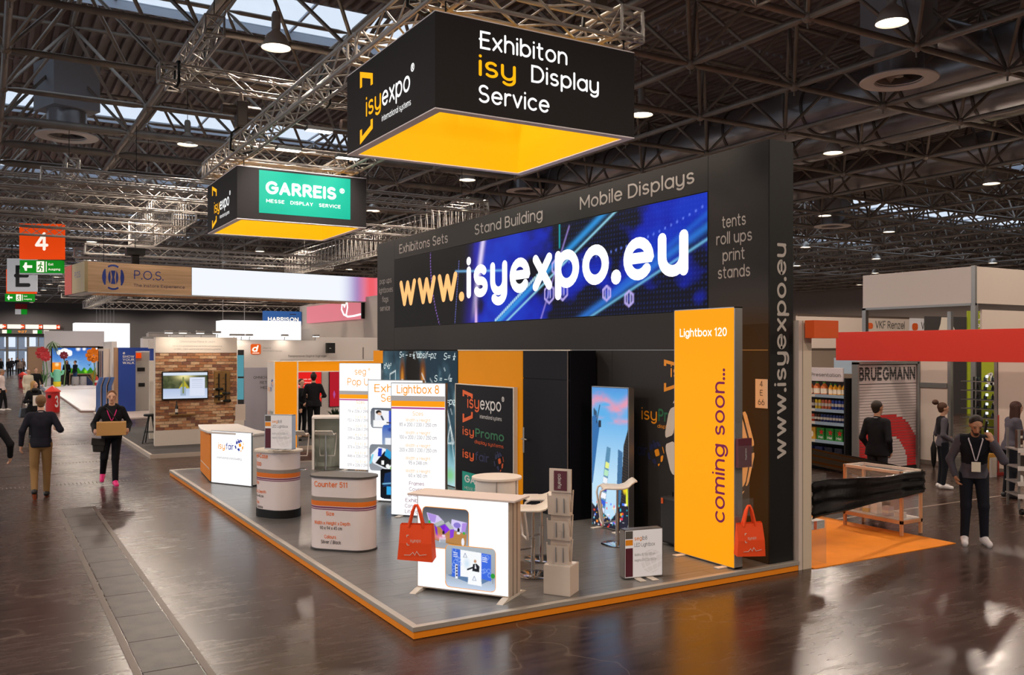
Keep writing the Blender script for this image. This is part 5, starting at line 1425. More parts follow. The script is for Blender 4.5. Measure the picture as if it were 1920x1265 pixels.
# high table near the portal
HT = thing('bridge_table', 'white high bridge table standing next to the pop up display', 'table', (5.86, 18.1, PH), -20)
MB().box(0, 1.3, 0, 0.62, 1.06, 1.1).o('table_top', M_white, HT, 0.004)
MB().box(0.62, 0.68, 0.0, 0.62, 0, 1.06).o('leg_panel', M_cream, HT, 0.004)
MB().box(0.0, 0.05, 0.02, 0.62, 0, 1.06).o('leg_panel', M_white, HT, 0.004)
MB().box(0.05, 0.62, 0.56, 0.6, 0.0, 1.06).o('back_panel', mat('pale green glass', 'b9c0b4', 0.3), HT)

# ------------------------------------------------------------------ bar stools
def make_stool(lab, x, y, rz):
    t = thing('bar_stool', lab, 'stool', (x, y, PH), rz, 'white bar stools with looped frames')
    # seat: bent plate, lip at the back (local +y)
    prof = [(-0.2, 0.735), (-0.17, 0.75), (-0.05, 0.745), (0.05, 0.745), (0.12, 0.765), (0.17, 0.81), (0.21, 0.835), (0.235, 0.835)]
    b = MB(); n = len(prof); wds = [0.17, 0.185, 0.19, 0.19, 0.19, 0.185, 0.18, 0.165]
    vs = []
    for (yy, zz), w in zip(prof, wds):
        for sx, dz in ((-1, 0), (1, 0), (1, -0.022), (-1, -0.022)): vs.append((sx * w, yy, zz + dz))
    fs = [(0, 3, 2, 1), tuple(4 * (n - 1) + i for i in range(4))]
    for i in range(n - 1):
        for j in range(4): fs.append((4 * i + j, 4 * i + (j + 1) % 4, 4 * i + 4 + (j + 1) % 4, 4 * i + 4 + j))
    b.add(vs, fs, 0, True).o('seat', M_cream, t, 0.006)
    MB().tube([(-0.185, 0.0, 0.735), (-0.185, -0.17, 0.74), (-0.185, -0.23, 0.71), (-0.18, -0.245, 0.64), (-0.16, -0.2, 0.31), (-0.15, -0.2, 0.27), (0.15, -0.2, 0.27), (0.16, -0.2, 0.31), (0.18, -0.245, 0.64), (0.185, -0.23, 0.71), (0.185, -0.17, 0.74), (0.185, 0, 0.735)], 0.013, 8).o('loop_frame', M_white, t)
    MB().tube([(0, 0, 0.3), (0, 0, 0.73)], 0.014, 10).o('piston', M_chrome, t)
    MB().tube([(0, 0, 0.02), (0, 0, 0.4)], 0.025, 12).o('pole', M_chrome, t)
    MB().tube([(0, -0.2, 0.27), (0, 0, 0.3)], 0.01, 6).o('footrest_strut', M_chrome, t)
    MB().lathe([(0.0, 0.0), (0.205, 0.0), (0.21, 0.006), (0.2, 0.012), (0.03, 0.02), (0, 0.02)], n=32).o('base_plate', M_chrome, t)
    return t
st = make_stool('white bar stool with round chrome foot between picture counter and leaflet rack', 5.24, 8.42, -115)
tr = tree_of(st)
clone(st, (5.72, 9.0, PH), -110, 'white bar stool half hidden behind the round counter', tr)
clone(st, (4.62, 9.35, PH), 60, 'white bar stool whose seat shows above the picture counter top', tr)
clone(st, (7.0, 9.2, PH), -120, 'white bar stool standing in front of the city picture', tr)
clone(st, (5.62, 18.3, PH), 150, 'white bar stool at the bridge table nearer its end', tr)
clone(st, (6.12, 18.0, PH), 150, 'white bar stool at the bridge table nearer the pop up display', tr)

# black travel case behind the orange light box
TC = thing('travel_case', 'black travel case with orange tag behind the tall orange light box', 'case', (7.6, 8.72, PH), -90)
MB().box(-0.2, 0.24, -0.13, 0.13, 0.03, 0.62).o('shell', mat('black case shell', '201e1e', 0.5), TC, 0.03)
MB().tube([(-0.1, 0, 0.6), (-0.1, 0, 0.68), (0.12, 0, 0.68), (0.12, 0, 0.6)], 0.015, 8).o('handle', M_deep, TC)
for sx in (-0.15, 0.19): MB().lathe([(0.0, -0.015), (0.03, -0.015), (0.03, 0.015), (0, 0.015)], c=(sx, 0, 0.03), n=12, ax='y').o('wheel', M_deep, TC)
MB().box(-0.17, -0.13, -0.138, -0.13, 0.53, 0.6).o('tag', M_rdor, TC)
# ================================================================== PEOPLE
def surface_net(F, org, h):
    nx, ny, nz = F.shape
    neg = F < 0
    c = np.zeros((nx - 1, ny - 1, nz - 1), np.int8)
    offs = [(a, b, d) for a in (0, 1) for b in (0, 1) for d in (0, 1)]
    for a, b, d in offs: c += neg[a:nx - 1 + a, b:ny - 1 + b, d:nz - 1 + d]
    act = (c > 0) & (c < 8)
    ijk = np.argwhere(act)
    idx = np.full(act.shape, -1, np.int64); idx[act] = np.arange(len(ijk))
    acc = np.zeros((len(ijk), 3)); cnt = np.zeros(len(ijk))
    for p in offs:
        for ax in range(3):
            if p[ax] == 0:
                q = list(p); q[ax] = 1
                fa = F[ijk[:, 0] + p[0], ijk[:, 1] + p[1], ijk[:, 2] + p[2]]; fb = F[ijk[:, 0] + q[0], ijk[:, 1] + q[1], ijk[:, 2] + q[2]]
                m = (fa < 0) != (fb < 0)
                t = np.where(m, fa / np.where(m, fa - fb, 1), 0)
                pt = np.array(p, float)[None].repeat(len(ijk), 0); pt[:, ax] += t
                acc += pt * m[:, None]; cnt += m
    v = (ijk + acc / cnt[:, None]) * h + org
    faces = []
    for ax in range(3):
        o1, o2 = [(1, 2), (2, 0), (0, 1)][ax]
        sl0 = [slice(None)] * 3; sl1 = [slice(None)] * 3
        sl0[ax] = slice(0, -1); sl1[ax] = slice(1, None)
        d = neg[tuple(sl0)] != neg[tuple(sl1)]
        e = np.argwhere(d)
        e = e[(e[:, o1] > 0) & (e[:, o2] > 0) & (e[:, o1] < F.shape[o1] - 1) & (e[:, o2] < F.shape[o2] - 1)]
        def cell(a, b):
            q = e.copy(); q[:, o1] -= a; q[:, o2] -= b
            return idx[q[:, 0], q[:, 1], q[:, 2]]
        quad = np.stack([cell(1, 1), cell(0, 1), cell(0, 0), cell(1, 0)], 1)
        flip = ~neg[e[:, 0], e[:, 1], e[:, 2]]
        quad[flip] = quad[flip][:, ::-1]
        faces.append(quad)
    return v, np.concatenate(faces)

def blob(name, prims, vox, mats, parent, k=0.02, label=None, hem=None):
    """one continuous surface round rounded cones; prim = (a, b, ra, rb, mat, flat y factor, mode)"""
    A = np.array([p[0] for p in prims]); B = np.array([p[1] for p in prims]); R = np.array([max(p[2], p[3]) for p in prims])
    lo = np.minimum(A, B).min(0) - R.max() - 3 * vox; hi = np.maximum(A, B).max(0) + R.max() + 3 * vox
    n = np.ceil((hi - lo) / vox).astype(int) + 1
    F = np.full(n, 1.0); M = np.zeros(n, np.int16); best = np.full(n, 9.0)
    for (a, b, ra, rb, m, fy, mode) in prims:
        a = np.array(a, float); b = np.array(b, float); pad = max(ra, rb) + 0.07
        i0 = np.maximum(((np.minimum(a, b) - pad - lo) / vox).astype(int), 0); i1 = np.minimum(((np.maximum(a, b) + pad - lo) / vox).astype(int) + 2, n)
        g = [lo[q] + vox * np.arange(i0[q], i1[q]) for q in range(3)]
        X, Y, Z = np.meshgrid(*g, indexing='ij')
        d0 = b - a
        cy = (a[1] + b[1]) / 2
        f = fy
        px, py, pz = X - a[0], (Y - a[1]), Z - a[2]
        L = (d0 ** 2).sum() + 1e-12
        t = np.clip((px * d0[0] + py * d0[1] + pz * d0[2]) / L, 0, 1)
        dx, dy, dz = px - t * d0[0], (py - t * d0[1]) / f, pz - t * d0[2]
        d = (np.sqrt(dx * dx + dy * dy + dz * dz) - (ra + (rb - ra) * t)) * (f if f < 1 else 1) ** 0.5
        s = tuple(slice(i0[q], i1[q]) for q in range(3))
        if mode == 'cut': F[s] = np.maximum(F[s], -d); continue
        bt = best[s]; M[s] = np.where(d < bt, m, M[s]); best[s] = np.minimum(bt, d)
        f0 = F[s]; h = np.clip(0.5 + 0.5 * (f0 - d) / k, 0, 1)
        F[s] = f0 * (1 - h) + d * h - k * h * (1 - h)
    if hem is not None:
        low = hem - (lo[2] + vox * np.arange(n[2]))
        X0 = lo[0] + vox * np.arange(n[0])
        core = np.abs(X0) < 0.215                       # sleeves may hang lower than the hem
        F[core] = np.maximum(F[core], low[None, None, :])
    v, q = surface_net(F, lo, vox)
    me = bpy.data.meshes.new(name)
    me.from_pydata(v.tolist(), [], q.tolist())
    for mm in mats: me.materials.append(mm)
    if len(mats) > 1:
        ctr = v[q].mean(1); ci = np.clip(((ctr - lo) / vox).round().astype(int), 0, n - 1)
        me.polygons.foreach_set('material_index', M[ci[:, 0], ci[:, 1], ci[:, 2]].astype(np.int32))
    me.polygons.foreach_set('use_smooth', np.ones(len(q), bool))
    me.update()
    return link(bpy.data.objects.new(name, me), parent, label=label)

SKIN = mat('skin', 'c99a80', 0.5, spec=0.35); SKIN2 = mat('skin tan', 'b07f62', 0.5, spec=0.35)
LIP = mat('lips', '9a5548', 0.5); EYE = mat('eye dark', '201814', 0.3)
def person(lab, x, y, rz, H=1.76, vox=0.013, skin=SKIN, hair='3a2618', top='1b1a1c', legs='16161a', shoe='101010', z=0.0, sex='m', long_hair=False, coat=0.0, sole=None,
           vest=None, collar=None, fingers=True, head=(0, 0, 0), beard=None, bun=False, bare_face=True, skirt=None, **J):
    t = thing('person', lab, 'person', (x, y, z), rz)
    k = H / 1.78
    wd = 1.0 if sex == 'm' else 0.9
    P = dict(pelvis=(0, 0, 0.95), chest=(0, 0, 1.25), neck=(0, 0.0, 1.47), head=(0, -0.02, 1.645))
    for s, c in ((1, 'p'), (-1, 'n')):
        P.update({'hip' + c: (s * 0.088, 0, 0.93), 'knee' + c: (s * 0.095, -0.02, 0.5), 'ankle' + c: (s * 0.095, 0.03, 0.085), 'toe' + c: (s * 0.115, -0.14, 0.035),
                  'sho' + c: (s * 0.175 * wd, 0.01, 1.41), 'elb' + c: (s * 0.235 * wd, 0.04, 1.13), 'wri' + c: (s * 0.245 * wd, -0.05, 0.9)})
    if 'hpos' in J: J['head'] = J.pop('hpos')
    P.update(J)
    P = {q: np.array(v, float) * k for q, v in P.items()}
    Rm = np.array(Matrix.Rotation(math.radians(head[2]), 3, 'Z') @ Matrix.Rotation(math.radians(head[0]), 3, 'X') @ Matrix.Rotation(math.radians(head[1]), 3, 'Y'))
    hd = lambda a, b, c: P['head'] + Rm @ (np.array((a, b, c)) * k)
    pr = []
    add = lambda a, b, ra, rb, m=0, fy=1.0, mode='': pr.append((a, b, ra * k, rb * k, m, fy, mode))
    # head
    add(hd(0, 0.022, 0.035), hd(0, 0.012, 0.03), 0.079, 0.079, 0, 1.2)
    add(hd(0, -0.022, 0.0), hd(0, -0.045, -0.085), 0.064, 0.036)
    add(hd(0, -0.083, 0.01), hd(0, -0.104, -0.03), 0.011, 0.016)            # nose
    for s in (1, -1):
        add(hd(s * 0.076, 0.02, 0.012), hd(s * 0.073, 0.014, -0.022), 0.012, 0.009)
        add(hd(s * 0.03, -0.075, 0.035), hd(s * 0.05, -0.068, 0.033), 0.012, 0.01)
    add(P['neck'] + np.array((0, 0.01, -0.05)) * k, hd(0, 0.015, -0.06), 0.056 * wd, 0.05 * wd)
    # trunk and limbs
    add(P['pelvis'], P['chest'] * 0.5 + P['pelvis'] * 0.5, 0.145 * wd, 0.125 * wd, 0, 0.68)
    add(P['chest'] * 0.6 + P['pelvis'] * 0.4, P['chest'], 0.125 * wd, 0.15 * wd, 0, 0.66)
    add(P['shop'], P['shon'], 0.058, 0.058)
    add((P['shop'] + P['chest']) / 2, (P['shon'] + P['chest']) / 2, 0.085, 0.085, 0, 0.9)
    hands = []
    for c, s in (('p', 1), ('n', -1)):
        add(P['sho' + c], P['elb' + c], 0.05 * wd, 0.038 * wd); add(P['elb' + c], P['wri' + c], 0.037 * wd, 0.025)
        add(P['hip' + c], P['knee' + c], 0.08, 0.052); add(P['knee' + c], P['ankle' + c], 0.05, 0.033)
        add(P['ankle' + c], P['toe' + c], 0.036, 0.03)
        # hand with palm, four unequal curled fingers and a thumb from its side
        w = P['wri' + c]; d = P.get('hand' + c)
        d = (d / np.linalg.norm(d)) if d is not None else (w - P['elb' + c]) / (np.linalg.norm(w - P['elb' + c]) + 1e-9)
        inn = np.array((-s, 0.0, 0.0)); cur = P.get('curl' + c)
        cur = (cur / np.linalg.norm(cur)) if cur is not None else inn
        cur = cur - d * (cur @ d); cur /= np.linalg.norm(cur) + 1e-9
        sd = np.cross(d, cur)
        if sd[1] > 0: sd = -sd                                             # thumb side points forward
        pe = w + d * 0.085 * k
        for u in (-0.026, -0.009, 0.009, 0.026): add(w + d * 0.02 * k + sd * u * 0.7 * k, pe + sd * u * k, 0.017, 0.014)
        if fingers:
            for u, ln in ((0.03, 0.072), (0.01, 0.08), (-0.01, 0.075), (-0.03, 0.06)):
                b0 = pe + sd * u * k; b1 = b0 + (d * 0.85 + cur * 0.35) * ln * 0.5 * k; b2 = b1 + (d * 0.55 + cur * 0.8) * ln * 0.5 * k
                add(b0, b1, 0.0105, 0.01); add(b1, b2, 0.01, 0.0085)
            b0 = w + d * 0.03 * k + sd * 0.03 * k; b1 = b0 + (d * 0.6 + sd * 0.7 + cur * 0.3) * 0.045 * k
            add(b0, b1, 0.013, 0.011); add(b1, b1 + (d * 0.8 + cur * 0.5) * 0.03 * k, 0.011, 0.009)
    blob('body', pr, vox, [skin], t, 0.016 * k)
    # clothes
    tm = mat('cloth ' + top, top, 0.85, spec=0.2, bump=0.25, bscale=18); lm = mat('cloth ' + legs, legs, 0.85, spec=0.2, bump=0.25, bscale=18)
    pr = []; mats = [tm]
    vm = 0
    if vest: mats.append(mat('cloth ' + vest, vest, 0.85, spec=0.2)); vm = 1
    waist = P['pelvis'] + np.array((0, 0, 0.0)) * k
    add(waist, (P['chest'] + waist) / 2, 0.158 * wd, 0.15 * wd, 0, 0.72)
    add((P['chest'] + waist) / 2, P['chest'], 0.15 * wd, 0.172 * wd, vm, 0.7)
    add(P['shop'] * 0.9 + P['shon'] * 0.1, P['shon'] * 0.9 + P['shop'] * 0.1, 0.073, 0.073, vm)
    add((P['shop'] + P['chest']) / 2, (P['shon'] + P['chest']) / 2, 0.105, 0.105, vm, 0.92)
    add(P['neck'] + np.array((0, 0.015, -0.07)) * k, P['neck'] + np.array((0, 0.012, -0.01)) * k, 0.085 * wd, 0.068 * wd, vm)
    add(P['hipp'] + np.array((-0.025, 0, 0.03)) * k, P['hipn'] + np.array((0.025, 0, 0.03)) * k, 0.108, 0.108, 0, 1.0)
    add(P['hipp'] + np.array((-0.03, 0, -0.03)) * k, P['hipn'] + np.array((0.03, 0, -0.05)) * k, 0.108, 0.108, 0, 1.15)
    for c in 'pn':
        e2 = P['wri' + c] + (P['elb' + c] - P['wri' + c]) * 0.04
        add(P['sho' + c], P['elb' + c], 0.064, 0.051); add(P['elb' + c], e2, 0.05, 0.04)
        if coat: add(P['hip' + c] + np.array((0, 0, 0.02)) * k, P['hip' + c] * (1 - coat) + P['knee' + c] * coat, 0.115, 0.13, 0, 0.95)
    hem = P['pelvis'][2] - 0.07 * k if not coat else (P['hipp'][2] * (1 - coat) + P['kneep'][2] * coat)
    blob('jacket', pr, vox, mats, t, 0.03 * k, hem=hem)
    pr = []
    add(P['pelvis'] + np.array((0.03, 0, -0.02)) * k, P['pelvis'] + np.array((-0.03, 0, -0.02)) * k, 0.118, 0.118, 0, 0.92)
    for c in 'pn':
        e2 = P['ankle' + c] + (P['knee' + c] - P['ankle' + c]) * 0.04
        add(P['hip' + c], P['knee' + c], 0.093, 0.068); add(P['knee' + c], e2, 0.066, 0.052)
    blob('trousers', pr, vox, [lm], t, 0.022 * k)
    sm_ = mat('shoe ' + shoe, shoe, 0.5)
    for c in 'pn':
        a, b_ = P['ankle' + c], P['toe' + c]
        dv = (b_ - a); dn = dv / np.linalg.norm(dv)
        heel = a + np.array((0, 0, -0.04)) * k - dn * 0.035 * k
        pr = []
        add(heel, a + np.array((0, 0, 0.0)) * k, 0.043, 0.044); add(heel, b_, 0.042, 0.038); add(a, b_, 0.045, 0.034)
        so = blob('shoe', pr, min(vox, 0.014), [sm_], t, 0.02 * k)
        if sole:
            pr = []
            add(heel + np.array((0, 0, -0.022)) * k, b_ + np.array((0, 0, -0.016)) * k, 0.034, 0.034)
            blob('sole', pr, 0.014, [mat('sole ' + sole, sole, 0.5)], so, 0.01)
    # hair
    hm = mat('hair ' + hair, hair, 0.6, spec=0.3, bump=0.5, bscale=90)
    pr = []
    add(hd(0, 0.032, 0.05), hd(0, 0.026, 0.043), 0.084, 0.084, 0, 1.2)
    add(hd(0, 0.058, 0.02), hd(0, 0.052, -0.03), 0.072, 0.058)
    if long_hair:
        for s in (1, -1): add(hd(s * 0.06, 0.04, 0.03), hd(s * 0.075, 0.03, -0.17), 0.05, 0.042)
        add(hd(0, 0.06, 0), hd(0, 0.06, -0.19), 0.065, 0.055)
    if bun: add(hd(0, 0.05, 0.14), hd(0, 0.055, 0.15), 0.042, 0.042)
    add(hd(0, -0.075, -0.03), hd(0, -0.06, -0.02), 0.085, 0.085, 0, 1.0, 'cut')
    add(hd(0, -0.12, 0.03), hd(0, -0.12, 0.05), 0.09, 0.09, 0, 1.0, 'cut')
    blob('hair', pr, min(vox, 0.012), [hm], t, 0.015 * k)
    if beard:
        pr = []
        add(hd(0, -0.028, -0.06), hd(0, -0.05, -0.092), 0.054, 0.036)
        add(hd(0.03, -0.085, -0.02), hd(-0.03, -0.085, -0.02), 0.04, 0.04, 0, 1, 'cut')
        add(hd(0.012, -0.1, -0.062), hd(-0.012, -0.1, -0.062), 0.022, 0.022, 0, 1, 'cut')
        blob('beard', pr, 0.01, [mat('hair ' + beard, beard, 0.7)], t, 0.012)
    if bare_face:
        for s in (1, -1):
            MB().ell(hd(s * 0.033, -0.078, 0.012), 0.011 * k, 0.009 * k, 0.007 * k, 8, 6).o('eye', EYE, t)
            MB().tube([hd(s * 0.016, -0.084, 0.033), hd(s * 0.036, -0.082, 0.038), hd(s * 0.052, -0.072, 0.032)], 0.004, 5).o('eyebrow', hm, t)
        MB().tube([hd(-0.024, -0.078, -0.062), hd(-0.008, -0.086, -0.06), hd(0.008, -0.086, -0.06), hd(0.024, -0.078, -0.062)], 0.0055, 6).o('mouth', LIP, t)
    if collar:
        cm = mat('cloth ' + collar, collar, 0.8)
        c0 = P['neck'] + np.array((0, 0.012, -0.0)) * k
        MB().lathe([(0.072 * k, -0.03), (0.063 * k, 0.02), (0.06 * k, 0.022), (0.068 * k, -0.03)], c=c0, n=20, sy=1.0).o('collar', cm, t)
    t['_k'] = k
    return t, {q: tuple(v) for q, v in P.items()}

def lanyard(t, P, col, z1, badge=None, y=-0.155):
    m = mat('lanyard ' + col, col, 0.7)
    n = P['neck']; c = P['chest']
    zt = n[2] - 0.04
    f = c[1] + y
    MB().tube([(n[0] - 0.07, n[1] + 0.02, zt + 0.03), (n[0] - 0.085, n[1] - 0.06, zt - 0.01), (c[0] - 0.06, (n[1] + f) / 2 - 0.05, zt - 0.09), (c[0] - 0.01, f - 0.01, z1 + 0.02), (c[0] + 0.01, f - 0.01, z1 + 0.02), (c[0] + 0.06, (n[1] + f) / 2 - 0.05, zt - 0.09), (n[0] + 0.085, n[1] - 0.06, zt - 0.01), (n[0] + 0.07, n[1] + 0.02, zt + 0.03)], 0.009, 5).o('lanyard', m, t)
    if badge: MB().box(c[0] - 0.055, c[0] + 0.055, f - 0.02, f - 0.014, z1 - 0.13, z1 + 0.0).o('badge', mat('badge card', badge, 0.5), t, 0.002)

# man in pink shoes carrying a carton towards the camera
t, P = person('man in black jacket and pink shoes carrying a cardboard box along the aisle', 2.12, 18.75, -7, 1.83, 0.011, hair='6b4426', top='17161a', legs='131318', shoe='e8207c', sole='f4d8e4',
      kneen=(-0.13, -0.06, 0.53), anklen=(-0.16, 0.2, 0.2), toen=(-0.17, 0.07, 0.09), kneep=(0.06, -0.1, 0.5), anklep=(0.06, -0.12, 0.08), toep=(0.085, -0.29, 0.035),
      elbp=(0.3, 0.03, 1.14), wrip=(0.275, -0.24, 1.03), elbn=(-0.31, 0.03, 1.14), wrin=(-0.285, -0.24, 1.03), handp=(0.0, -1, 0.15), handn=(0.0, -1, 0.15), curlp=(-1, 0, 0), curln=(1, 0, 0))
lanyard(t, P, 'd8207a', 1.24)
MB().tube([(-0.1, -0.14, 1.5), (0.0, -0.18, 1.38), (0.12, -0.175, 1.2)], 0.014, 6).o('bag_strap', M_deep, t)
MB().tube([(-0.13, 0.03, 1.46), (-0.12, -0.06, 1.49), (-0.08, 0.1, 1.52), (0, 0.13, 1.53), (0.08, 0.1, 1.52), (0.12, -0.06, 1.49), (0.13, 0.03, 1.46)], 0.05, 8).o('hood', mat('cloth 17161a', '17161a', 0.85), t)
bx = thing('cardboard_box', 'closed brown cardboard box held by the man in pink shoes', 'box', (2.075, 18.40, 1.0), -7)
MB().box(-0.255, 0.255, -0.17, 0.13, 0, 0.245).o('carton', mat('cardboard', 'bf8f52', 0.7), bx, 0.004)
MB().box(-0.256, 0.256, -0.022, -0.018, 0.243, 0.247).o('lid_seam', mat('cardboard edge', '8d6436', 0.7), bx)
sb = thing('shoulder_bag', 'black leather shoulder bag hanging at the hip of the man with the box', 'bag', (1.89, 18.74, 0.66), -7)
MB().prism([(-0.1, 0), (0.09, 0.0), (0.1, 0.23), (-0.12, 0.26)], -0.11, 0.06, 0, 'xz').o('bag_body', mat('black leather', '211d1b', 0.45), sb, 0.02)
MB().prism([(-0.13, 0.14), (0.105, 0.12), (0.105, 0.25), (-0.12, 0.275)], -0.125, -0.11, 0, 'xz').o('flap', mat('black leather', '211d1b', 0.45), sb, 0.004)

# man in navy pullover walking away
t, P = person('man in navy pullover and tan chinos walking away up the aisle', 0.86, 17.75, 176, 1.82, 0.011, hair='6f5236', top='1d1c26', legs='8a6a44', shoe='1a1716', sole='c8643a', collar='d8c0bc', bare_face=True,
      kneep=(0.1, 0.02, 0.5), anklep=(0.09, 0.24, 0.16), toep=(0.085, 0.14, 0.035), kneen=(-0.09, -0.1, 0.5), anklen=(-0.085, -0.12, 0.085), toen=(-0.1, -0.28, 0.035),
      elbp=(0.28, 0.03, 1.16), wrip=(0.3, -0.02, 0.92), elbn=(-0.3, 0.08, 1.17), wrin=(-0.26, -0.15, 1.17))
# ================================================================== STANDS ON THE RIGHT
def on_floor(px, d): # point at camera distance d seen in picture column px
    p = CF * d + CR * ((px - 960) / 1677 * d)
    return p.x, p.y
M_wallw = mat('white partition', 'cdbcb0', 0.6)
M_wpink = mat('off white fascia', 'cabdb9', 0.6)
pw = thing('partition_wall', 'beige end of a partition wall next to the black stand wall', 'partition', (8.28, 7.37, 0), 0)
MB().box(0, 0.06, 0, 6, 0, 2.95).o('wall_panel', M_wallw, pw); MB().box(0.075, 0.22, 0, 6, 0, 2.95).o('wall_panel', mat('beige panel', 'cbb9a4', 0.6), pw); MB().box(0.06, 0.075, 0.01, 6, 0, 2.94).o('profile_groove', M_alud, pw)
of_ = tag(MB().box(0, 0.42, 0, 0.14, 0, 0.21).o('orange_fascia', mat('deep orange', 'd8520c', 0.6), None, 0.004, loc=(8.35, 7.2, 2.74)), 'short orange fascia board above the beige partition end', 'fascia')
cp = tag(MB().box(0, 2.75, 0, 5.2, 0, 0.008).o('orange_carpet', mat('orange carpet', 'f08a06', 0.9, noise=0.06, nscale=3, bump=0.2, bscale=300), None, loc=(8.5, 7.32, 0)), 'flat orange carpet of the stand beyond the partition', 'carpet')

# clear plinth with leaflet box
ap = thing('acrylic_plinth', 'clear acrylic plinth with leaflet stack beside the beige partition', 'plinth', (8.52, 7.42, 0.008), 0)
for x0, x1, y0, y1 in ((0, 0.3, 0, 0.004), (0, 0.3, 0.296, 0.3), (0, 0.004, 0.004, 0.296), (0.296, 0.3, 0.004, 0.296)):
    MB().box(x0, x1, y0, y1, 0, 1.1).o('acrylic_side', M_acr, ap)
MB().box(0.004, 0.296, 0.004, 0.296, 0.42, 0.425).o('acrylic_shelf', M_acr, ap)
lb = thing('leaflet_box', 'white leaflet box with orange corner inside the clear plinth', 'box', (8.53, 7.44, 0.434), 0)
MB().box(0.0, 0.28, 0, 0.24, 0, 0.1).o('box_body', M_white, lb, 0.003); MB().box(0.09, 0.14, -0.003, 0, 0, 0.1).o('orange_patch', M_rdor, lb)
for k in range(5): MB().box(0.15, 0.28, -0.003, 0, 0.015 + k * 0.018, 0.02 + k * 0.018).o('printed_line', M_alud, lb)

# glass showcase
sc = thing('showcase', 'glass showcase on wooden legs half wrapped in black film', 'showcase', (11.02, 7.98, 0.008), 0)
M_wfr = mat('pale wood frame', 'c99268', 0.5)
for x, y in ((0, 0), (0.42, 0), (0, 0.95), (0.42, 0.95)): MB().box(x - 0.02, x + 0.02, y - 0.02, y + 0.02, 0, 0.9).o('leg', M_wfr, sc, 0.002)
MB().box(-0.02, 0.44, -0.02, 0.97, 0.16, 0.21).o('base_rail', M_wfr, sc, 0.002)
b = MB().box(-0.02, 0.02, 0, 0.95, 0.86, 0.9).box(0.4, 0.44, 0, 0.95, 0.86, 0.9).box(0, 0.44, -0.02, 0.02, 0.86, 0.9).box(0, 0.44, 0.93, 0.97, 0.86, 0.9); b.o('top_rail', mat('pale rail', 'd8c2b2', 0.5), sc)
MB().box(0.0, 0.42, 0.0, 0.95, 0.21, 0.225).o('floor_board', M_white, sc); MB().box(0.02, 0.4, 0.02, 0.93, 0.55, 0.558).o('glass_shelf', M_glass, sc)
MB().box(-0.004, 0.0, 0.02, 0.93, 0.21, 0.86).o('glass_pane', M_glass, sc); MB().box(0.02, 0.4, -0.004, 0.0, 0.21, 0.86).o('glass_pane', M_glass, sc); MB().box(0.02, 0.4, 0.02, 0.93, 0.895, 0.9).o('glass_top', M_glass, sc)
for k, (y, h, c, nm, lab) in enumerate(((0.12, 0.08, 'd8c8be', 'folded_leaflet', 'pale leaflet lying in the showcase near its corner'), (0.32, 0.13, 'b8a8b0', 'sample_pack', 'lilac sample pack in the showcase'), (0.52, 0.16, 'e0d8d0', 'sample_box', 'white sample box in the showcase'), (0.66, 0.2, 'd8a81a', 'yellow_tin', 'yellow tin in the showcase'), (0.82, 0.18, 'c8b8a8', 'beige_carton', 'beige carton standing in the showcase'))):
    o_ = MB().box(-0.06, 0.06, -0.055, 0.055, 0, h).box(-0.061, 0.061, -0.056, 0.056, h * 0.3, h * 0.6, 1).o(nm, [mat('pack ' + c, c, 0.5), M_cream], None, 0.004, loc=(11.16, 7.98 + y, 0.234)); tag(o_, lab, 'package')
tag(MB().box(-0.1, 0.1, -0.2, 0.2, 0, 0.02).box(-0.08, 0.1, -0.15, 0.16, 0.02, 0.035).o('flat_samples', mat('pack e6d8d0', 'e6d8d0', 0.5), None, loc=(11.22, 8.3, 0.568)), 'pale flat samples on the glass shelf of the showcase', 'package')

# black stretch film round the stand
M_film = mat('black stretch film', '040404', 0.2, spec=0.4, bump=0.35, bscale=14)
path = [(8.5, 7.36, 1.02, 0.58), (8.83, 7.39, 1.04, 0.6), (9.5, 7.55, 0.98, 0.6), (10.3, 7.75, 0.92, 0.58), (11.0, 7.93, 0.9, 0.56), (11.47, 7.93, 0.88, 0.58), (11.49, 8.5, 0.93, 0.66), (11.47, 9.5, 0.99, 0.72), (11.45, 11.0, 1.12, 0.82)]
vs, fs = [], []
pts = []
for (a, b2) in zip(path[:-1], path[1:]):
    for q in range(8): pts.append(tuple(a[i] + (b2[i] - a[i]) * q / 8 for i in range(4)))
pts.append(path[-1]); NZ = 14
for i, (x, y, zt, zb) in enumerate(pts):
    for j in range(NZ + 1):
        f_ = j / NZ
        wv = 0.012 * math.sin(j * 2.3 + i * 0.11) * math.sin(i * 0.05 + j)
        vs.append((x + wv, y - wv, zb + (zt - zb) * f_ + 0.008 * math.sin(i * 0.35 + j)))
for i in range(len(pts) - 1):
    for j in range(NZ):
        a = i * (NZ + 1) + j; fs.append((a, a + NZ + 1, a + NZ + 2, a + 1))
fm = MB().add(vs, fs, 0, True).o('stretch_film', M_film); fm.modifiers.new('thickness', 'SOLIDIFY').thickness = 0.003
tag(fm, 'black stretch film pulled round the showcase to close the stand', 'film')
bxs = thing('display_box', 'white display carton with orange trim behind the black film', 'box', (9.9, 9.4, 0.008), 0)
MB().box(0, 0.45, 0, 0.45, 0, 1.12).o('carton', M_white, bxs, 0.004); MB().box(0.0, 0.45, -0.25, 0, 0.55, 0.9).o('orange_front', M_orange, bxs)
MB().box(0.3, 0.5, -0.3, -0.25, 0.85, 1.0).o('flap', M_cream, bxs)

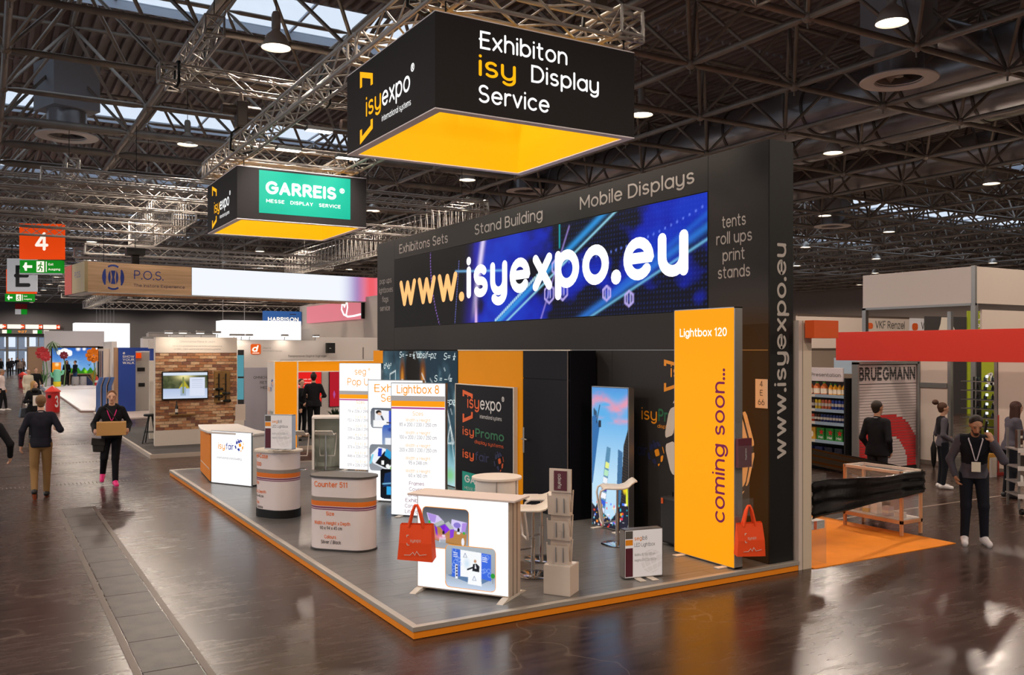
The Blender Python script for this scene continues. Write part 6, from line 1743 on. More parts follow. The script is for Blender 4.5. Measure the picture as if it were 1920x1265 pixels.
# drinks shelf: faces the camera side, runs away from it
M_shelfb = mat('shelf black', '131214', 0.5); M_shelfw = mat('shelf edge', 'cfc4be', 0.4); M_rail = mat('price rail', '8fa3b8', 0.4)
DS = thing('drinks_shelf', 'black supermarket shelf with white edges full of drinks beside the slatted wall', 'shelf', (15.55, 15.8, 0), -90)
MB().box(0, 3.2, 0.42, 0.47, 0, 2.0).o('back_panel', M_shelfb, DS); MB().box(3.17, 3.2, 0, 0.47, 0, 2.0).o('side_panel', M_shelfb, DS)
hdp = MB().box(0, 3.1, 0.05, 0.09, 1.93, 2.22).o('header_board', mat('header board', 'd6cbd0', 0.5), DS, 0.003)
text(hdp, 'Enhanced Product Presentation', 1.1, 2.03, M_dtext, w=1.95, cap=0.075, y=0.047, bold=0.01)
SHZ = [0.25, 0.66, 1.05, 1.33, 1.64]
for z in SHZ:
    q = MB().box(0, 3.17, 0.02, 0.42, z - 0.03, z).o('shelf_board', M_shelfw, DS)
    MB().box(0, 3.17, -0.01, 0.02, z - 0.06, z + 0.005).o('price_rail', M_rail, q)
    MB().box(2.3, 2.42, -0.014, -0.01, z - 0.05, z).o('price_tag', M_cream, q)
def shelf_pt(lx, dy, z): return (15.55 + dy, 15.8 - lx, z)
def drink_can(lx, z, col, lab, grp, r=0.033, h=0.17, n=14, col2=None):
    t = thing('drink_can', lab, 'can', shelf_pt(lx, 0.1, z), 0, grp)
    MB().lathe([(0, 0), (r * 0.8, 0), (r, 0.012), (r, h - 0.015), (r * 0.8, h), (0, h)], n=n).o('can_body', mat('can ' + col, col, 0.35, metal=0.3), t)
    MB().lathe([(r + 0.001, h * 0.3), (r + 0.001, h * 0.62)], n=n).o('label_band', mat('can ' + (col2 or 'c8c0b8'), col2 or 'c8c0b8', 0.4), t)
x_end = 3.12
def run(cols, z, pitch, shelf_word, maker, start=x_end):
    for k, (c, word) in enumerate(cols):
        lx = start - pitch * (k + 0.5)
        maker(lx, z, c, '%s on the %s shelf, %s from the slatted wall' % (word, shelf_word, ORD[k]))
def bottle(lx, z, c, lab):
    big = c[2]; r, h = (0.075, 0.27) if big else (0.048, 0.24)
    t = thing('juice_bottle', lab, 'bottle', shelf_pt(lx, 0.14, z), 0, 'juice bottles on the top shelf')
    MB().lathe([(0, 0), (r, 0.005), (r, h * 0.6), (r * 0.75, h * 0.72), (r * 0.4, h * 0.86), (r * 0.4, h * 0.9)], n=14).o('bottle_body', mat('juice ' + c[0], c[0], 0.3), t)
    MB().lathe([(r * 0.45, h * 0.88), (r * 0.45, h), (0, h)], n=12).o('cap', mat('cap ' + c[1], c[1], 0.4), t)
    MB().lathe([(r + 0.001, h * 0.08), (r + 0.001, h * 0.48)], n=14).o('label_band', mat('label cream', 'e0d4c4', 0.5), t)
run([(('d8a01a', '4a1f3a', 0), 'small yellow juice bottle with purple cap'), (('e0a010', '4a1f3a', 0), 'small yellow juice bottle with dark cap')] + [(('f0a812', '2a8a2a', 0), 'small orange juice bottle with green cap')] * 2, 1.64, 0.115, 'top', bottle)
run([(('c86a30', '3a9a3a', 1), 'large juice bottle with pale label')] * 3 + [(('b04a2a', '7a5a1a', 1), 'large red juice bottle')], 1.64, 0.19, 'top', bottle, x_end - 0.48)
run([('1f3a90', 'blue and silver drink can')] * 4 + [('b85a3a', 'copper drink can')] * 3 + [('c8a81a', 'yellow drink can')] * 2 + [('4a2a22', 'brown drink can')] * 2 + [('2a4a6a', 'dark blue drink can')] * 2, 1.33, 0.088, 'second', lambda lx, z, c, l: drink_can(lx, z, c, l, 'cans on the second shelf', 0.036, 0.2))
run([('152a66', 'navy drink can')] * 8 + [('3a1a1a', 'dark red drink can')] * 2 + [('c8482a', 'red drink can')] * 2 + [('c0a820', 'yellow drink can')] * 4, 1.05, 0.08, 'third', lambda lx, z, c, l: drink_can(lx, z, c, l, 'cans on the third shelf', 0.034, 0.16))
def pack(lx, z, c, lab):
    t = thing('drinks_pack', lab, 'pack', shelf_pt(lx, 0.12, z), -90, 'boxed drinks on the lower shelves')
    MB().box(-0.1, 0.1, -0.08, 0.12, 0, 0.26).o('carton', mat('pack ' + c[0], c[0], 0.5), t, 0.006)
    if c[1] == 'star':
        st_ = [(0.03 + 0.07 * (1 if i % 2 == 0 else 0.42) * math.sin(i * PI / 5), 0.17 + 0.07 * (1 if i % 2 == 0 else 0.42) * math.cos(i * PI / 5)) for i in range(10)][::-1]
        MB().prism(st_, -0.084, -0.08, 0, 'xz').o('star_print', mat('red star', 'c8221a', 0.5), t); text(t, 'Hei', -0.05, 0.03, M_wtext, w=0.12, cap=0.06, y=-0.082, bold=0.04)
    else: MB().prism(rrect(-0.05, 0.05, 0.05, 0.18, 0.045), -0.084, -0.08, 0, 'xz').o('badge_print', mat('pack ' + c[1], c[1], 0.5), t)
run([(('1f7a2a', 'star'), 'green crate pack with red star')] * 3 + [(('c8962a', 'e8dcc8'), 'yellow box with white badge')] * 2, 0.66, 0.24, 'fourth', pack)
run([(('16162e', '28284a'), 'dark pack')] * 2 + [(('1a1f52', 'c8a82a'), 'dark blue pack with yellow mark')] * 3, 0.25, 0.26, 'lowest', pack)

# slatted shutter wall
SH = thing('slatted_shutter', 'tall white slatted shutter with black dotted maker name and red arch', 'shutter', (15.62, 12.35, 0), 0)
Wd = 1.92
M_slat = mat('white slat', 'b9aaa8', 0.5); M_sred = mat('red slat print', 'b5181c', 0.5)
for x in (-0.05, Wd): MB().box(x, x + 0.05, -0.05, 0.1, 0, 2.34).o('side_rail', M_alud, SH)
MB().box(0, Wd, 0.02, 0.06, 0.03, 2.3).o('back_panel', M_shelfb, SH); MB().box(-0.05, Wd + 0.05, -0.05, 0.1, 2.3, 2.36).o('top_rail', M_alud, SH); MB().box(0, Wd, -0.02, 0.03, 0.02, 0.09).o('bottom_rail', M_shelfb, SH)
sl0 = None
NS = 30; ps = 1.78 / NS
for k in range(NS):
    z = 0.1 + k * ps
    if sl0 is None: sl0 = MB().box(0.005, Wd - 0.005, -0.012, 0.02, 0.002, ps - 0.006).o('slat', M_slat, SH, loc=(0, 0, z)); s_ = sl0
    else: s_ = inst(sl0, 'slat', SH, (0, 0, z))
    h_mid = (k + 0.5) * ps - 0.02
    o2 = 1.12 ** 2 - h_mid ** 2; i2 = 0.66 ** 2 - h_mid ** 2
    if o2 > 0:
        xo = min(math.sqrt(o2), 0.95); xi = math.sqrt(i2) if i2 > 0 else 0
        c = 0.96
        segs = [(c - xo, c - xi), (c + xi, c + xo)] if xi > 0 else [(c - xo, c + xo)]
        for a, b2 in segs:
            a = max(0.006, round(a / 0.05) * 0.05); b2 = min(Wd - 0.006, round(b2 / 0.05) * 0.05)
            if b2 - a > 0.02: MB().box(a, b2, -0.0135, -0.011, 0.003, ps - 0.007).o('red_strip', M_sred, s_)
hb = MB().box(0.005, Wd - 0.005, -0.012, 0.02, 1.89, 2.28).o('name_board', M_slat, SH)
text(hb, 'BRUEGMANN', 0.03, 1.95, M_shelfb, w=1.85, cap=0.29, y=-0.012, weight=0.2)
for k in range(5): MB().box(0.005, Wd - 0.005, -0.0145, -0.0125, 1.97 + k * 0.055, 1.974 + k * 0.055).o('slat_line', M_slat, hb)

# red fascia and the partitions below it
fa = thing('red_fascia', 'long plain red fascia board over the slatted shutter', 'fascia', (16.5, 13.62, 2.37), -90)
MB().box(0, 8.0, 0, 0.08, 0, 0.63).o('fascia_board', mat('red board', 'cc2a18', 0.6), fa, 0.004)
MB().box(0, 8.0, 0.08, 0.14, 0.05, 0.1).o('fascia_rail', M_alu, fa)
pn_ = thing('white_partition', 'pale partition wall with metal posts under the red fascia', 'partition', (18.5, 12.98, 0), -90)
for a, b2, z1 in ((0.0, 0.74, 2.35), (1.9, 4.2, 2.35)): MB().box(a, b2, 0, 0.05, 0.1, z1).o('wall_panel', M_wallw, pn_)
for x in (0.76, 1.82, 0.0): MB().box(x, x + 0.07, -0.02, 0.06, 0, 2.4).o('post', M_alud, pn_)
MB().box(0.0, 0.74, -0.02, 0.0, 1.75, 1.86).o('rail', M_alud, pn_)
for a, b2 in ((0, 0.76), (1.9, 4.2)): MB().box(a, b2, -0.012, 0.05, 0, 0.1).o('skirting', mat('grey skirting', '6a5c54', 0.6), pn_)
MB().box(-2.6, 0.0, 0.3, 0.34, 2.0, 2.4).o('upper_panel', mat('pale blue panel', 'a3b4c4', 0.6), pn_)
bw = tag(MB().box(0, 1.2, 0, 0.05, 0, 2.4).box(0, 0.05, -0.6, 0, 0, 2.4).o('black_partition', M_shelfb, None, loc=(19.6, 12.2, 0)), 'black partition behind the metal posts under the red fascia', 'partition')
nw = tag(MB().box(-4.5, -0.05, 0.0, 0.05, 0.0, 2.1).box(-4.5, -0.05, -0.005, 0.0, 1.95, 2.1).o('pale_partition', M_wallw, None, loc=(16.4, 17.6, 0)), 'pale partition behind the drinks shelf', 'partition')
cabw = thing('wood_cabinet', 'open wooden cabinet with dark door above the pale partition', 'cabinet', (14.6, 19.5, 0), -30)
MB().box(0, 0.05, 0, 0.3, 0, 2.9).box(1.2, 1.25, 0, 0.3, 0, 2.9).box(0, 1.25, 0.28, 0.3, 0, 2.9).box(0, 1.25, 0, 0.3, 1.9, 1.94).o('cabinet_body', mat('cabinet wood', '7d5a34', 0.5), cabw)
MB().box(-0.4, 0.0, 0, 0.03, 0, 2.9).o('door', M_shelfb, cabw); MB().box(-0.28, -0.1, -0.01, 0, 1.95, 2.85).o('wood_inlay', mat('inlay wood', 'a8743a', 0.5), cabw)
tag(MB().box(0, 1.6, 0, 0.05, 0, 3.2).o('blue_partition', mat('violet blue panel', '3f3f86', 0.6), None, loc=(15.0, 22.5, 0)), 'violet blue partition behind the orange fascia end', 'partition')

# glass shelf tower with black shelves in the doorway
gs = thing('shelf_tower', 'black shelf tower with lit glass goods in the partition opening', 'shelf', (18.75, 12.1, 0), -90)
for x in (0.05, 0.95): MB().box(x, x + 0.03, 0.4, 0.43, 0, 2.0).o('upright', M_shelfb, gs)
M_led = lit('shelf light', 'dff2ff', 3.0); M_gl2 = mat('dark glassware', '15262a', 0.15)
for k in range(8):
    z = 0.5 + k * 0.2
    q = MB().box(0.02, 1.0, 0, 0.42, z, z + 0.015).o('shelf_board', M_shelfb, gs); MB().box(0.02, 1.0, -0.006, 0, z, z + 0.016).o('edge_profile', M_alu, q)
    MB().box(0.56, 0.6, 0.05, 0.08, z + 0.1, z + 0.15).o('shelf_lamp', M_led, q)
n_ = 0
for k in (3, 4, 5, 6, 7):
    for j in range(4):
        x = 0.32 + j * 0.17; z = 0.515 + k * 0.2
        g_ = MB().lathe([(0, 0), (0.035, 0), (0.035, 0.07), (0.012, 0.1), (0.012, 0.13), (0, 0.13)], n=10).o('glass_bottle', M_gl2, None, loc=(18.75 + 0.15, 12.1 - x, z))
        tag(g_, 'dark glass bottle on the shelf tower, shelf %s from its top, place %s' % (ORD[7 - k], ORD[j]), 'bottle', 'dark bottles on the shelf tower')

# tall lime banners
M_lime = mat('lime banner', '9aa818', 0.6)
lm_ = thing('lime_banner', 'tall lime green banner with white letters behind the cabin', 'banner', (34.6, 22.0, 0), -10)
MB().box(0, 1.4, 0, 0.05, 0, 4.2).o('banner_cloth', M_lime, lm_); text(lm_, 've', 0.75, 3.45, M_wtext, w=0.7, cap=0.6, rot=90, y=-0.01); text(lm_, 'systems', 1.15, 3.1, M_wtext, w=0.9, cap=0.14, rot=90, y=-0.01)
l2 = thing('lime_banner', 'lower lime green strip with arrow shapes behind the shelf tower', 'banner', (19.55, 11.75, 0.5), -90)
MB().box(-0.35, 0.25, 0, 0.05, 0, 1.83).o('banner_cloth', M_lime, l2); text(l2, 'e', 0.05, 1.3, M_wtext, cap=0.4, rot=90, y=-0.01, bold=0.03)
MB().prism([(-0.1, 0.9), (0.08, 0.72), (0.2, 0.9), (0.08, 1.1)], -0.012, 0, 0, 'xz').o('arrow_mark', M_wtext, l2)
bh = thing('hand_panel', 'black panel with a pale hand print beside the tall lime banner', 'panel', (32.4, 22.4, 0), -10)
MB().box(0, 2.2, 0, 0.05, 0, 3.95).o('panel_board', mat('charcoal panel', '2f2b2b', 0.6), bh)
hand = [(0.55, 0.7), (0.62, 1.3), (0.8, 1.75), (0.85, 2.02), (1.35, 2.02), (1.45, 1.7), (1.75, 1.2), (1.82, 0.95), (1.72, 0.95), (1.5, 1.25), (1.55, 0.75), (1.45, 0.72), (1.35, 1.15), (1.32, 0.6), (1.2, 0.6), (1.15, 1.1), (1.02, 0.65), (0.92, 0.68), (0.95, 1.15), (0.72, 0.75)]
MB().prism([(x, z + 1.9) for x, z in hand], -0.012, 0, 0, 'xz').o('hand_print', M_cream, bh)
for x, z in ((0.45, 0.95), (1.85, 0.9)): z += 1.9; MB().prism([(x, z), (x + 0.1, z - 0.08), (x + 0.2, z + 0.02), (x + 0.08, z + 0.14)], -0.012, 0, 0, 'xz').o('leaf_print', mat('leaf print', '6f9a1f', 0.6), bh)

# white cabin with broad fascia
cb = thing('white_cabin', 'white system cabin with broad blank fascia on metal posts', 'cabin', (20.97, 16.4, 0), -90)
MB().box(0, 3.2, 0, 0.05, 3.75, 4.66).o('fascia_panel', M_wpink, cb, 0.003)
e_ = MB().box(0, 4.2, 0, 0.05, 3.75, 4.66).o('fascia_panel', mat('fascia beige', 'c8b9ad', 0.6), cb, 0.003); e_.location = (3.25, 0.04, 0); e_.rotation_euler = (0, 0, PI / 2)
for x, y in ((0.04, 0.05), (3.21, 0.05), (0.04, 3.9), (3.21, 3.9)): MB().box(x - 0.06, x + 0.06, y - 0.06, y + 0.06, 0, 3.75).o('post', M_alud, cb)
MB().box(0, 3.2, 0.05, 4.0, 4.0, 4.05).o('cabin_roof', M_white, cb)
MB().box(3.17, 3.27, -0.02, 0.06, 3.7, 4.68).o('corner_profile', M_alud, cb); MB().box(-0.02, 3.2, -0.01, 0.06, 3.7, 3.76).o('bottom_rail', M_alud, cb)
MB().box(3.2, 3.25, 0.3, 4.2, 2.2, 3.6).o('side_panel', M_wallw, cb)

# white stand with maker name far behind
vk = thing('name_wall', 'far white stand walls with the same grey company name twice', 'wall panel', (35.85, 32.0, 2.5), 0)
a_ = MB().box(0, 9.0, 0, 0.1, 0, 1.85).o('wall_panel', M_wallw, vk); b_ = MB().box(9.05, 14, 0.02, 0.1, 0, 1.9).o('wall_panel', mat('cool white panel', 'e6e2e6', 0.5), vk)  # second panel is a paler plain white than the first
MB().box(0, 9, -0.02, 0.1, 1.85, 1.95).o('top_profile', M_steeldark, vk)
text(a_, 'VKF Renzel', 6.1, 1.28, M_dtext, w=2.5, cap=0.42, y=-0.01, bold=0.01); MB().prism(rrect(5.4, 5.9, 1.25, 1.58, 0.15), -0.01, 0, 0, 'xz').o('logo_mark', M_rdor, a_)
text(b_, 'VKF Renzel', 10.1, 1.28, M_dtext, w=2.5, cap=0.42, y=0.01, bold=0.01); MB().prism(rrect(9.3, 9.8, 1.22, 1.62, 0.15), 0.0, 0.02, 0, 'xz').o('logo_mark', M_rdor, b_)

# more stands towards the side wall
for x, y, w, h, c, lab in ((26, 34, 5, 3.4, 'c8bab0', 'beige far stand block behind the orange fascia end'), (33, 40, 6, 3.9, 'd0c6c2', 'pale far stand block behind the drinks shelf'), (44, 50, 9, 4.2, 'b8aca6', 'grey beige far stand block beyond the white name wall'), (30, 26, 3.5, 2.6, '8c7a6c', 'brown far counter wall under the white cabin'), (52, 40, 8, 3.8, 'cabdb4', 'wide far stand block behind the hand print panel'), (40, 24, 7, 4.1, 'c4b6ac', 'tall far stand block behind the white cabin')):
    s_ = thing('far_stand_wall', lab, 'stand wall', (x, y, 0), -8); MB().box(0, w, 0, 1.5, 0, h).o('wall_panel', mat('far ' + c, c, 0.6), s_); MB().box(-0.03, w + 0.03, -0.03, 0.1, h, h + 0.08).o('top_profile', M_steeldark, s_)

for x, y, z, w, lab in ((30.5, 43.75, 4.5, 2.0, 'white hanging board over the far stands at the edge of the black wall'), (33.6, 43.75, 4.45, 2.4, 'white hanging board over the far stands above the orange fascia end'), (29.5, 37.75, 3.6, 2.6, 'low white hanging board behind the orange fascia end')):
    hb2 = thing('hanging_board', lab, 'board', (x, y, z), 0); MB().box(0, w, 0, 0.1, 0, 0.9).o('board_panel', M_wtext, hb2)
    for q in (0.2, w - 0.2): MB().tube([(q, 0.05, 0.9), (q, 0.05, 8.4 - z)], 0.015, 5).o('hanging_wire', M_deep, hb2)
for k in range(5):
    x, y = 29.6 + k * 1.7, 40.8
    sp = thing('stage_spot', 'black stage spot hanging over the far stands, %s from the black wall' % ORD[k], 'spotlight', (x, y, 4.2), 20 * k, 'black stage spots over the far stands')
    MB().box(-0.16, 0.16, -0.25, 0.25, 0, 0.3).o('spot_body', M_deep, sp, 0.02); MB().tube([(-0.2, 0, 0.15), (-0.2, 0, 0.55), (0.2, 0, 0.55), (0.2, 0, 0.15)], 0.03, 6).o('yoke', M_deep, sp); MB().tube([(0, 0, 0.55), (0, 0, 4.2)], 0.02, 5).o('hanging_wire', M_deep, sp)

# display trolley at the picture edge
TG = thing('display_trolley', 'grey shelf trolley with small goods at the edge behind the man on the phone', 'trolley', (13.95, 8.04, 0), -38)
for x in (0.03, 0.95):
    for y in (0.03, 0.45): MB().box(x - 0.015, x + 0.015, y - 0.015, y + 0.015, 0.1, 1.35).o('upright', M_alud, TG)
for z in (0.3, 0.5, 0.74, 1.02):
    q = MB().box(0, 1.0, 0, 0.48, z, z + 0.02).o('shelf_board', M_alu, TG); MB().box(0, 1.0, -0.015, 0, z - 0.03, z + 0.04).o('shelf_edge', M_shelfw, q)
for x in (0.08, 0.92): MB().lathe([(0, -0.02), (0.05, -0.02), (0.05, 0.02), (0, 0.02)], c=(x, 0.06, 0.055), n=14, ax='x').o('caster', M_deep, TG)
ca, sa = math.cos(math.radians(-38)), math.sin(math.radians(-38))
for k in range(6):
    lx = 0.08 + 0.1 * k; o_ = MB().lathe([(0, 0), (0.035, 0), (0.035, 0.09), (0.02, 0.11), (0, 0.11)], n=10).o('sample_pot', M_white, None, loc=(13.95 + lx * ca - 0.08 * sa, 8.04 + lx * sa + 0.08 * ca, 0.521)); tag(o_, 'small white pot on the trolley shelf, %s along' % ORD[k], 'pot', 'white pots on the trolley')
for k in range(3):
    lx = 0.14 + 0.22 * k; o_ = MB().box(-0.06, 0.06, -0.05, 0.05, 0, 0.17).box(-0.05, 0.05, -0.055, -0.05, 0.03, 0.1, 1).o('dark_pack', [mat('pack 2a2422', '2a2422', 0.5), M_cream], None, 0.004, loc=(13.95 + lx * ca - 0.15 * sa, 8.04 + lx * sa + 0.15 * ca, 0.761)); tag(o_, 'dark small pack on the trolley, %s along' % ORD[k], 'package', 'dark packs on the trolley')
for k in range(6):
    lx = 0.1 + 0.16 * (k % 3); z = 1.05 + 0.2 * (k // 3)
    o_ = MB().box(-0.06, 0.06, -0.03, 0.03, 0, 0.14).box(-0.045, 0.045, -0.034, -0.03, 0.01, 0.05, 1).o('brown_carton', [mat('pack 4a2c24', '4a2c24', 0.5), M_cream], None, 0.003, loc=(13.95 + lx * ca - 0.2 * sa, 8.04 + lx * sa + 0.2 * ca, z if k < 3 else 1.192)); tag(o_, 'brown carton with white label on the trolley, %s row, %s along' % (['bottom', 'top'][k // 3], ORD[k % 3]), 'package', 'brown cartons on the trolley')

# small things along the partitions
um = thing('umbrella', 'folded black umbrella leaning by the pale partition next to the shutter', 'umbrella', (17.95, 12.2, 0), 0)
MB().lathe([(0.01, 0.0), (0.05, 0.15), (0.065, 0.45), (0.02, 0.6)], n=12).o('canopy', M_deep, um); MB().tube([(0, 0, 0.6), (0, 0, 0.72), (0.02, 0, 0.77), (0.06, 0, 0.77), (0.07, 0, 0.7)], 0.012, 8).o('handle', M_deep, um)
br = thing('red_broom', 'red broom standing beside the metal post', 'broom', (*on_floor(1872, 18.6), 0), -40)
MB().tube([(0, 0, 0.06), (0, 0, 1.25)], 0.016, 8).o('stick', mat('red stick', '9a2a20', 0.5), br); MB().box(-0.25, 0.2, -0.04, 0.04, 0, 0.06).o('broom_head', mat('red stick', '9a2a20', 0.5), br)
yb = tag(MB().box(-0.14, 0.14, -0.15, 0.15, 0, 0.42).box(-0.12, 0.12, -0.156, -0.15, 0.05, 0.2, 1).o('yellow_carton', [mat('yellow carton', 'b8862a', 0.6), M_cream], None, 0.004, loc=(*on_floor(1848, 18.9), 0)), 'yellow ochre carton on the floor below the shelf tower', 'box')
tag(MB().box(-0.1, 0.1, -0.02, 0.02, 0, 0.4).box(-0.08, 0.08, -0.024, -0.02, 0.05, 0.35, 1).o('white_board', [M_white, M_cream], None, 0.003, loc=(*on_floor(1862, 18.3), 0)), 'small white board leaning beside the yellow carton', 'board')

# people on the right
t, P = person('man in grey and black fleece talking on the phone, white shoes', 11.43, 7.17, -52, 1.8, 0.011, skin=SKIN2, hair='241a14', top='4d4952', legs='15161f', shoe='d8d0d2', sole='e8e4e4', vest='17171d', beard='2a1e18', head=(30, 0, 8),
      pelvis=(0, 0.1, 0.94), chest=(0, -0.01, 1.24), neck=(0, -0.08, 1.45), hpos=(0.0, -0.17, 1.585), hipp=(0.09, 0.1, 0.92), hipn=(-0.09, 0.1, 0.92), shop=(0.185, -0.05, 1.39), shon=(-0.18, -0.05, 1.39),
      elbp=(0.33, -0.12, 1.13), wrip=(0.19, -0.2, 1.38), handp=(-0.35, 0.0, 0.9), curlp=(-0.6, 0.5, 0), elbn=(-0.29, 0.04, 1.11), wrin=(-0.23, 0.02, 0.9), kneep=(0.11, 0.02, 0.5), kneen=(-0.1, 0.02, 0.5), anklep=(0.12, 0.04, 0.085), anklen=(-0.12, 0.0, 0.085), toep=(0.16, -0.13, 0.035), toen=(-0.13, -0.17, 0.035))
lanyard(t, P, 'c8c0c8', 1.12, 'd8ccb8', y=-0.15)
ph = tag(MB().box(-0.012, 0.012, -0.04, 0.04, -0.075, 0.075).box(0.012, 0.014, -0.036, 0.036, -0.07, 0.07, 1).o('phone', [M_deep, mat('phone glass', '1a1a20', 0.1)], None, 0.004, loc=(11.43 + 0.115 * math.cos(math.radians(-52)) - 0.175 * 0.788, 7.17 - 0.115 * 0.788 - 0.175 * 0.616, 1.6)), 'black phone held to the ear of the man in fleece', 'phone')
ph.rotation_euler = (0.2, 0.15, math.radians(-52))
t, P = person('man in black blazer seen from behind before the slatted shutter', *on_floor(1645, 15.0), 96, 1.76, 0.012, skin=SKIN2, hair='2a201a', top='17161a', legs='232226', shoe='131313', collar='c8c4cc', head=(0, 0, -10),
      elbp=(0.25, 0.05, 1.13), wrip=(0.2, -0.1, 0.93), elbn=(-0.26, 0.08, 1.12), wrin=(-0.2, -0.06, 0.92), coat=0.2)
lanyard(t, P, 'c8c0c8', 1.1)
t, P = person('woman with tied brown hair in black vest behind the man on the phone', 15.5, 10.35, 50, 1.62, 0.013, skin=SKIN, hair='4a3022', top='4d4850', vest='15151a', legs='16171f', shoe='cfc8c8', sex='f', bun=False, head=(4, 0, 10),
      elbp=(0.22, 0.06, 1.12), wrip=(0.2, -0.14, 1.02), elbn=(-0.23, 0.06, 1.12), wrin=(-0.19, -0.14, 1.0))
MB().ell((0, 0.13, 1.62), 0.05, 0.06, 0.05, 10, 8).o('hair_bun', mat('hair 4a3022', '4a3022', 0.6), t)
x_, y_ = on_floor(1893, 15.7)
t, P = person('woman with dark brown hair in grey fleece reaching over the trolley', x_, y_, 55, 1.72, 0.013, skin=SKIN, hair='3a2018', top='4f4a54', legs='15161d', shoe='16161a', sex='f', long_hair=True, head=(6, 0, 12),
      chest=(0, -0.05, 1.25), neck=(0, -0.09, 1.46), hpos=(0, -0.13, 1.63), shop=(0.165, -0.06, 1.4), shon=(-0.165, -0.06, 1.4), elbp=(0.21, -0.12, 1.13), wrip=(0.15, -0.34, 1.08), elbn=(-0.21, -0.12, 1.13), wrin=(-0.15, -0.36, 1.08))
# ================================================================== STANDS ON THE LEFT AND BEHIND
# hanging signs of the hall
M_sor = lit('lit orange sign', 'f24a0c', 0.75); M_sgr = lit('lit green sign', '0a8a1c', 0.75); M_sw = lit('lit sign white', 'fff4e6', 0.95); M_swd = lit('softly lit grey sign face', 'd2d0d2', 0.42)
def arrow(b, x, z, s, y, d=-1):
    p = [(x, z), (x - d * s * 0.45, z + s * 0.45), (x - d * s * 0.25, z + s * 0.45), (x - d * s * 0.1 - d * 0.02, z + s * 0.14), (x - d * s, z + s * 0.14), (x - d * s, z - s * 0.14), (x - d * s * 0.1 - d * 0.02, z - s * 0.14), (x - d * s * 0.25, z - s * 0.45), (x - d * s * 0.45, z - s * 0.45)]
    if d < 0: p = p[::-1]
    b.prism(p, y - 0.004, y, 0, 'xz')
def exit_sign(t, x0, x1, z0, z1):
    w = x1 - x0; h = z1 - z0
    g = MB().box(x0, x1, 0, 0.25, z0, z1).o('exit_panel', M_sgr, t)
    b = MB(); arrow(b, x0 + w * 0.07, (z0 + z1) / 2, h * 0.72, -0.002, -1)
    b.box(x0 + w * 0.4, x0 + w * 0.58, -0.006, -0.002, z0 + h * 0.08, z1 - h * 0.08).box(x0 + w * 0.62, x0 + w * 0.64, -0.006, -0.002, z0 + h * 0.1, z1 - h * 0.1)
    b.o('white_pictogram', M_sw, g)
    r = MB(); cx = x0 + w * 0.5; cz = (z0 + z1) / 2; u = h / 1.0
    r.prism([(cx + 0.02 * u + 0.07 * u * math.cos(a * PI / 5), cz + 0.28 * u + 0.07 * u * math.sin(a * PI / 5)) for a in range(10)], -0.009, -0.006, 0, 'xz')
    for pts in ([(cx, cz + 0.2 * u), (cx - 0.05 * u, cz - 0.05 * u)], [(cx - 0.05 * u, cz - 0.05 * u), (cx + 0.1 * u, cz - 0.15 * u), (cx + 0.06 * u, cz - 0.35 * u)], [(cx - 0.05 * u, cz - 0.05 * u), (cx - 0.12 * u, cz - 0.25 * u), (cx - 0.25 * u, cz - 0.28 * u)], [(cx, cz + 0.16 * u), (cx + 0.15 * u, cz + 0.05 * u)], [(cx, cz + 0.16 * u), (cx - 0.15 * u, cz + 0.1 * u), (cx - 0.2 * u, cz)]):
        stroke(r, pts, 0.08 * u, -0.009, -0.006)
    r.o('running_figure', M_sgr, g)
    text(g, 'Exit', x0 + w * 0.68, z0 + h * 0.6, M_sw, w=w * 0.12, cap=h * 0.17, y=-0.004, bold=0.02); text(g, 'Ausgang', x0 + w * 0.68, z0 + h * 0.22, M_sw, w=w * 0.28, cap=h * 0.17, y=-0.004, bold=0.02)
hs = thing('hall_sign', 'orange hanging hall sign with white number four over green exit panel', 'sign', (1.32, 44.4, 5.95), -27)
MB().box(0, 1.82, 0, 0.3, 0.62, 2.15).o('number_panel', M_sor, hs, 0.01); text(hs, '4', 0.95, 0.98, M_sw, cap=0.8, align='c', y=-0.004, bold=0.03)
exit_sign(hs, 0.02, 1.8, 0.0, 0.56); MB().box(0, 1.82, 0.0, 0.3, -0.06, 0.0).o('bottom_tray', M_alu, hs)
for x in (0.3, 1.5): MB().tube([(x, 0.15, 2.15), (x, 0.15, 2.46)], 0.02, 6).o('hanger', M_deep, hs)
es = thing('hall_sign', 'white and orange hanging hall sign with black letter over green exit panel', 'sign', (1.0, 57.0, 5.3), -27)
MB().box(0.1, 1.68, 0, 0.2, 0.55, 2.38).o('letter_panel', M_swd, es, 0.01); text(es, 'E', 0.93, 0.8, M_deep, cap=1.2, align='c', y=-0.004, bold=0.04)
MB().box(-0.05, 1.5, 0.22, 0.5, 0.45, 1.8).o('orange_panel', M_sor, es, 0.01); exit_sign(es, 0, 1.5, 0, 0.42)
for x in (0.3, 1.4): MB().tube([(x, 0.15, 2.38), (x, 0.15, 3.12)], 0.02, 6).o('hanger', M_deep, es)
fs_ = thing('fire_point_sign', 'small red and green square sign high on the end wall', 'sign', (3.3, 126.0, 7.0), 0)
for k, (x, z, m) in enumerate(((0, 1, 0), (1, 1, 0), (0, 0, 1), (1, 0, 2))): MB().box(x * 0.66, x * 0.66 + 0.64, -0.05, 0, z * 0.66, z * 0.66 + 0.64).o('sign_panel', [mat('sign red', 'c8202a', 0.5), M_swd, MATS['lit green sign']][m], fs_)
row = thing('door_sign_row', 'row of white and red lit signs over the entrance doors', 'sign', (0.5, 125.5, 4.6), 0)
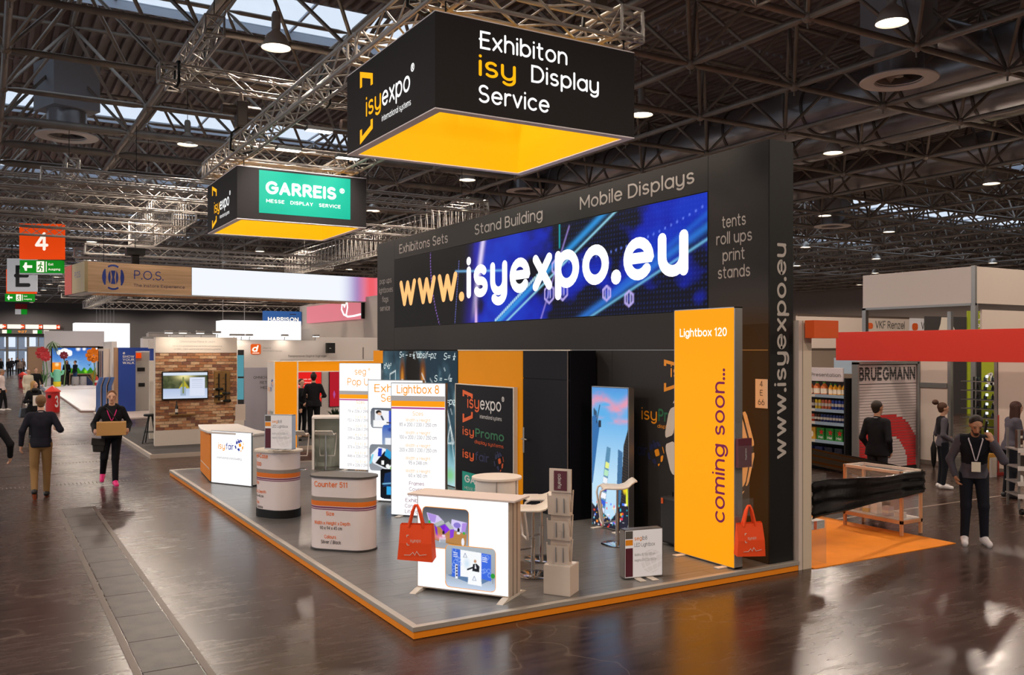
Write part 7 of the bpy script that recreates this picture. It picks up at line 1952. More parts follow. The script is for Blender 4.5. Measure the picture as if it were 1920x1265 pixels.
for k in range(4):
    b = MB().box(k * 1.95, k * 1.95 + 1.45, -0.1, 0.1, 0.62, 1.14); p = b.o('sign_panel', M_sw, row)
    b = MB(); arrow(b, k * 1.95 + (1.85 if k > 1 else 1.42), 0.88, 0.36, -0.12, 1 if k > 1 else -1); q = MB().box(k * 1.95 + 1.45, k * 1.95 + 1.85, -0.09, 0.1, 0.62, 1.14).o('red_end', M_sor, p)
    b.o('white_pictogram', M_sw, p)
MB().box(0, 8.0, -0.05, 0.1, 0, 0.5).o('sign_beam', mat('sign beam', '6c6a68', 0.5), row)
for x0, x1, m in ((0, 0.9, M_sor), (1.4, 1.9, M_sw), (1.9, 2.4, M_sgr), (4.7, 5.2, M_sw), (5.2, 5.7, M_sgr), (5.9, 6.5, M_sw)): MB().box(x0, x1, -0.09, -0.05, 0.04, 0.46).o('sign_panel', m, row)
text(row, '9:27', 3.1, 0.12, lit('clock digits', 'ff9a20', 1.0), w=0.95, cap=0.28, y=-0.06, bold=0.03)

# wood hanging sign
M_wood = wood_mat('oak look', 'e2ba92', 'c8a078', (0.5, 9, 9)); M_wood2 = wood_mat('oak look inside', 'b38e6e', '937056', (9, 0.6, 0.6))
ws = thing('wood_hanging_sign', 'long hanging sign with wood face, blue ring logo and white lit band', 'hanging sign', (2.9, 32.0, 4.5), 8)
LW = 11.5
fw = MB().box(0, 3.35, 0, 0.1, 0, 0.98).o('wood_face', M_wood, ws)
fe = MB().box(-0.1, 0, -0.02, 1.7, 0, 0.98).o('wood_face', mat('pale wood flank', 'b39d72', 0.5), ws); MB().box(-0.11, 0, 1.7, 2.7, 0, 0.98).o('red_flank', mat('red flank', 'd0452a', 0.5), ws)
cv = Canvas(60, 10, 8, 'f4f8ff', 1)
cv.blend(np.clip((cv.X - 5.6) * 1.2, 0, 1), 'c8d4f4'); cv.blend(np.exp(-((cv.X - 6.4) / 0.4) ** 2) * 0.9, 'a078b8'); cv.blend(np.clip((cv.X - 6.3) * 2, 0, 1), 'f0606a'); cv.blend(np.clip((cv.X - 7.0) * 1, 0, 1), 'f4a0b8')
wl = MB().box(3.35, LW, 0, 0.1, 0, 0.98).o('lit_band', M_deep, ws); picture(cv, 'band_picture', wl, 3.36, LW - 0.01, 0.01, 0.97, -0.004, print_mat('lit band print', 1.0, 0.6))
ib = MB().box(0.5, LW, 1.9, 2.0, 0, 0.9).o('inner_face', M_wood2, ws)
MB().box(0, LW, 0.0, 0.4, -0.02, 0.0).box(0, 0.4, 0.4, 2.6, -0.02, 0.0).o('bottom_face', M_cream, ws)
b = MB()
for a0, a1, r0, r1 in ((60, 120, 0.36, 0.42), (240, 300, 0.36, 0.42), (140, 220, 0.36, 0.42), (-40, 40, 0.36, 0.42)):
    n = 8; ang = [math.radians(a0 + (a1 - a0) * i / n) for i in range(n + 1)]
    b.prism([(0.78 + r0 * 0.82 * math.cos(a), 0.5 + r0 * math.sin(a)) for a in ang][::-1] + [(0.78 + r1 * 0.82 * math.cos(a), 0.5 + r1 * math.sin(a)) for a in ang], -0.01, 0, 0, 'xz')
for s in (-1, 1):
    for q in (0.1, 0.24):
        b.prism([(0.78 + s * q, 0.28), (0.78 + s * (q + 0.05), 0.4), (0.78 + s * (q + 0.06), 0.5), (0.78 + s * (q + 0.05), 0.6), (0.78 + s * q, 0.72), (0.78 + s * (q - 0.02), 0.5)][::s], -0.01, 0, 0, 'xz')
b.prism([(0.71, 0.28), (0.85, 0.28), (0.81, 0.5), (0.85, 0.72), (0.71, 0.72), (0.75, 0.5)], -0.01, 0, 0, 'xz')
b.o('ring_logo', mat('royal blue', '1a3a96', 0.5), fw)
text(fw, 'P.O.S.', 1.42, 0.47, MATS['royal blue'], w=0.98, cap=0.3, y=-0.004); text(fw, 'The Instore Experience', 1.42, 0.22, mat('brown blue print', '5a4a5a', 0.5), w=1.7, cap=0.1, y=-0.004, bold=0.02)
fe2 = text(fe, 'P.O.S.', 0.0, 0.5, MATS['royal blue'], w=0.8, cap=0.2, y=0.0); fe2.rotation_euler = (0, 0, -PI / 2); fe2.location = (-0.102, 1.3, 0)
tag(MB().box(-0.3, 0.3, -0.25, 0.25, 0.3, 0.55).box(-0.12, 0.12, -0.12, 0.12, -0.1, 0.3).tube([(0, 0, 0.5), (0, 0, 1.6)], 0.02, 6).o('moving_head_light', M_deep, None, 0.01, loc=(4.55, 33.6, 5.6)), 'black stage light housing on top of the wood hanging sign', 'stage light')
for x, y, lab in ((3.5, 33.2, 'thin wire down to the wood hanging sign near its corner'), (7.5, 33.9, 'thin wire down to the white lit band')):
    tag(MB().tube([(0, 0, 0), (0, 0, 1.6)], 0.01, 5).o('hanging_wire', M_deep, None, loc=(x, y, 5.48)), lab, 'wire')

# brick stand
pl_ = thing('brick_stand_platform', 'low platform with dark carpet and pale edge under the brick stand', 'platform', (3.42, 22.8, 0), 0)
MB().box(0, 6.5, 0, 8.5, 0, 0.1).o('platform_core', mat('pale platform side', 'b0a296', 0.5), pl_); MB().box(0.06, 6.44, 0.06, 8.44, 0.1, 0.106).o('dark_carpet', mat('dark carpet', '45403e', 0.95), pl_)
BW = thing('brick_wall', 'brick faced stand wall with white header, screen and bottle rack', 'stand wall', (3.83, 24.7, 0.106), 0)
MB().box(0, 2.08, 0.03, 0.25, 0, 2.83).o('wall_core', M_cream, BW)
hd_ = MB().box(0, 2.08, -0.02, 0.03, 2.42, 2.83).o('header_panel', mat('header beige', 'd3c6ba', 0.5), BW, 0.003); MB().box(-0.02, 2.1, -0.02, 0.03, 0, 0.4).o('foot_panel', MATS['header beige'], BW, 0.003)
text(hd_, 'Omnichannel Place & Learn', 1.05, 2.69, M_alud, w=0.9, cap=0.055, align='c', y=-0.022); text(hd_, 'Mit Echtzeiterkennung mit Echtzeitsteuerung', 1.05, 2.58, M_alud, w=1.25, cap=0.04, align='c', y=-0.022); text(hd_, 'an ERP-, CRM- und Warenwirtschaftssysteme', 1.05, 2.5, M_alud, w=1.2, cap=0.04, align='c', y=-0.022)
MB().box(0, 2.08, 0.012, 0.03, 0.4, 2.42).o('mortar', mat('mortar', 'a89888', 0.8), BW)
BM = [mat('brick ' + c, c, 0.85, noise=0.25, nscale=14, bump=0.3, bscale=40) for c in ('a26c46', 'b27e58', '8c5c40', 'bd926c', '7c5240', 'c8a480')]
bmesh_ = [MB().box(0.006, 0.214, -0.008, 0.014, 0.005, 0.071).mesh('brick', m) for m in BM]
nrow = 26; rh = 2.02 / nrow
for r in range(nrow):
    x = -0.11 if r % 2 else 0.0
    while x < 2.07:
        me = random.choice(bmesh_); sx = 1.0; xx = x
        if x < 0: xx = 0; sx = 0.5
        if xx + 0.22 * sx > 2.08: sx = (2.08 - xx) / 0.22
        if sx > 0.15:
            ob = bpy.data.objects.new('brick', me); COL.objects.link(ob); ob.parent = BW; ob.location = (xx, random.uniform(-0.003, 0.003), 0.4 + r * rh); ob.scale = (sx, 1, rh / 0.0765)
        x += 0.22
tv = thing('wall_screen', 'flat screen showing a vineyard page on the brick wall', 'screen', (3.98, 24.66, 1.3), 0)
MB().box(0, 1.16, -0.05, 0.02, 0, 0.74).o('screen_body', M_deep, tv, 0.006)
cv = Canvas(90, 56, 1.6, 'b8ccec', 2)
cv.grad(0, 'cfdcf2', 0.35, 'b8c8e8'); cv.rect(0, 1.6, 0.38, 0.88, '5a6040'); n1 = cv.noise(8, 8, 33); cv.blend((cv.Y > 0.38) * (cv.Y < 0.88) * np.clip((n1 - 0.4) * 4, 0, 1) * 0.7, '2f3a22')
cv.blend(np.exp(-((cv.X - 0.75) / 0.3) ** 2 - ((cv.Y - 0.85) / 0.14) ** 2) * (cv.Y > 0.38) * (cv.Y < 0.88), 'f4e8a0'); cv.poly([(0.75, 0.7), (0.55, 0.38), (0.95, 0.38)], 'c8b830', 0.8); cv.rect(0, 1.6, 0.88, 1, 'd8e4f4'); cv.rect(0.95, 1.5, 0.1, 0.8, 'dfe6f8'); cv.rect(0.62, 0.82, 0.12, 0.45, '9fb0c8'); cv.rect(0.69, 0.75, 0.2, 0.82, '7f8a4a')
for k in range(5): cv.rect(1.02, 1.42, 0.7 - k * 0.07, 0.71 - k * 0.07, '9aa8c8')
picture(cv, 'screen_picture', tv, 0.025, 1.135, 0.03, 0.71, -0.053, print_mat('lit screen print', 0.95, 0.4))
wr = thing('bottle_rack', 'wooden board with two black bottle rails on the brick wall', 'bottle rack', (5.3, 24.67, 1.19), 0)
MB().box(0, 0.42, -0.03, 0.01, 0, 0.85).o('rack_board', wood_mat('rack wood', '8d6834', '74542a', (8, 8, 1)), wr, 0.003)
for x in (0.12, 0.3):
    MB().box(x - 0.015, x + 0.015, -0.055, -0.03, 0.06, 0.78).o('rail', M_deep, wr)
    for z in (0.2, 0.33, 0.5, 0.66): MB().tube([(x, -0.05, z), (x - 0.1, -0.12, z)], 0.008, 6).o('peg', M_deep, wr)
for x, z, lab in ((5.42, 1.56, 'wine bottle lying on the outer rail of the rack, upper'), (5.4, 1.36, 'wine bottle lying on the outer rail of the rack, lower'), (5.6, 1.44, 'wine bottle with yellow neck on the inner rail, upper'), (5.62, 1.24, 'wine bottle with white neck on the inner rail, lower')):
    w_ = thing('wine_bottle', lab, 'bottle', (x, 24.56, z), 20, 'bottles in the wall rack')
    MB().lathe([(0, -0.1), (0.036, -0.1), (0.038, 0.08), (0.014, 0.13), (0.014, 0.2), (0, 0.2)], n=14, ax='x').o('bottle_glass', mat('bottle glass', '14140f', 0.15), w_); w_.rotation_euler = (0, 0, math.radians(200))
    MB().lathe([(0.0155, 0.14), (0.0155, 0.2), (0, 0.2)], n=10, ax='x').o('neck_foil', mat('foil ' + ('b8a020' if 'yellow' in lab else 'c8c0b8'), 'b8a020' if 'yellow' in lab else 'c8c0b8', 0.4), w_)
sh_ = tag(MB().box(0, 0.66, -0.14, 0.0, 0, 0.03).o('wall_shelf', MATS['rack wood'], None, 0.003, loc=(4.18, 24.69, 0.89)), 'small wooden wall shelf low on the brick wall', 'shelf')
w_ = thing('wine_bottle', 'upright wine bottle with white label on the small wooden wall shelf', 'bottle', (4.34, 24.61, 0.92), 0)
MB().lathe([(0, 0), (0.038, 0), (0.038, 0.2), (0.014, 0.27), (0.014, 0.34), (0, 0.34)], n=16).o('bottle_glass', MATS['bottle glass'], w_); MB().lathe([(0.039, 0.05), (0.039, 0.14)], n=16).o('bottle_label', M_cream, w_)
M_spotl = lit('spot lens', 'fffaf0', 8.0)
def arm_spot(x, y, z, lab, lit_=True, rz=0, en=13):
    s_ = thing('arm_spotlight', lab, 'spotlight', (x, y, z), rz, 'arm spotlights on stand walls')
    MB().tube([(0, 0, -0.02), (0, -0.06, 0.08), (-0.1, -0.35, 0.13)], 0.01, 6).o('arm', M_alud, s_)
    MB().box(-0.2, 0.0, -0.48, -0.33, 0.1, 0.16).o('lamp_head', mat('spot housing', '8a8480', 0.4), s_, 0.01); MB().box(-0.185, -0.015, -0.465, -0.345, 0.092, 0.1).o('lens', M_spotl if lit_ else M_glow, s_)
    if en:
        l = bpy.data.lights.new('spot_light', 'SPOT'); l.energy = en; l.spot_size = 2.0; l.spot_blend = 0.9; l.color = (1, 0.88, 0.72); l.shadow_soft_size = 0.08
        lo = bpy.data.objects.new('spot_light', l); COL.objects.link(lo); lo.parent = s_; lo.location = (-0.1, -0.42, 0.08); lo.rotation_euler = (math.radians(42), 0, 0)
for k, x in enumerate((4.2, 4.55, 4.98, 5.4)): arm_spot(x, 24.75, 2.94, 'arm spotlight on the brick wall top, %s counted from the aisle' % ORD[k])
lt = thing('leaflet_stand', 'beige leaflet board standing at the end of the brick wall', 'leaflet stand', (5.75, 24.2, 0.106), -10)
MB().box(0, 0.26, 0, 0.03, 0.62, 1.05).o('board', M_rack, lt, 0.003); MB().box(-0.03, 0.22, -0.05, 0.0, 0.3, 0.62).o('pocket', M_cream, lt, 0.003); MB().box(0.1, 0.16, 0.03, 0.06, 0, 0.7).o('pole', M_alud, lt); MB().box(-0.02, 0.28, -0.05, 0.2, 0, 0.015).o('foot', M_alud, lt)

# white stand with orange letter mark
M_dw = mat('stand white', 'd0c6c0', 0.6)
dwl = thing('white_stand_wall', 'white stand wall with orange letter mark and grey signage words', 'stand wall', (6.0, 28.0, 0.106), 0)
dpan = MB().box(0.55, 3.6, 0, 0.1, 0, 2.8).o('wall_panel', M_dw, dwl); d2_ = MB().box(3.62, 4.9, 0.3, 0.4, 0, 2.8).o('wall_panel', M_dw, dwl)
MB().box(0.9, 1.9, -0.02, 0, 0, 1.95).o('grey_door', mat('grey lilac door', 'a49fa8', 0.5), dwl)
lg = MB().prism(rrect(1.12, 1.43, 2.36, 2.68, 0.05), -0.015, 0, 0, 'xz').o('logo_tile', lit('orange mark', 'f2641a', 0.6), dwl); text(lg, 'd', 1.16, 2.44, M_sw, w=0.2, cap=0.2, y=-0.016, bold=0.06, shear=0.2); MB().box(1.17, 1.38, -0.018, -0.015, 2.39, 2.41).o('underline', M_sw, lg)
text(dpan, 'digital', 1.5, 2.54, M_alud, w=0.25, cap=0.04, y=-0.004); text(dpan, 'Retail Digital Signage', 1.5, 2.45, M_alud, w=0.6, cap=0.04, y=-0.004)
text(dpan, 'Responsive Digital Signage', 2.3, 2.27, M_dtext, w=1.25, cap=0.07, y=-0.004); text(dpan, 'for modern retail stores and more', 2.35, 2.12, M_alud, w=1.15, cap=0.04, y=-0.004)
for k, s in enumerate(('OMNICHANNEL', 'RETAIL', 'MEDIA')): text(dpan, s, 1.2 + (0, 0.2, 0.22)[k], 1.6 - k * 0.16, M_dtext, w=[0.75, 0.4, 0.35][k], cap=0.085, y=-0.024, bold=0.02)
dc = thing('wall_speaker', 'black loudspeaker high on the white stand wall', 'speaker', (9.5, 27.95, 2.5), 0)
MB().box(0, 0.26, -0.2, 0.0, 0, 0.33).o('speaker_box', M_deep, dc, 0.008); MB().box(0.02, 0.24, -0.206, -0.2, 0.02, 0.31).o('grille', mat('grille', '1c1b1b', 0.9), dc); MB().box(0.06, 0.12, -0.21, -0.206, 0.14, 0.17).o('badge', M_alu, dc)
for k, x in enumerate((6.62, 6.85, 7.1, 8.2, 9.2)): arm_spot(x, 28.1, 2.93, 'arm spotlight on the white stand wall, %s from the brick wall' % ORD[k], en=14 if k % 2 else 0)
db = thing('screen_column', 'slim column with stacked turquoise screens beside the brick wall', 'screen', (6.15, 25.6, 0.106), -15)
MB().box(0, 0.16, 0, 0.5, 0, 2.5).o('column_body', mat('dark column', '2a2a2c', 0.5), db)
for z in (1.1, 1.75): MB().box(-0.012, 0.0, 0.02, 0.48, z, z + 0.6).box(0.0, 0.16, -0.012, 0, z, z + 0.6).o('screen', lit('turquoise screen', '5fa8b8', 0.6), db)
MB().box(0.02, 0.14, -0.02, 0.0, 0.6, 0.75).o('red_box', mat('red box', 'b82a2a', 0.5), db)
wd_ = thing('side_cabin_wall', 'white cabin wall with framed grey panel and notices behind the portal', 'stand wall', (10.0, 30.4, 0.1), 0)
MB().box(0, 3.0, 0, 0.1, 0, 2.95).o('wall_panel', M_dw, wd_); MB().box(1.25, 1.75, -0.02, 0, 0.4, 2.6).o('grey_panel', mat('grey glass', '7b716c', 0.3), wd_); MB().box(0.1, 0.95, -0.015, 0, 1.6, 2.5).o('notice', M_cream, wd_)
text(wd_, 'fortbyte', 0.3, 2.65, M_alud, w=0.45, cap=0.07, y=-0.004)
b = MB(); 
for cx, cz, r in ((0.55, 2.3, 0.07), (0.66, 2.25, 0.06), (0.48, 2.22, 0.05)): b.prism([(cx + r * math.cos(i * PI / 4), cz + r * math.sin(i * PI / 4)) for i in range(8)], -0.018, -0.015, 0, 'xz')
b.o('printed_mark', M_rdor, wd_)

# glowing box and blue name box over the stands
gb = thing('glowing_fascia', 'broad glowing white fascia box over the white stand', 'fascia', (9.0, 40.0, 3.05), 0)
MB().box(0, 3.45, 0, 1.5, 0, 0.86).o('lit_fabric', M_glow, gb, 0.01); MB().box(-0.02, 3.47, -0.02, 1.5, -0.03, 0).o('bottom_rail', M_alu, gb)
for x in (0.15, 1.1): MB().tube([(x, 0.8, 0.86), (x, 0.8, 5.4)], 0.012, 5).o('hanging_wire', M_alud, gb)
hb_ = thing('blue_name_box', 'blue box with white company name above the glowing fascia', 'sign', (11.2, 41.6, 3.8), 0)
MB().box(0, 1.75, 0, 0.3, 0, 0.62).o('box_body', lit('lit blue', '3462a4', 0.6), hb_, 0.005); text(hb_, 'HARRISON', 0.17, 0.14, M_sw, w=1.45, cap=0.2, y=-0.004, bold=0.05); MB().box(1.2, 1.5, -0.01, 0, 0.46, 0.5).o('dark_bar', M_dblue, hb_)
bgw = thing('beige_wall', 'tall beige stand wall with pink panel and white heart line', 'stand wall', (13.0, 42.0, 0), -90)
MB().box(0, 12.0, 0, 0.2, 0, 4.7).o('wall_panel', mat('beige wall', 'c4b3a4', 0.6), bgw)
pk_ = MB().box(1.4, 8.4, -0.1, 0, 3.84, 4.6).o('pink_panel', lit('lit pink', 'ea8490', 0.7), bgw, 0.005)
b = MB(); stroke(b, [(8.35, 4.02), (7.6, 3.98), (6.9, 3.97), (6.4, 4.08), (6.15, 4.3), (6.2, 4.5), (6.35, 4.52), (6.5, 4.4), (6.62, 4.53), (6.8, 4.55), (6.85, 4.35), (6.7, 4.05)], 0.07, -0.13, -0.1)
b.o('heart_line', M_lwhite, pk_)
MB().box(8.4, 8.5, -0.12, 0, 3.84, 4.6).o('panel_edge', M_deep, bgw)
tag(MB().box(0, 6, 0, 0.2, 0, 2.9).o('beige_low_wall', MATS['beige wall'], None, loc=(7.2, 40.8, 0)), 'low beige wall below the glowing white fascia', 'stand wall')

# red screens stand, seen through the portal
bs = thing('back_stand_wall', 'pale back wall carrying the red screens', 'stand wall', (7.6, 27.2, 0.106), 0)
MB().box(0.3, 3.6, 0.2, 0.3, 0, 2.2).o('wall_panel', M_dw, bs)
def red_screen(x, w, z0, h, lab, lines):
    r_ = thing('red_screen', lab, 'screen', (x, 27.4, z0), 0)
    MB().box(0, w, -0.06, 0.0, 0, h).o('screen_body', M_deep, r_, 0.004); p = MB().box(0.015, w - 0.015, -0.064, -0.06, 0.015, h - 0.015).o('screen_face', lit('red screen', 'e8201e', 0.8), r_)
    for k, s in enumerate(lines): text(p, s, 0.08, h - 0.28 - k * 0.1, M_sw, w=min(w - 0.14, 0.06 * len(s) * 0.4), cap=0.04, y=-0.066)
red_screen(8.05, 1.12, 0.85, 1.1, 'bright red screen behind the man with the hair bun', ('Mit 4.120.850 Euro jedes Jahr', 'ungenutzt weil wir in Werbung', 'nicht die Kunden erreichen'))
r_ = thing('red_screen', 'darker red screen with pale drop next to the pop up display', 'screen', (9.42, 27.4, 0.8), 0)
MB().box(0, 0.75, -0.06, 0, 0, 1.15).o('screen_body', M_deep, r_, 0.004); p = MB().box(0.012, 0.74, -0.064, -0.06, 0.012, 1.138).o('screen_face', lit('crimson screen', 'b81a2c', 0.7), r_); MB().prism([(0.16, 0.25), (0.2, 0.4), (0.16, 0.52), (0.12, 0.4)], -0.067, -0.064, 0, 'xz').o('drop_mark', M_lpurp, p)
M_leaf = mat('dark leaf', '1f2f1a', 0.5); M_leaf2 = mat('green leaf', '2f6a22', 0.5)
def leafy(b, c, n, ln, wd, spread, up, rs, m=0):
    for k in range(n):
        a = rs.uniform(0, 2 * PI); e = rs.uniform(up, up + 0.7); l = ln * rs.uniform(0.7, 1.1)
        d = Vector((math.cos(a) * math.cos(e), math.sin(a) * math.cos(e), math.sin(e))); s = Vector((-math.sin(a), math.cos(a), 0)) * wd
        p = Vector(c); q = p + d * l * 0.5; r = p + d * l + Vector((0, 0, -0.15 * l))
        b.add([p, q + s, r, q - s, q + Vector((0, 0, 0.01))], [(0, 1, 4), (1, 2, 4), (2, 3, 4), (3, 0, 4)], m, True)
rs2 = random.Random(5)
pp = thing('potted_plant', 'leafy green plant in a pot under the darker red screen', 'plant', (9.1, 25.8, 0.106), 0)
MB().lathe([(0, 0), (0.14, 0), (0.18, 0.35), (0, 0.35)], n=16).o('pot', M_deep, pp); b = MB(); leafy(b, (0, 0, 0.35), 40, 0.55, 0.05, 1, 0.5, rs2); leafy(b, (0.35, 0, 0.5), 40, 0.5, 0.02, 1, 0.7, rs2, 1); b.o('foliage', [M_leaf, M_leaf2], pp)
tb = thing('standing_table', 'dark standing table between the people at the red screen', 'table', (7.75, 25.4, 0.106), 0)
MB().box(-0.35, 0.25, -0.3, 0.3, 1.02, 1.06).o('table_top', mat('brown table', '6a4a34', 0.5), tb); MB().tube([(-0.05, 0, 0), (-0.05, 0, 1.02)], 0.04, 10).o('leg', M_alud, tb); MB().lathe([(0, 0), (0.28, 0), (0.28, 0.02), (0, 0.02)], n=20).o('foot', M_alud, tb)

# small white wall with blue screen beside the brick wall, black stool
sw_ = thing('pale_side_wall', 'pale side wall with dark screen and lit blue picture behind the brick wall', 'stand wall', (3.9, 26.8, 0.106), 0)
MB().box(0.1, 1.2, 0, 0.1, 0, 2.2).o('wall_panel', M_cream, sw_); MB().box(0.35, 0.9, -0.05, 0, 1.05, 1.75).o('dark_screen', M_deep, sw_); MB().box(0.2, 1.2, -0.4, 0, 0.88, 0.92).o('desk_board', M_white, sw_); MB().box(0.2, 1.2, -0.4, 0, 0.68, 0.72).o('desk_board', M_white, sw_)
bl_ = thing('blue_picture_wall', 'blue framed wall with pale blue lit picture behind the pale side wall', 'stand wall', (5.02, 33.5, 0.1), 0)
MB().box(0, 2.2, 0, 0.1, 0, 2.55).o('wall_panel', mat('royal blue wall', '1c3f94', 0.5), bl_); MB().box(0.15, 2.1, -0.02, 0, 0.75, 2.45).o('lit_picture', lit('pale blue lit', 'b4e4ee', 0.9), bl_); MB().box(-0.05, 2.25, -0.02, 0.1, 2.55, 2.85).o('header', M_white, bl_)
bst = thing('black_stool', 'black round stool with splayed legs beside the brick wall', 'stool', (3.85, 25.6, 0.106), 0)
MB().lathe([(0, 0.72), (0.17, 0.72), (0.18, 0.75), (0.17, 0.78), (0, 0.78)], n=20).o('seat', M_deep, bst)
for k in range(4):
    a = k * PI / 2 + 0.4; MB().tube([(0.06 * math.cos(a), 0.06 * math.sin(a), 0.72), (0.24 * math.cos(a), 0.24 * math.sin(a), 0)], 0.016, 6).o('leg', M_deep, bst)
MB().tube([(0.17 * math.cos(a * 0.5), 0.17 * math.sin(a * 0.5), 0.3) for a in range(13)], 0.01, 5, closed=True).o('foot_ring', M_deep, bst)

# blue stand
bl = thing('blue_stand_wall', 'deep blue stand wall with stacked white slogan and wooden edge', 'stand wall', (4.6, 40.0, 0.06), 0)
MB().box(0.17, 0.83, 0, 0.1, 0, 2.64).o('blue_panel', MATS['royal blue wall'], bl); MB().box(0, 0.16, 0, 0.12, 0, 2.64).o('wood_edge', M_wood2, bl); MB().box(0.83, 1.6, 0, 0.1, 2.5, 2.64).o('blue_panel', MATS['royal blue wall'], bl)
text(bl, '#', 0.33, 2.36, M_wtext, w=0.1, cap=0.1, y=-0.004, bold=0.03)
for k, s in enumerate(('SHOW', 'YOUR', 'WALK')): text(bl, s, 0.33, 2.22 - k * 0.13, M_wtext, w=0.45, cap=0.1, y=-0.004, bold=0.04)
ro = thing('grey_door_cabin', 'open pale grey cabin door beside the blue slogan wall', 'cabin', (5.46, 40.2, 0.06), 0)
MB().box(0, 0.8, 0.3, 0.35, 0, 2.45).o('door_leaf', mat('door grey', 'aaa49a', 0.5), ro); MB().box(0.1, 0.4, 0.27, 0.3, 1.65, 1.8).box(0.15, 0.4, 0.27, 0.3, 1.0, 1.15).o('notice', M_deep, ro); MB().box(0.05, 0.25, 0.2, 0.3, 2.2, 2.42).o('red_sign', M_sor, ro)
fb = tag(MB().box(0, 6.0, 0, 4.0, 0, 0.05).o('pale_stand_floor', mat('pale stand floor', 'b8a8a0', 0.5), None, loc=(3.85, 36.3, 0)), 'pale low floor of the blue slogan stand', 'platform')
for k in range(3):
    sp = thing('slanted_panel', 'blue slanted display panel with wooden flank, %s from the blue slogan wall' % ORD[2 - k], 'display panel', (3.86 + 0.2 * k, 38.9, 0.06), 0, 'slanted blue display panels')
    MB().prism([(0, 0), (0.13, 0), (0.13, 1.1), (0.25, 1.45), (0.12, 1.45), (0, 1.1)], 0, 0.4, 0, 'xz').o('panel_body', mat('slate blue', '46649c', 0.5), sp); MB().prism([(0.13, 0), (0.155, 0), (0.155, 1.1), (0.275, 1.45), (0.25, 1.45), (0.13, 1.1)], 0, 0.4, 0, 'xz').o('wood_flank', M_wood2, sp)
ww = thing('window_wall', 'white stand wall with three tall narrow display windows', 'stand wall', (4.62, 42.5, 0.06), -90)
MB().box(-1.5, 1.6, 0, 0.2, 0, 2.9).o('wall_panel', M_white, ww)
for k in range(3):
    x = -1.0 + k * 0.7; q = MB().box(x, x + 0.55, -0.25, 0, 1.05, 2.6).o('window_frame', M_rack, ww); MB().box(x + 0.1, x + 0.45, -0.26, -0.25, 1.15, 2.5).o('display_pane', [M_deep, M_maroon, M_dblue][k], q)
MB().box(1.2, 1.5, -0.05, 0, 1.3, 1.4).o('dark_bar', M_deep, ww)

# white tables with specks and the grey stand with sky screen
STG = [(on_floor(px, d)[0] - 3.2, on_floor(px, d)[1] - 38.2) for px, d in ((108, 51), (152, 37.4), (178, 37.4), (190, 59), (106, 59))]
wt = thing('white_stage', 'white speckled stage with brown edge in front of the sky screen', 'platform', (3.2, 38.2, 0), 0)
MB().prism(STG, 0.02, 0.1, 0, 'xy').o('stage_top', mat('glossy white stage', 'faf8fa', 0.3), wt); MB().prism([(x + (0.03 if x > 1 else -0.03), y + (0.03 if y > 5 else -0.03)) for x, y in STG], 0, 0.06, 0, 'xy').o('stage_edge', mat('brown edge', '8a6a5c', 0.5), wt)
b = MB()
for k in range(12): 
    x, y = 0.9 + rs2.random() * 1.4, 1.0 + rs2.random() * 20; b.box(x + y * 0.05, x + y * 0.05 + 0.08, y, y + 0.08, 0.1, 0.102)
b.o('speck', M_alud, wt, kind='stuff')
gsd = thing('sky_screen_stand', 'grey stand cube with big sky picture screen inside', 'stand', (3.5, 68.0, 0), 0)
M_gst = mat('stand grey', 'd4d0d6', 0.6)
MB().box(0, 3.7, 0, 0.3, 2.85, 3.9).o('header', M_gst, gsd); MB().box(0, 0.45, 0, 0.3, 0.2, 2.85).o('side_panel', M_gst, gsd); MB().box(3.3, 3.7, 0.0, 0.3, 0.2, 2.85).o('side_panel', M_deep, gsd); MB().box(0.4, 3.4, 0.0, 0.3, 2.75, 2.87).box(0.4, 0.48, 0, 0.3, 0.2, 2.8).o('dark_frame', mat('dark wood frame', '40302a', 0.5), gsd)
MB().box(-0.2, 3.9, -5, 1.6, 0.0, 0.2).o('stand_floor', M_gst, gsd); MB().box(0.45, 3.3, 1.2, 1.4, 0.2, 0.9).o('dark_base', mat('dark base', '2c2826', 0.6), gsd)
cv = Canvas(90, 60, 1.5, '1f6fd0', 2)
cv.grad(0, '7fb8e8', 1, '1a5ec0'); n1 = cv.noise(5, 5, 40); cv.blend(np.exp(-((cv.Y - 0.42) / 0.12) ** 2) * np.clip((n1 - 0.35) * 4, 0, 1) * 0.8, 'a8c4dc')
for cx, cy, r in ((0.3, 0.82, 0.12), (0.45, 0.86, 0.14), (0.58, 0.82, 0.12), (0.45, 0.76, 0.16), (0.36, 0.78, 0.12), (0.6, 0.76, 0.1)): cv.ell(cx, cy, r, r * 0.8, 'ffffff')
for cx, cy, r in ((0.9, 0.95, 0.1), (1.1, 0.95, 0.08), (1.4, 0.9, 0.1)): cv.ell(cx, cy, r, r, 'ffffff', 1, 0.7)
cv.blend((cv.Y < 0.2 + 0.06 * np.sin(cv.X * 30)) * 1.0, '2f7a1a'); cv.ell(1.15, 0.12, 0.08, 0.1, '8ae02a', 1, 0.8); cv.ell(0.5, 0.12, 0.1, 0.1, '5fc02a', 0.9, 0.8); cv.rect(0.03, 0.33, 0.1, 0.46, 'f08a1a'); cv.ell(0.2, 0.38, 0.09, 0.09, 'ffe0a0', 1, 0.7); cv.poly([(1.2, 0.4), (1.27, 0.36), (1.33, 0.42), (1.28, 0.32)], '1a3a1f')
picture(cv, 'sky_picture', gsd, 0.48, 3.28, 0.9, 2.76, 1.15, print_mat('lit sky print', 1.0, 0.5))
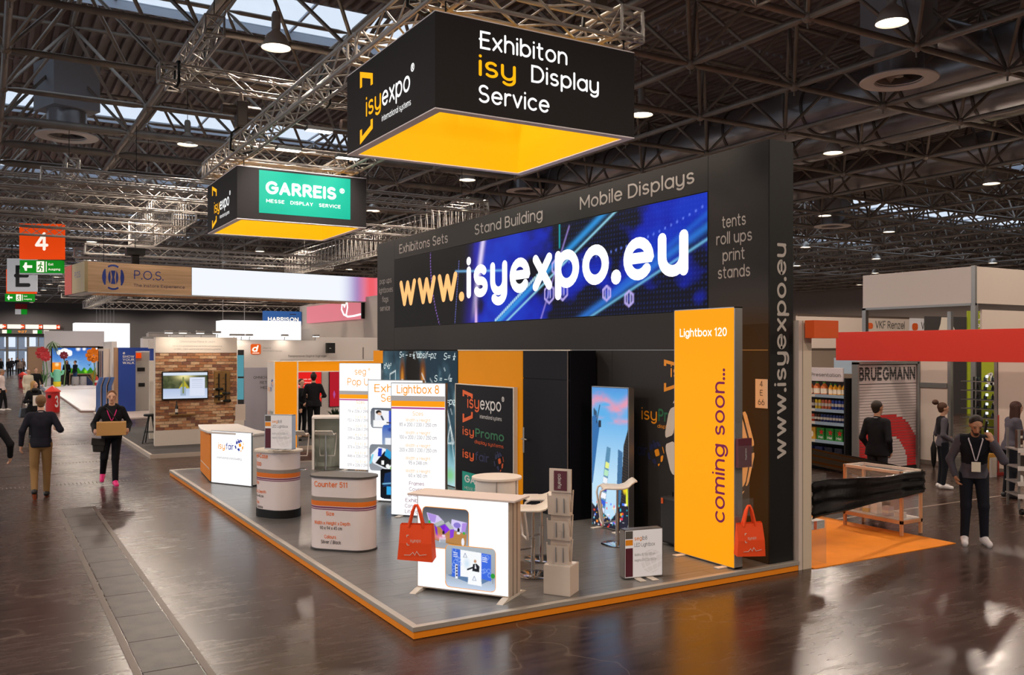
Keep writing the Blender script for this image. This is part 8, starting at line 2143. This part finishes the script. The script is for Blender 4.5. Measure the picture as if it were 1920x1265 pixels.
# giant paper flowers and cactus
M_redf = mat('red paper petal', 'c83a40', 0.6); M_orf = mat('orange paper petal', 'f0860f', 0.6); M_stem = mat('paper stem', '6a8a5a', 0.6)
def big_flower(lab, x, y, z, r, m, stem=True):
    f_ = thing('paper_flower', lab, 'flower', (x, y, 0.2), 0, 'giant paper flowers')
    p0 = None
    for ring, (rr, n) in enumerate(((1.0, 8), (0.7, 7), (0.42, 6))):
        for k in range(n):
            a = k * 2 * PI / n + ring * 0.4
            c = Vector((math.cos(a), 0, math.sin(a))); s = Vector((-math.sin(a), 0, math.cos(a)))
            pts = [c * r * 0.05, c * r * rr * 0.6 + s * r * 0.38 * rr, c * r * rr + s * r * 0.2 * rr, c * r * rr - s * r * 0.2 * rr, c * r * rr * 0.6 - s * r * 0.38 * rr]
            pts = [q + Vector((0, -0.1 * ring - (0.12 if i in (2, 3) else 0) * r, z)) for i, q in enumerate(pts)]
            MB().add(pts, [(0, 1, 4), (1, 2, 3, 4)], 0, True).o('petal', m, f_)
    if stem: MB().tube([(0, 0.05, 0), (0.1, 0.05, z * 0.5), (0, 0.05, z - r * 0.2)], 0.04, 6).o('stem', M_stem, f_)
big_flower('large red paper flower over the sky screen stand corner', 3.3, 66.2, 2.2, 0.42, M_redf)
big_flower('smaller red paper flower hanging outermost beside the large one', 3.45, 65.4, 1.95, 0.3, M_redf)
big_flower('dark red paper flower in front of the sky picture cloud', 4.55, 66.0, 2.05, 0.26, mat('dark red petal', '8a2a3a', 0.6))
big_flower('giant orange paper rose at the sky screen edge', 6.35, 66.2, 2.05, 0.5, M_orf)
rs3 = random.Random(9)
for x, lab in ((3.35, 'tall grassy plant beside the mint cactus'), (6.4, 'yellow leafed plant under the orange paper rose')):
    p_ = thing('tall_plant', lab, 'plant', (x, 66.5, 0.2), 0); b = MB(); leafy(b, (0, 0, 0.1), 30, 1.2, 0.03, 1, 0.9, rs3); b.o('foliage', M_leaf2 if x < 4 else mat('yellow leaf', 'b08a1a', 0.6), p_)
p_ = thing('hanging_fronds', 'pale green fronds hanging over the red paper flowers', 'plant', (3.9, 66.4, 3.2), 0); b = MB(); leafy(b, (0, 0, 0), 36, 1.0, 0.04, 1, -1.2, rs3); b.o('foliage', M_stem, p_)
ct = thing('paper_cactus', 'mint green paper cactus on yellow pot', 'decoration', (4.15, 66.0, 0.2), 0); ct.scale = (0.8, 0.8, 0.8)
M_mint = mat('mint paper', '7fd0b0', 0.6)
MB().lathe([(0, 0), (0.28, 0), (0.3, 0.4), (0, 0.4)], n=18).o('pot', mat('yellow pot', 'e8d018', 0.5), ct); MB().lathe([(0.26, 0.4), (0.28, 0.9), (0.3, 1.2), (0.22, 1.38), (0, 1.42)], n=18).o('body', M_mint, ct)
for s in (-1, 1): MB().tube([(s * 0.2, 0, 0.85 + s * 0.1), (s * 0.42, 0, 0.95 + s * 0.1), (s * 0.46, 0, 1.25 + s * 0.1)], 0.1, 10).o('arm', M_mint, ct)
for x, c, lab in ((5.35, 'a8a4a8', 'grey barrel stool at the sky screen nearest the cactus'), (5.85, 'b4b0b4', 'grey barrel stool in the middle under the sky screen'), (6.2, '1a2f5a', 'dark blue barrel stool under the sky screen')):
    o_ = MB().lathe([(0, 0), (0.22, 0), (0.24, 0.1), (0.25, 0.3), (0.22, 0.6), (0, 0.6)], n=18).lathe([(0.255, 0.1), (0.26, 0.12), (0.255, 0.14)], n=18).o('barrel_stool', mat('barrel ' + c, c, 0.5), None, loc=(x, 67.4, 0.2)); tag(o_, lab, 'stool')
fe_ = thing('fire_extinguisher', 'red fire extinguisher at the corner of the sky screen stand', 'extinguisher', (6.55, 66.4, 0.2), 0)
MB().lathe([(0, 0), (0.12, 0), (0.12, 0.5), (0.05, 0.6), (0.05, 0.65), (0, 0.65)], n=14).o('cylinder', mat('signal red', 'c8201c', 0.4), fe_); MB().box(-0.03, 0.1, -0.03, 0.03, 0.65, 0.72).o('lever', M_deep, fe_); MB().lathe([(0.122, 0.2), (0.122, 0.36)], n=14).o('label_band', M_wtext, fe_)
tag(MB().box(0, 1.5, 0, 0.6, 0.7, 0.76).box(0.05, 0.1, 0, 0.6, 0, 0.7).box(1.4, 1.45, 0, 0.6, 0, 0.7).o('wood_bench', M_wood2, None, loc=(5.0, 68.3, 0.2)), 'narrow wooden bench under the sky picture', 'bench')
gw2 = thing('white_glow_block', 'tall glowing white block behind the grey sky screen stand', 'stand wall', (6.0, 76.0, 0.0), 0)
MB().box(0, 3.9, 0, 2, 2.5, 4.7).o('lit_fabric', M_glow, gw2, 0.01); MB().box(0.2, 5.0, 0.2, 2, 0, 2.5).o('wall_panel', M_white, gw2)
for k in range(6): MB().tube([(1.6 + k * 0.25, 1, 4.7), (1.6 + k * 0.25, 1, 7.0)], 0.012, 4).o('hanging_wire', M_alud, gw2)
for x, y, w, h, c, lab in ((8.0, 56, 2.5, 3.3, 'cfc8c6', 'white stand block behind the window wall'), (9.2, 62, 2.6, 3.7, 'b4a9a2', 'beige stand block in the far rows behind the blue stand'), (9.9, 58, 3.2, 3.55, 'd8d4d4', 'white stand block near the brick wall in the far rows'), (2.9, 78, 1.0, 2.8, 'b08a6a', 'wood coloured pillar beside the entrance doors')):
    s_ = thing('far_stand_wall', lab, 'stand wall', (x, y, 0), 0); MB().box(0, w, 0, 1, 0, h).o('wall_panel', mat('far ' + c, c, 0.6), s_); MB().box(-0.03, w + 0.03, -0.03, 0.1, h, h + 0.08).o('top_profile', M_alu, s_)

# round red bins with cone roofs
def bin_(lab, x, y, m='3'):
    b_ = thing('recycling_bin', lab, 'bin', (x, y, 0), 0)
    MR = mat('bin red', 'b81c1a', 0.45)
    MB().lathe([(0, 0), (0.27, 0), (0.27, 0.85), (0, 0.85)], n=22).o('bin_body', MR, b_); MB().lathe([(0.31, 0.84), (0.31, 0.88), (0.05, 1.08), (0, 1.09)], n=22).o('cone_roof', mat('bin roof red', 'd83a2c', 0.35), b_)
    o_ = text(b_, m, 0.06, 0.2, M_wtext, w=0.16, cap=0.5, y=0, bold=0.04); wrap(o_, 0.0, 0.273)
    MB().box(-0.2, -0.08, -0.27, -0.2, 0.6, 0.72).o('slot', M_deep, b_)
bin_('red round bin with cone roof behind the man in navy pullover', *on_floor(99, 37.6))
bin_('red round bin with cone roof farther up the aisle by the white coat', *on_floor(43, 62.0))

# people in the aisle and on the stands behind
def put(lab, px, d, rz, **kw):
    x, y = on_floor(px, d); return person(lab, x, y, rz, **kw)
t, P = put('woman in black coat and scarf with shoulder bag holding a paper', 64, 26.4, 22, H=1.7, vox=0.014, hair='a07a48', top='141316', legs='141418', shoe='141414', sex='f', long_hair=True, coat=0.75, head=(0, 0, 35), elbp=(0.24, 0.03, 1.13), wrip=(0.12, -0.2, 1.1), elbn=(-0.25, 0.05, 1.13), wrin=(-0.1, -0.22, 1.17))
MB().lathe([(0.1, -0.05), (0.12, 0.0), (0.1, 0.06), (0.075, 0.05)], c=(0, -0.02, 1.42), n=18).o('scarf', M_deep, t)
x_, y_ = on_floor(68, 26.1)
tag(MB().box(-0.1, 0.1, -0.01, 0.0, 0, 0.3).box(-0.08, 0.08, -0.012, -0.01, 0.02, 0.28, 1).o('paper_sheet', [M_cream, M_white], None, loc=(x_, y_ - 0.02, 0.98), rz=22), 'pale paper held by the woman in the black coat', 'paper')
x_, y_ = on_floor(47, 26.3)
bg_ = thing('handbag', 'dark leather handbag on the arm of the woman in the black coat', 'bag', (x_, y_, 0.62), 22); MB().prism([(-0.17, 0), (0.17, 0), (0.13, 0.28), (-0.13, 0.28)], -0.07, 0.07, 0, 'xz').o('bag_body', mat('slate leather', '2a3038', 0.4), bg_, 0.02); MB().tube([(-0.1, 0, 0.27), (-0.05, 0, 0.6), (0.05, 0, 0.6), (0.1, 0, 0.27)], 0.012, 6).o('handle', M_deep, bg_)
put('person in black short sleeved shirt walking behind the woman in the black coat', 67, 43, 5, H=1.76, vox=0.018, hair='5a3a20', top='151518', legs='1c1c20', shoe='181818', elbp=(0.27, 0.05, 1.15), wrip=(0.28, -0.1, 0.95), elbn=(-0.27, 0.05, 1.15), wrin=(-0.28, -0.05, 0.93))
put('person in cream hooded puffer coat beside the person in black', 53, 42, 10, H=1.72, vox=0.018, hair='6a5040', top='d0c4ae', legs='c8c0b4', shoe='c8c0b8', coat=0.8, sex='f')
t, P = put('man in white shirt and black trousers at the aisle edge, seen from the side', 3, 38.2, 70, H=1.8, vox=0.016, hair='8a7a6c', top='d0c0bc', legs='141418', shoe='d0c8c0', skin=SKIN2, kneep=(0.1, -0.1, 0.5), anklep=(0.1, -0.15, 0.085), toep=(0.11, -0.31, 0.035), elbn=(-0.26, 0.1, 1.13), wrin=(-0.26, 0.02, 0.9))
put('dark dressed man cut by the picture edge in the aisle', -26, 13.6, 165, H=1.8, vox=0.016, hair='2a2018', top='141316', legs='20284a', shoe='141414', elbn=(-0.33, 0.02, 1.15), wrin=(-0.3, -0.1, 0.95))
put('woman in black suit with pale blouse at the sky screen', 125, 60.5, 0, H=1.72, vox=0.024, z=0.2, hair='2a1c14', top='131216', legs='131216', shoe='131216', sex='f', long_hair=True, fingers=False)
put('man in dark jacket, cap and blue jeans at the sky screen', 141, 60.7, -60, H=1.7, vox=0.024, z=0.2, hair='181818', top='16222a', legs='2c4268', shoe='8a6a3a', fingers=False, elbp=(0.2, -0.05, 1.15), wrip=(0.1, -0.25, 1.2))
for k, (px, d, c, c2, rz, lab) in enumerate(((2, 92, '141418', '16161c', 30, 'far person in black at the edge of the entrance doors'), (17, 88, '16161c', '1a1a22', 10, 'far person in black walking in from the entrance, nearer the picture edge'), (22, 93, '2a2a30', '20202a', -20, 'far person in charcoal behind the one in black'), (37, 84, '8a7a72', '2a2624', 0, 'far person in beige brown jacket before the doors'), (43, 90, '5a4a44', '2a2a30', 20, 'far person in brown beside the beige jacket'), (60, 80, '16161a', '20242c', 160, 'far person in black seen from behind near the pillar'), (66, 86, '2a3850', '20242c', 150, 'far person in slate blue jacket near the pillar'), (32, 100, '14141a', '14141a', 0, 'far person in black standing in the doorway middle'))):
    put(lab, px, d, rz, H=1.74 + 0.03 * (k % 3), vox=0.03, hair='30241c', top=c, legs=c2, shoe='141414', fingers=False, bare_face=False)
put('tall man with hair bun and black jacket at the red screen, seen from behind', 588, 25.2, 165, H=1.86, vox=0.015, z=0.106, hair='2a1a14', top='19181c', legs='121216', shoe='101012', bun=True, coat=0.15, elbp=(0.28, 0.0, 1.15), wrip=(0.2, -0.2, 1.15), elbn=(-0.29, 0.02, 1.15), wrin=(-0.26, -0.18, 1.12))
put('woman with short hair in black blouse facing the man with the hair bun', 565, 25.6, 15, H=1.68, vox=0.015, z=0.106, hair='3a2218', top='121216', legs='121216', shoe='a88a70', sex='f', coat=0.2, elbp=(0.22, 0.0, 1.1), wrip=(0.06, -0.18, 1.02), elbn=(-0.22, 0.0, 1.1), wrin=(-0.06, -0.18, 1.0))
put('person in dark clothes half hidden by the orange portal post', 551, 24.6, 100, H=1.78, vox=0.018, z=0.106, hair='2a2018', top='131317', legs='131317', shoe='131317')
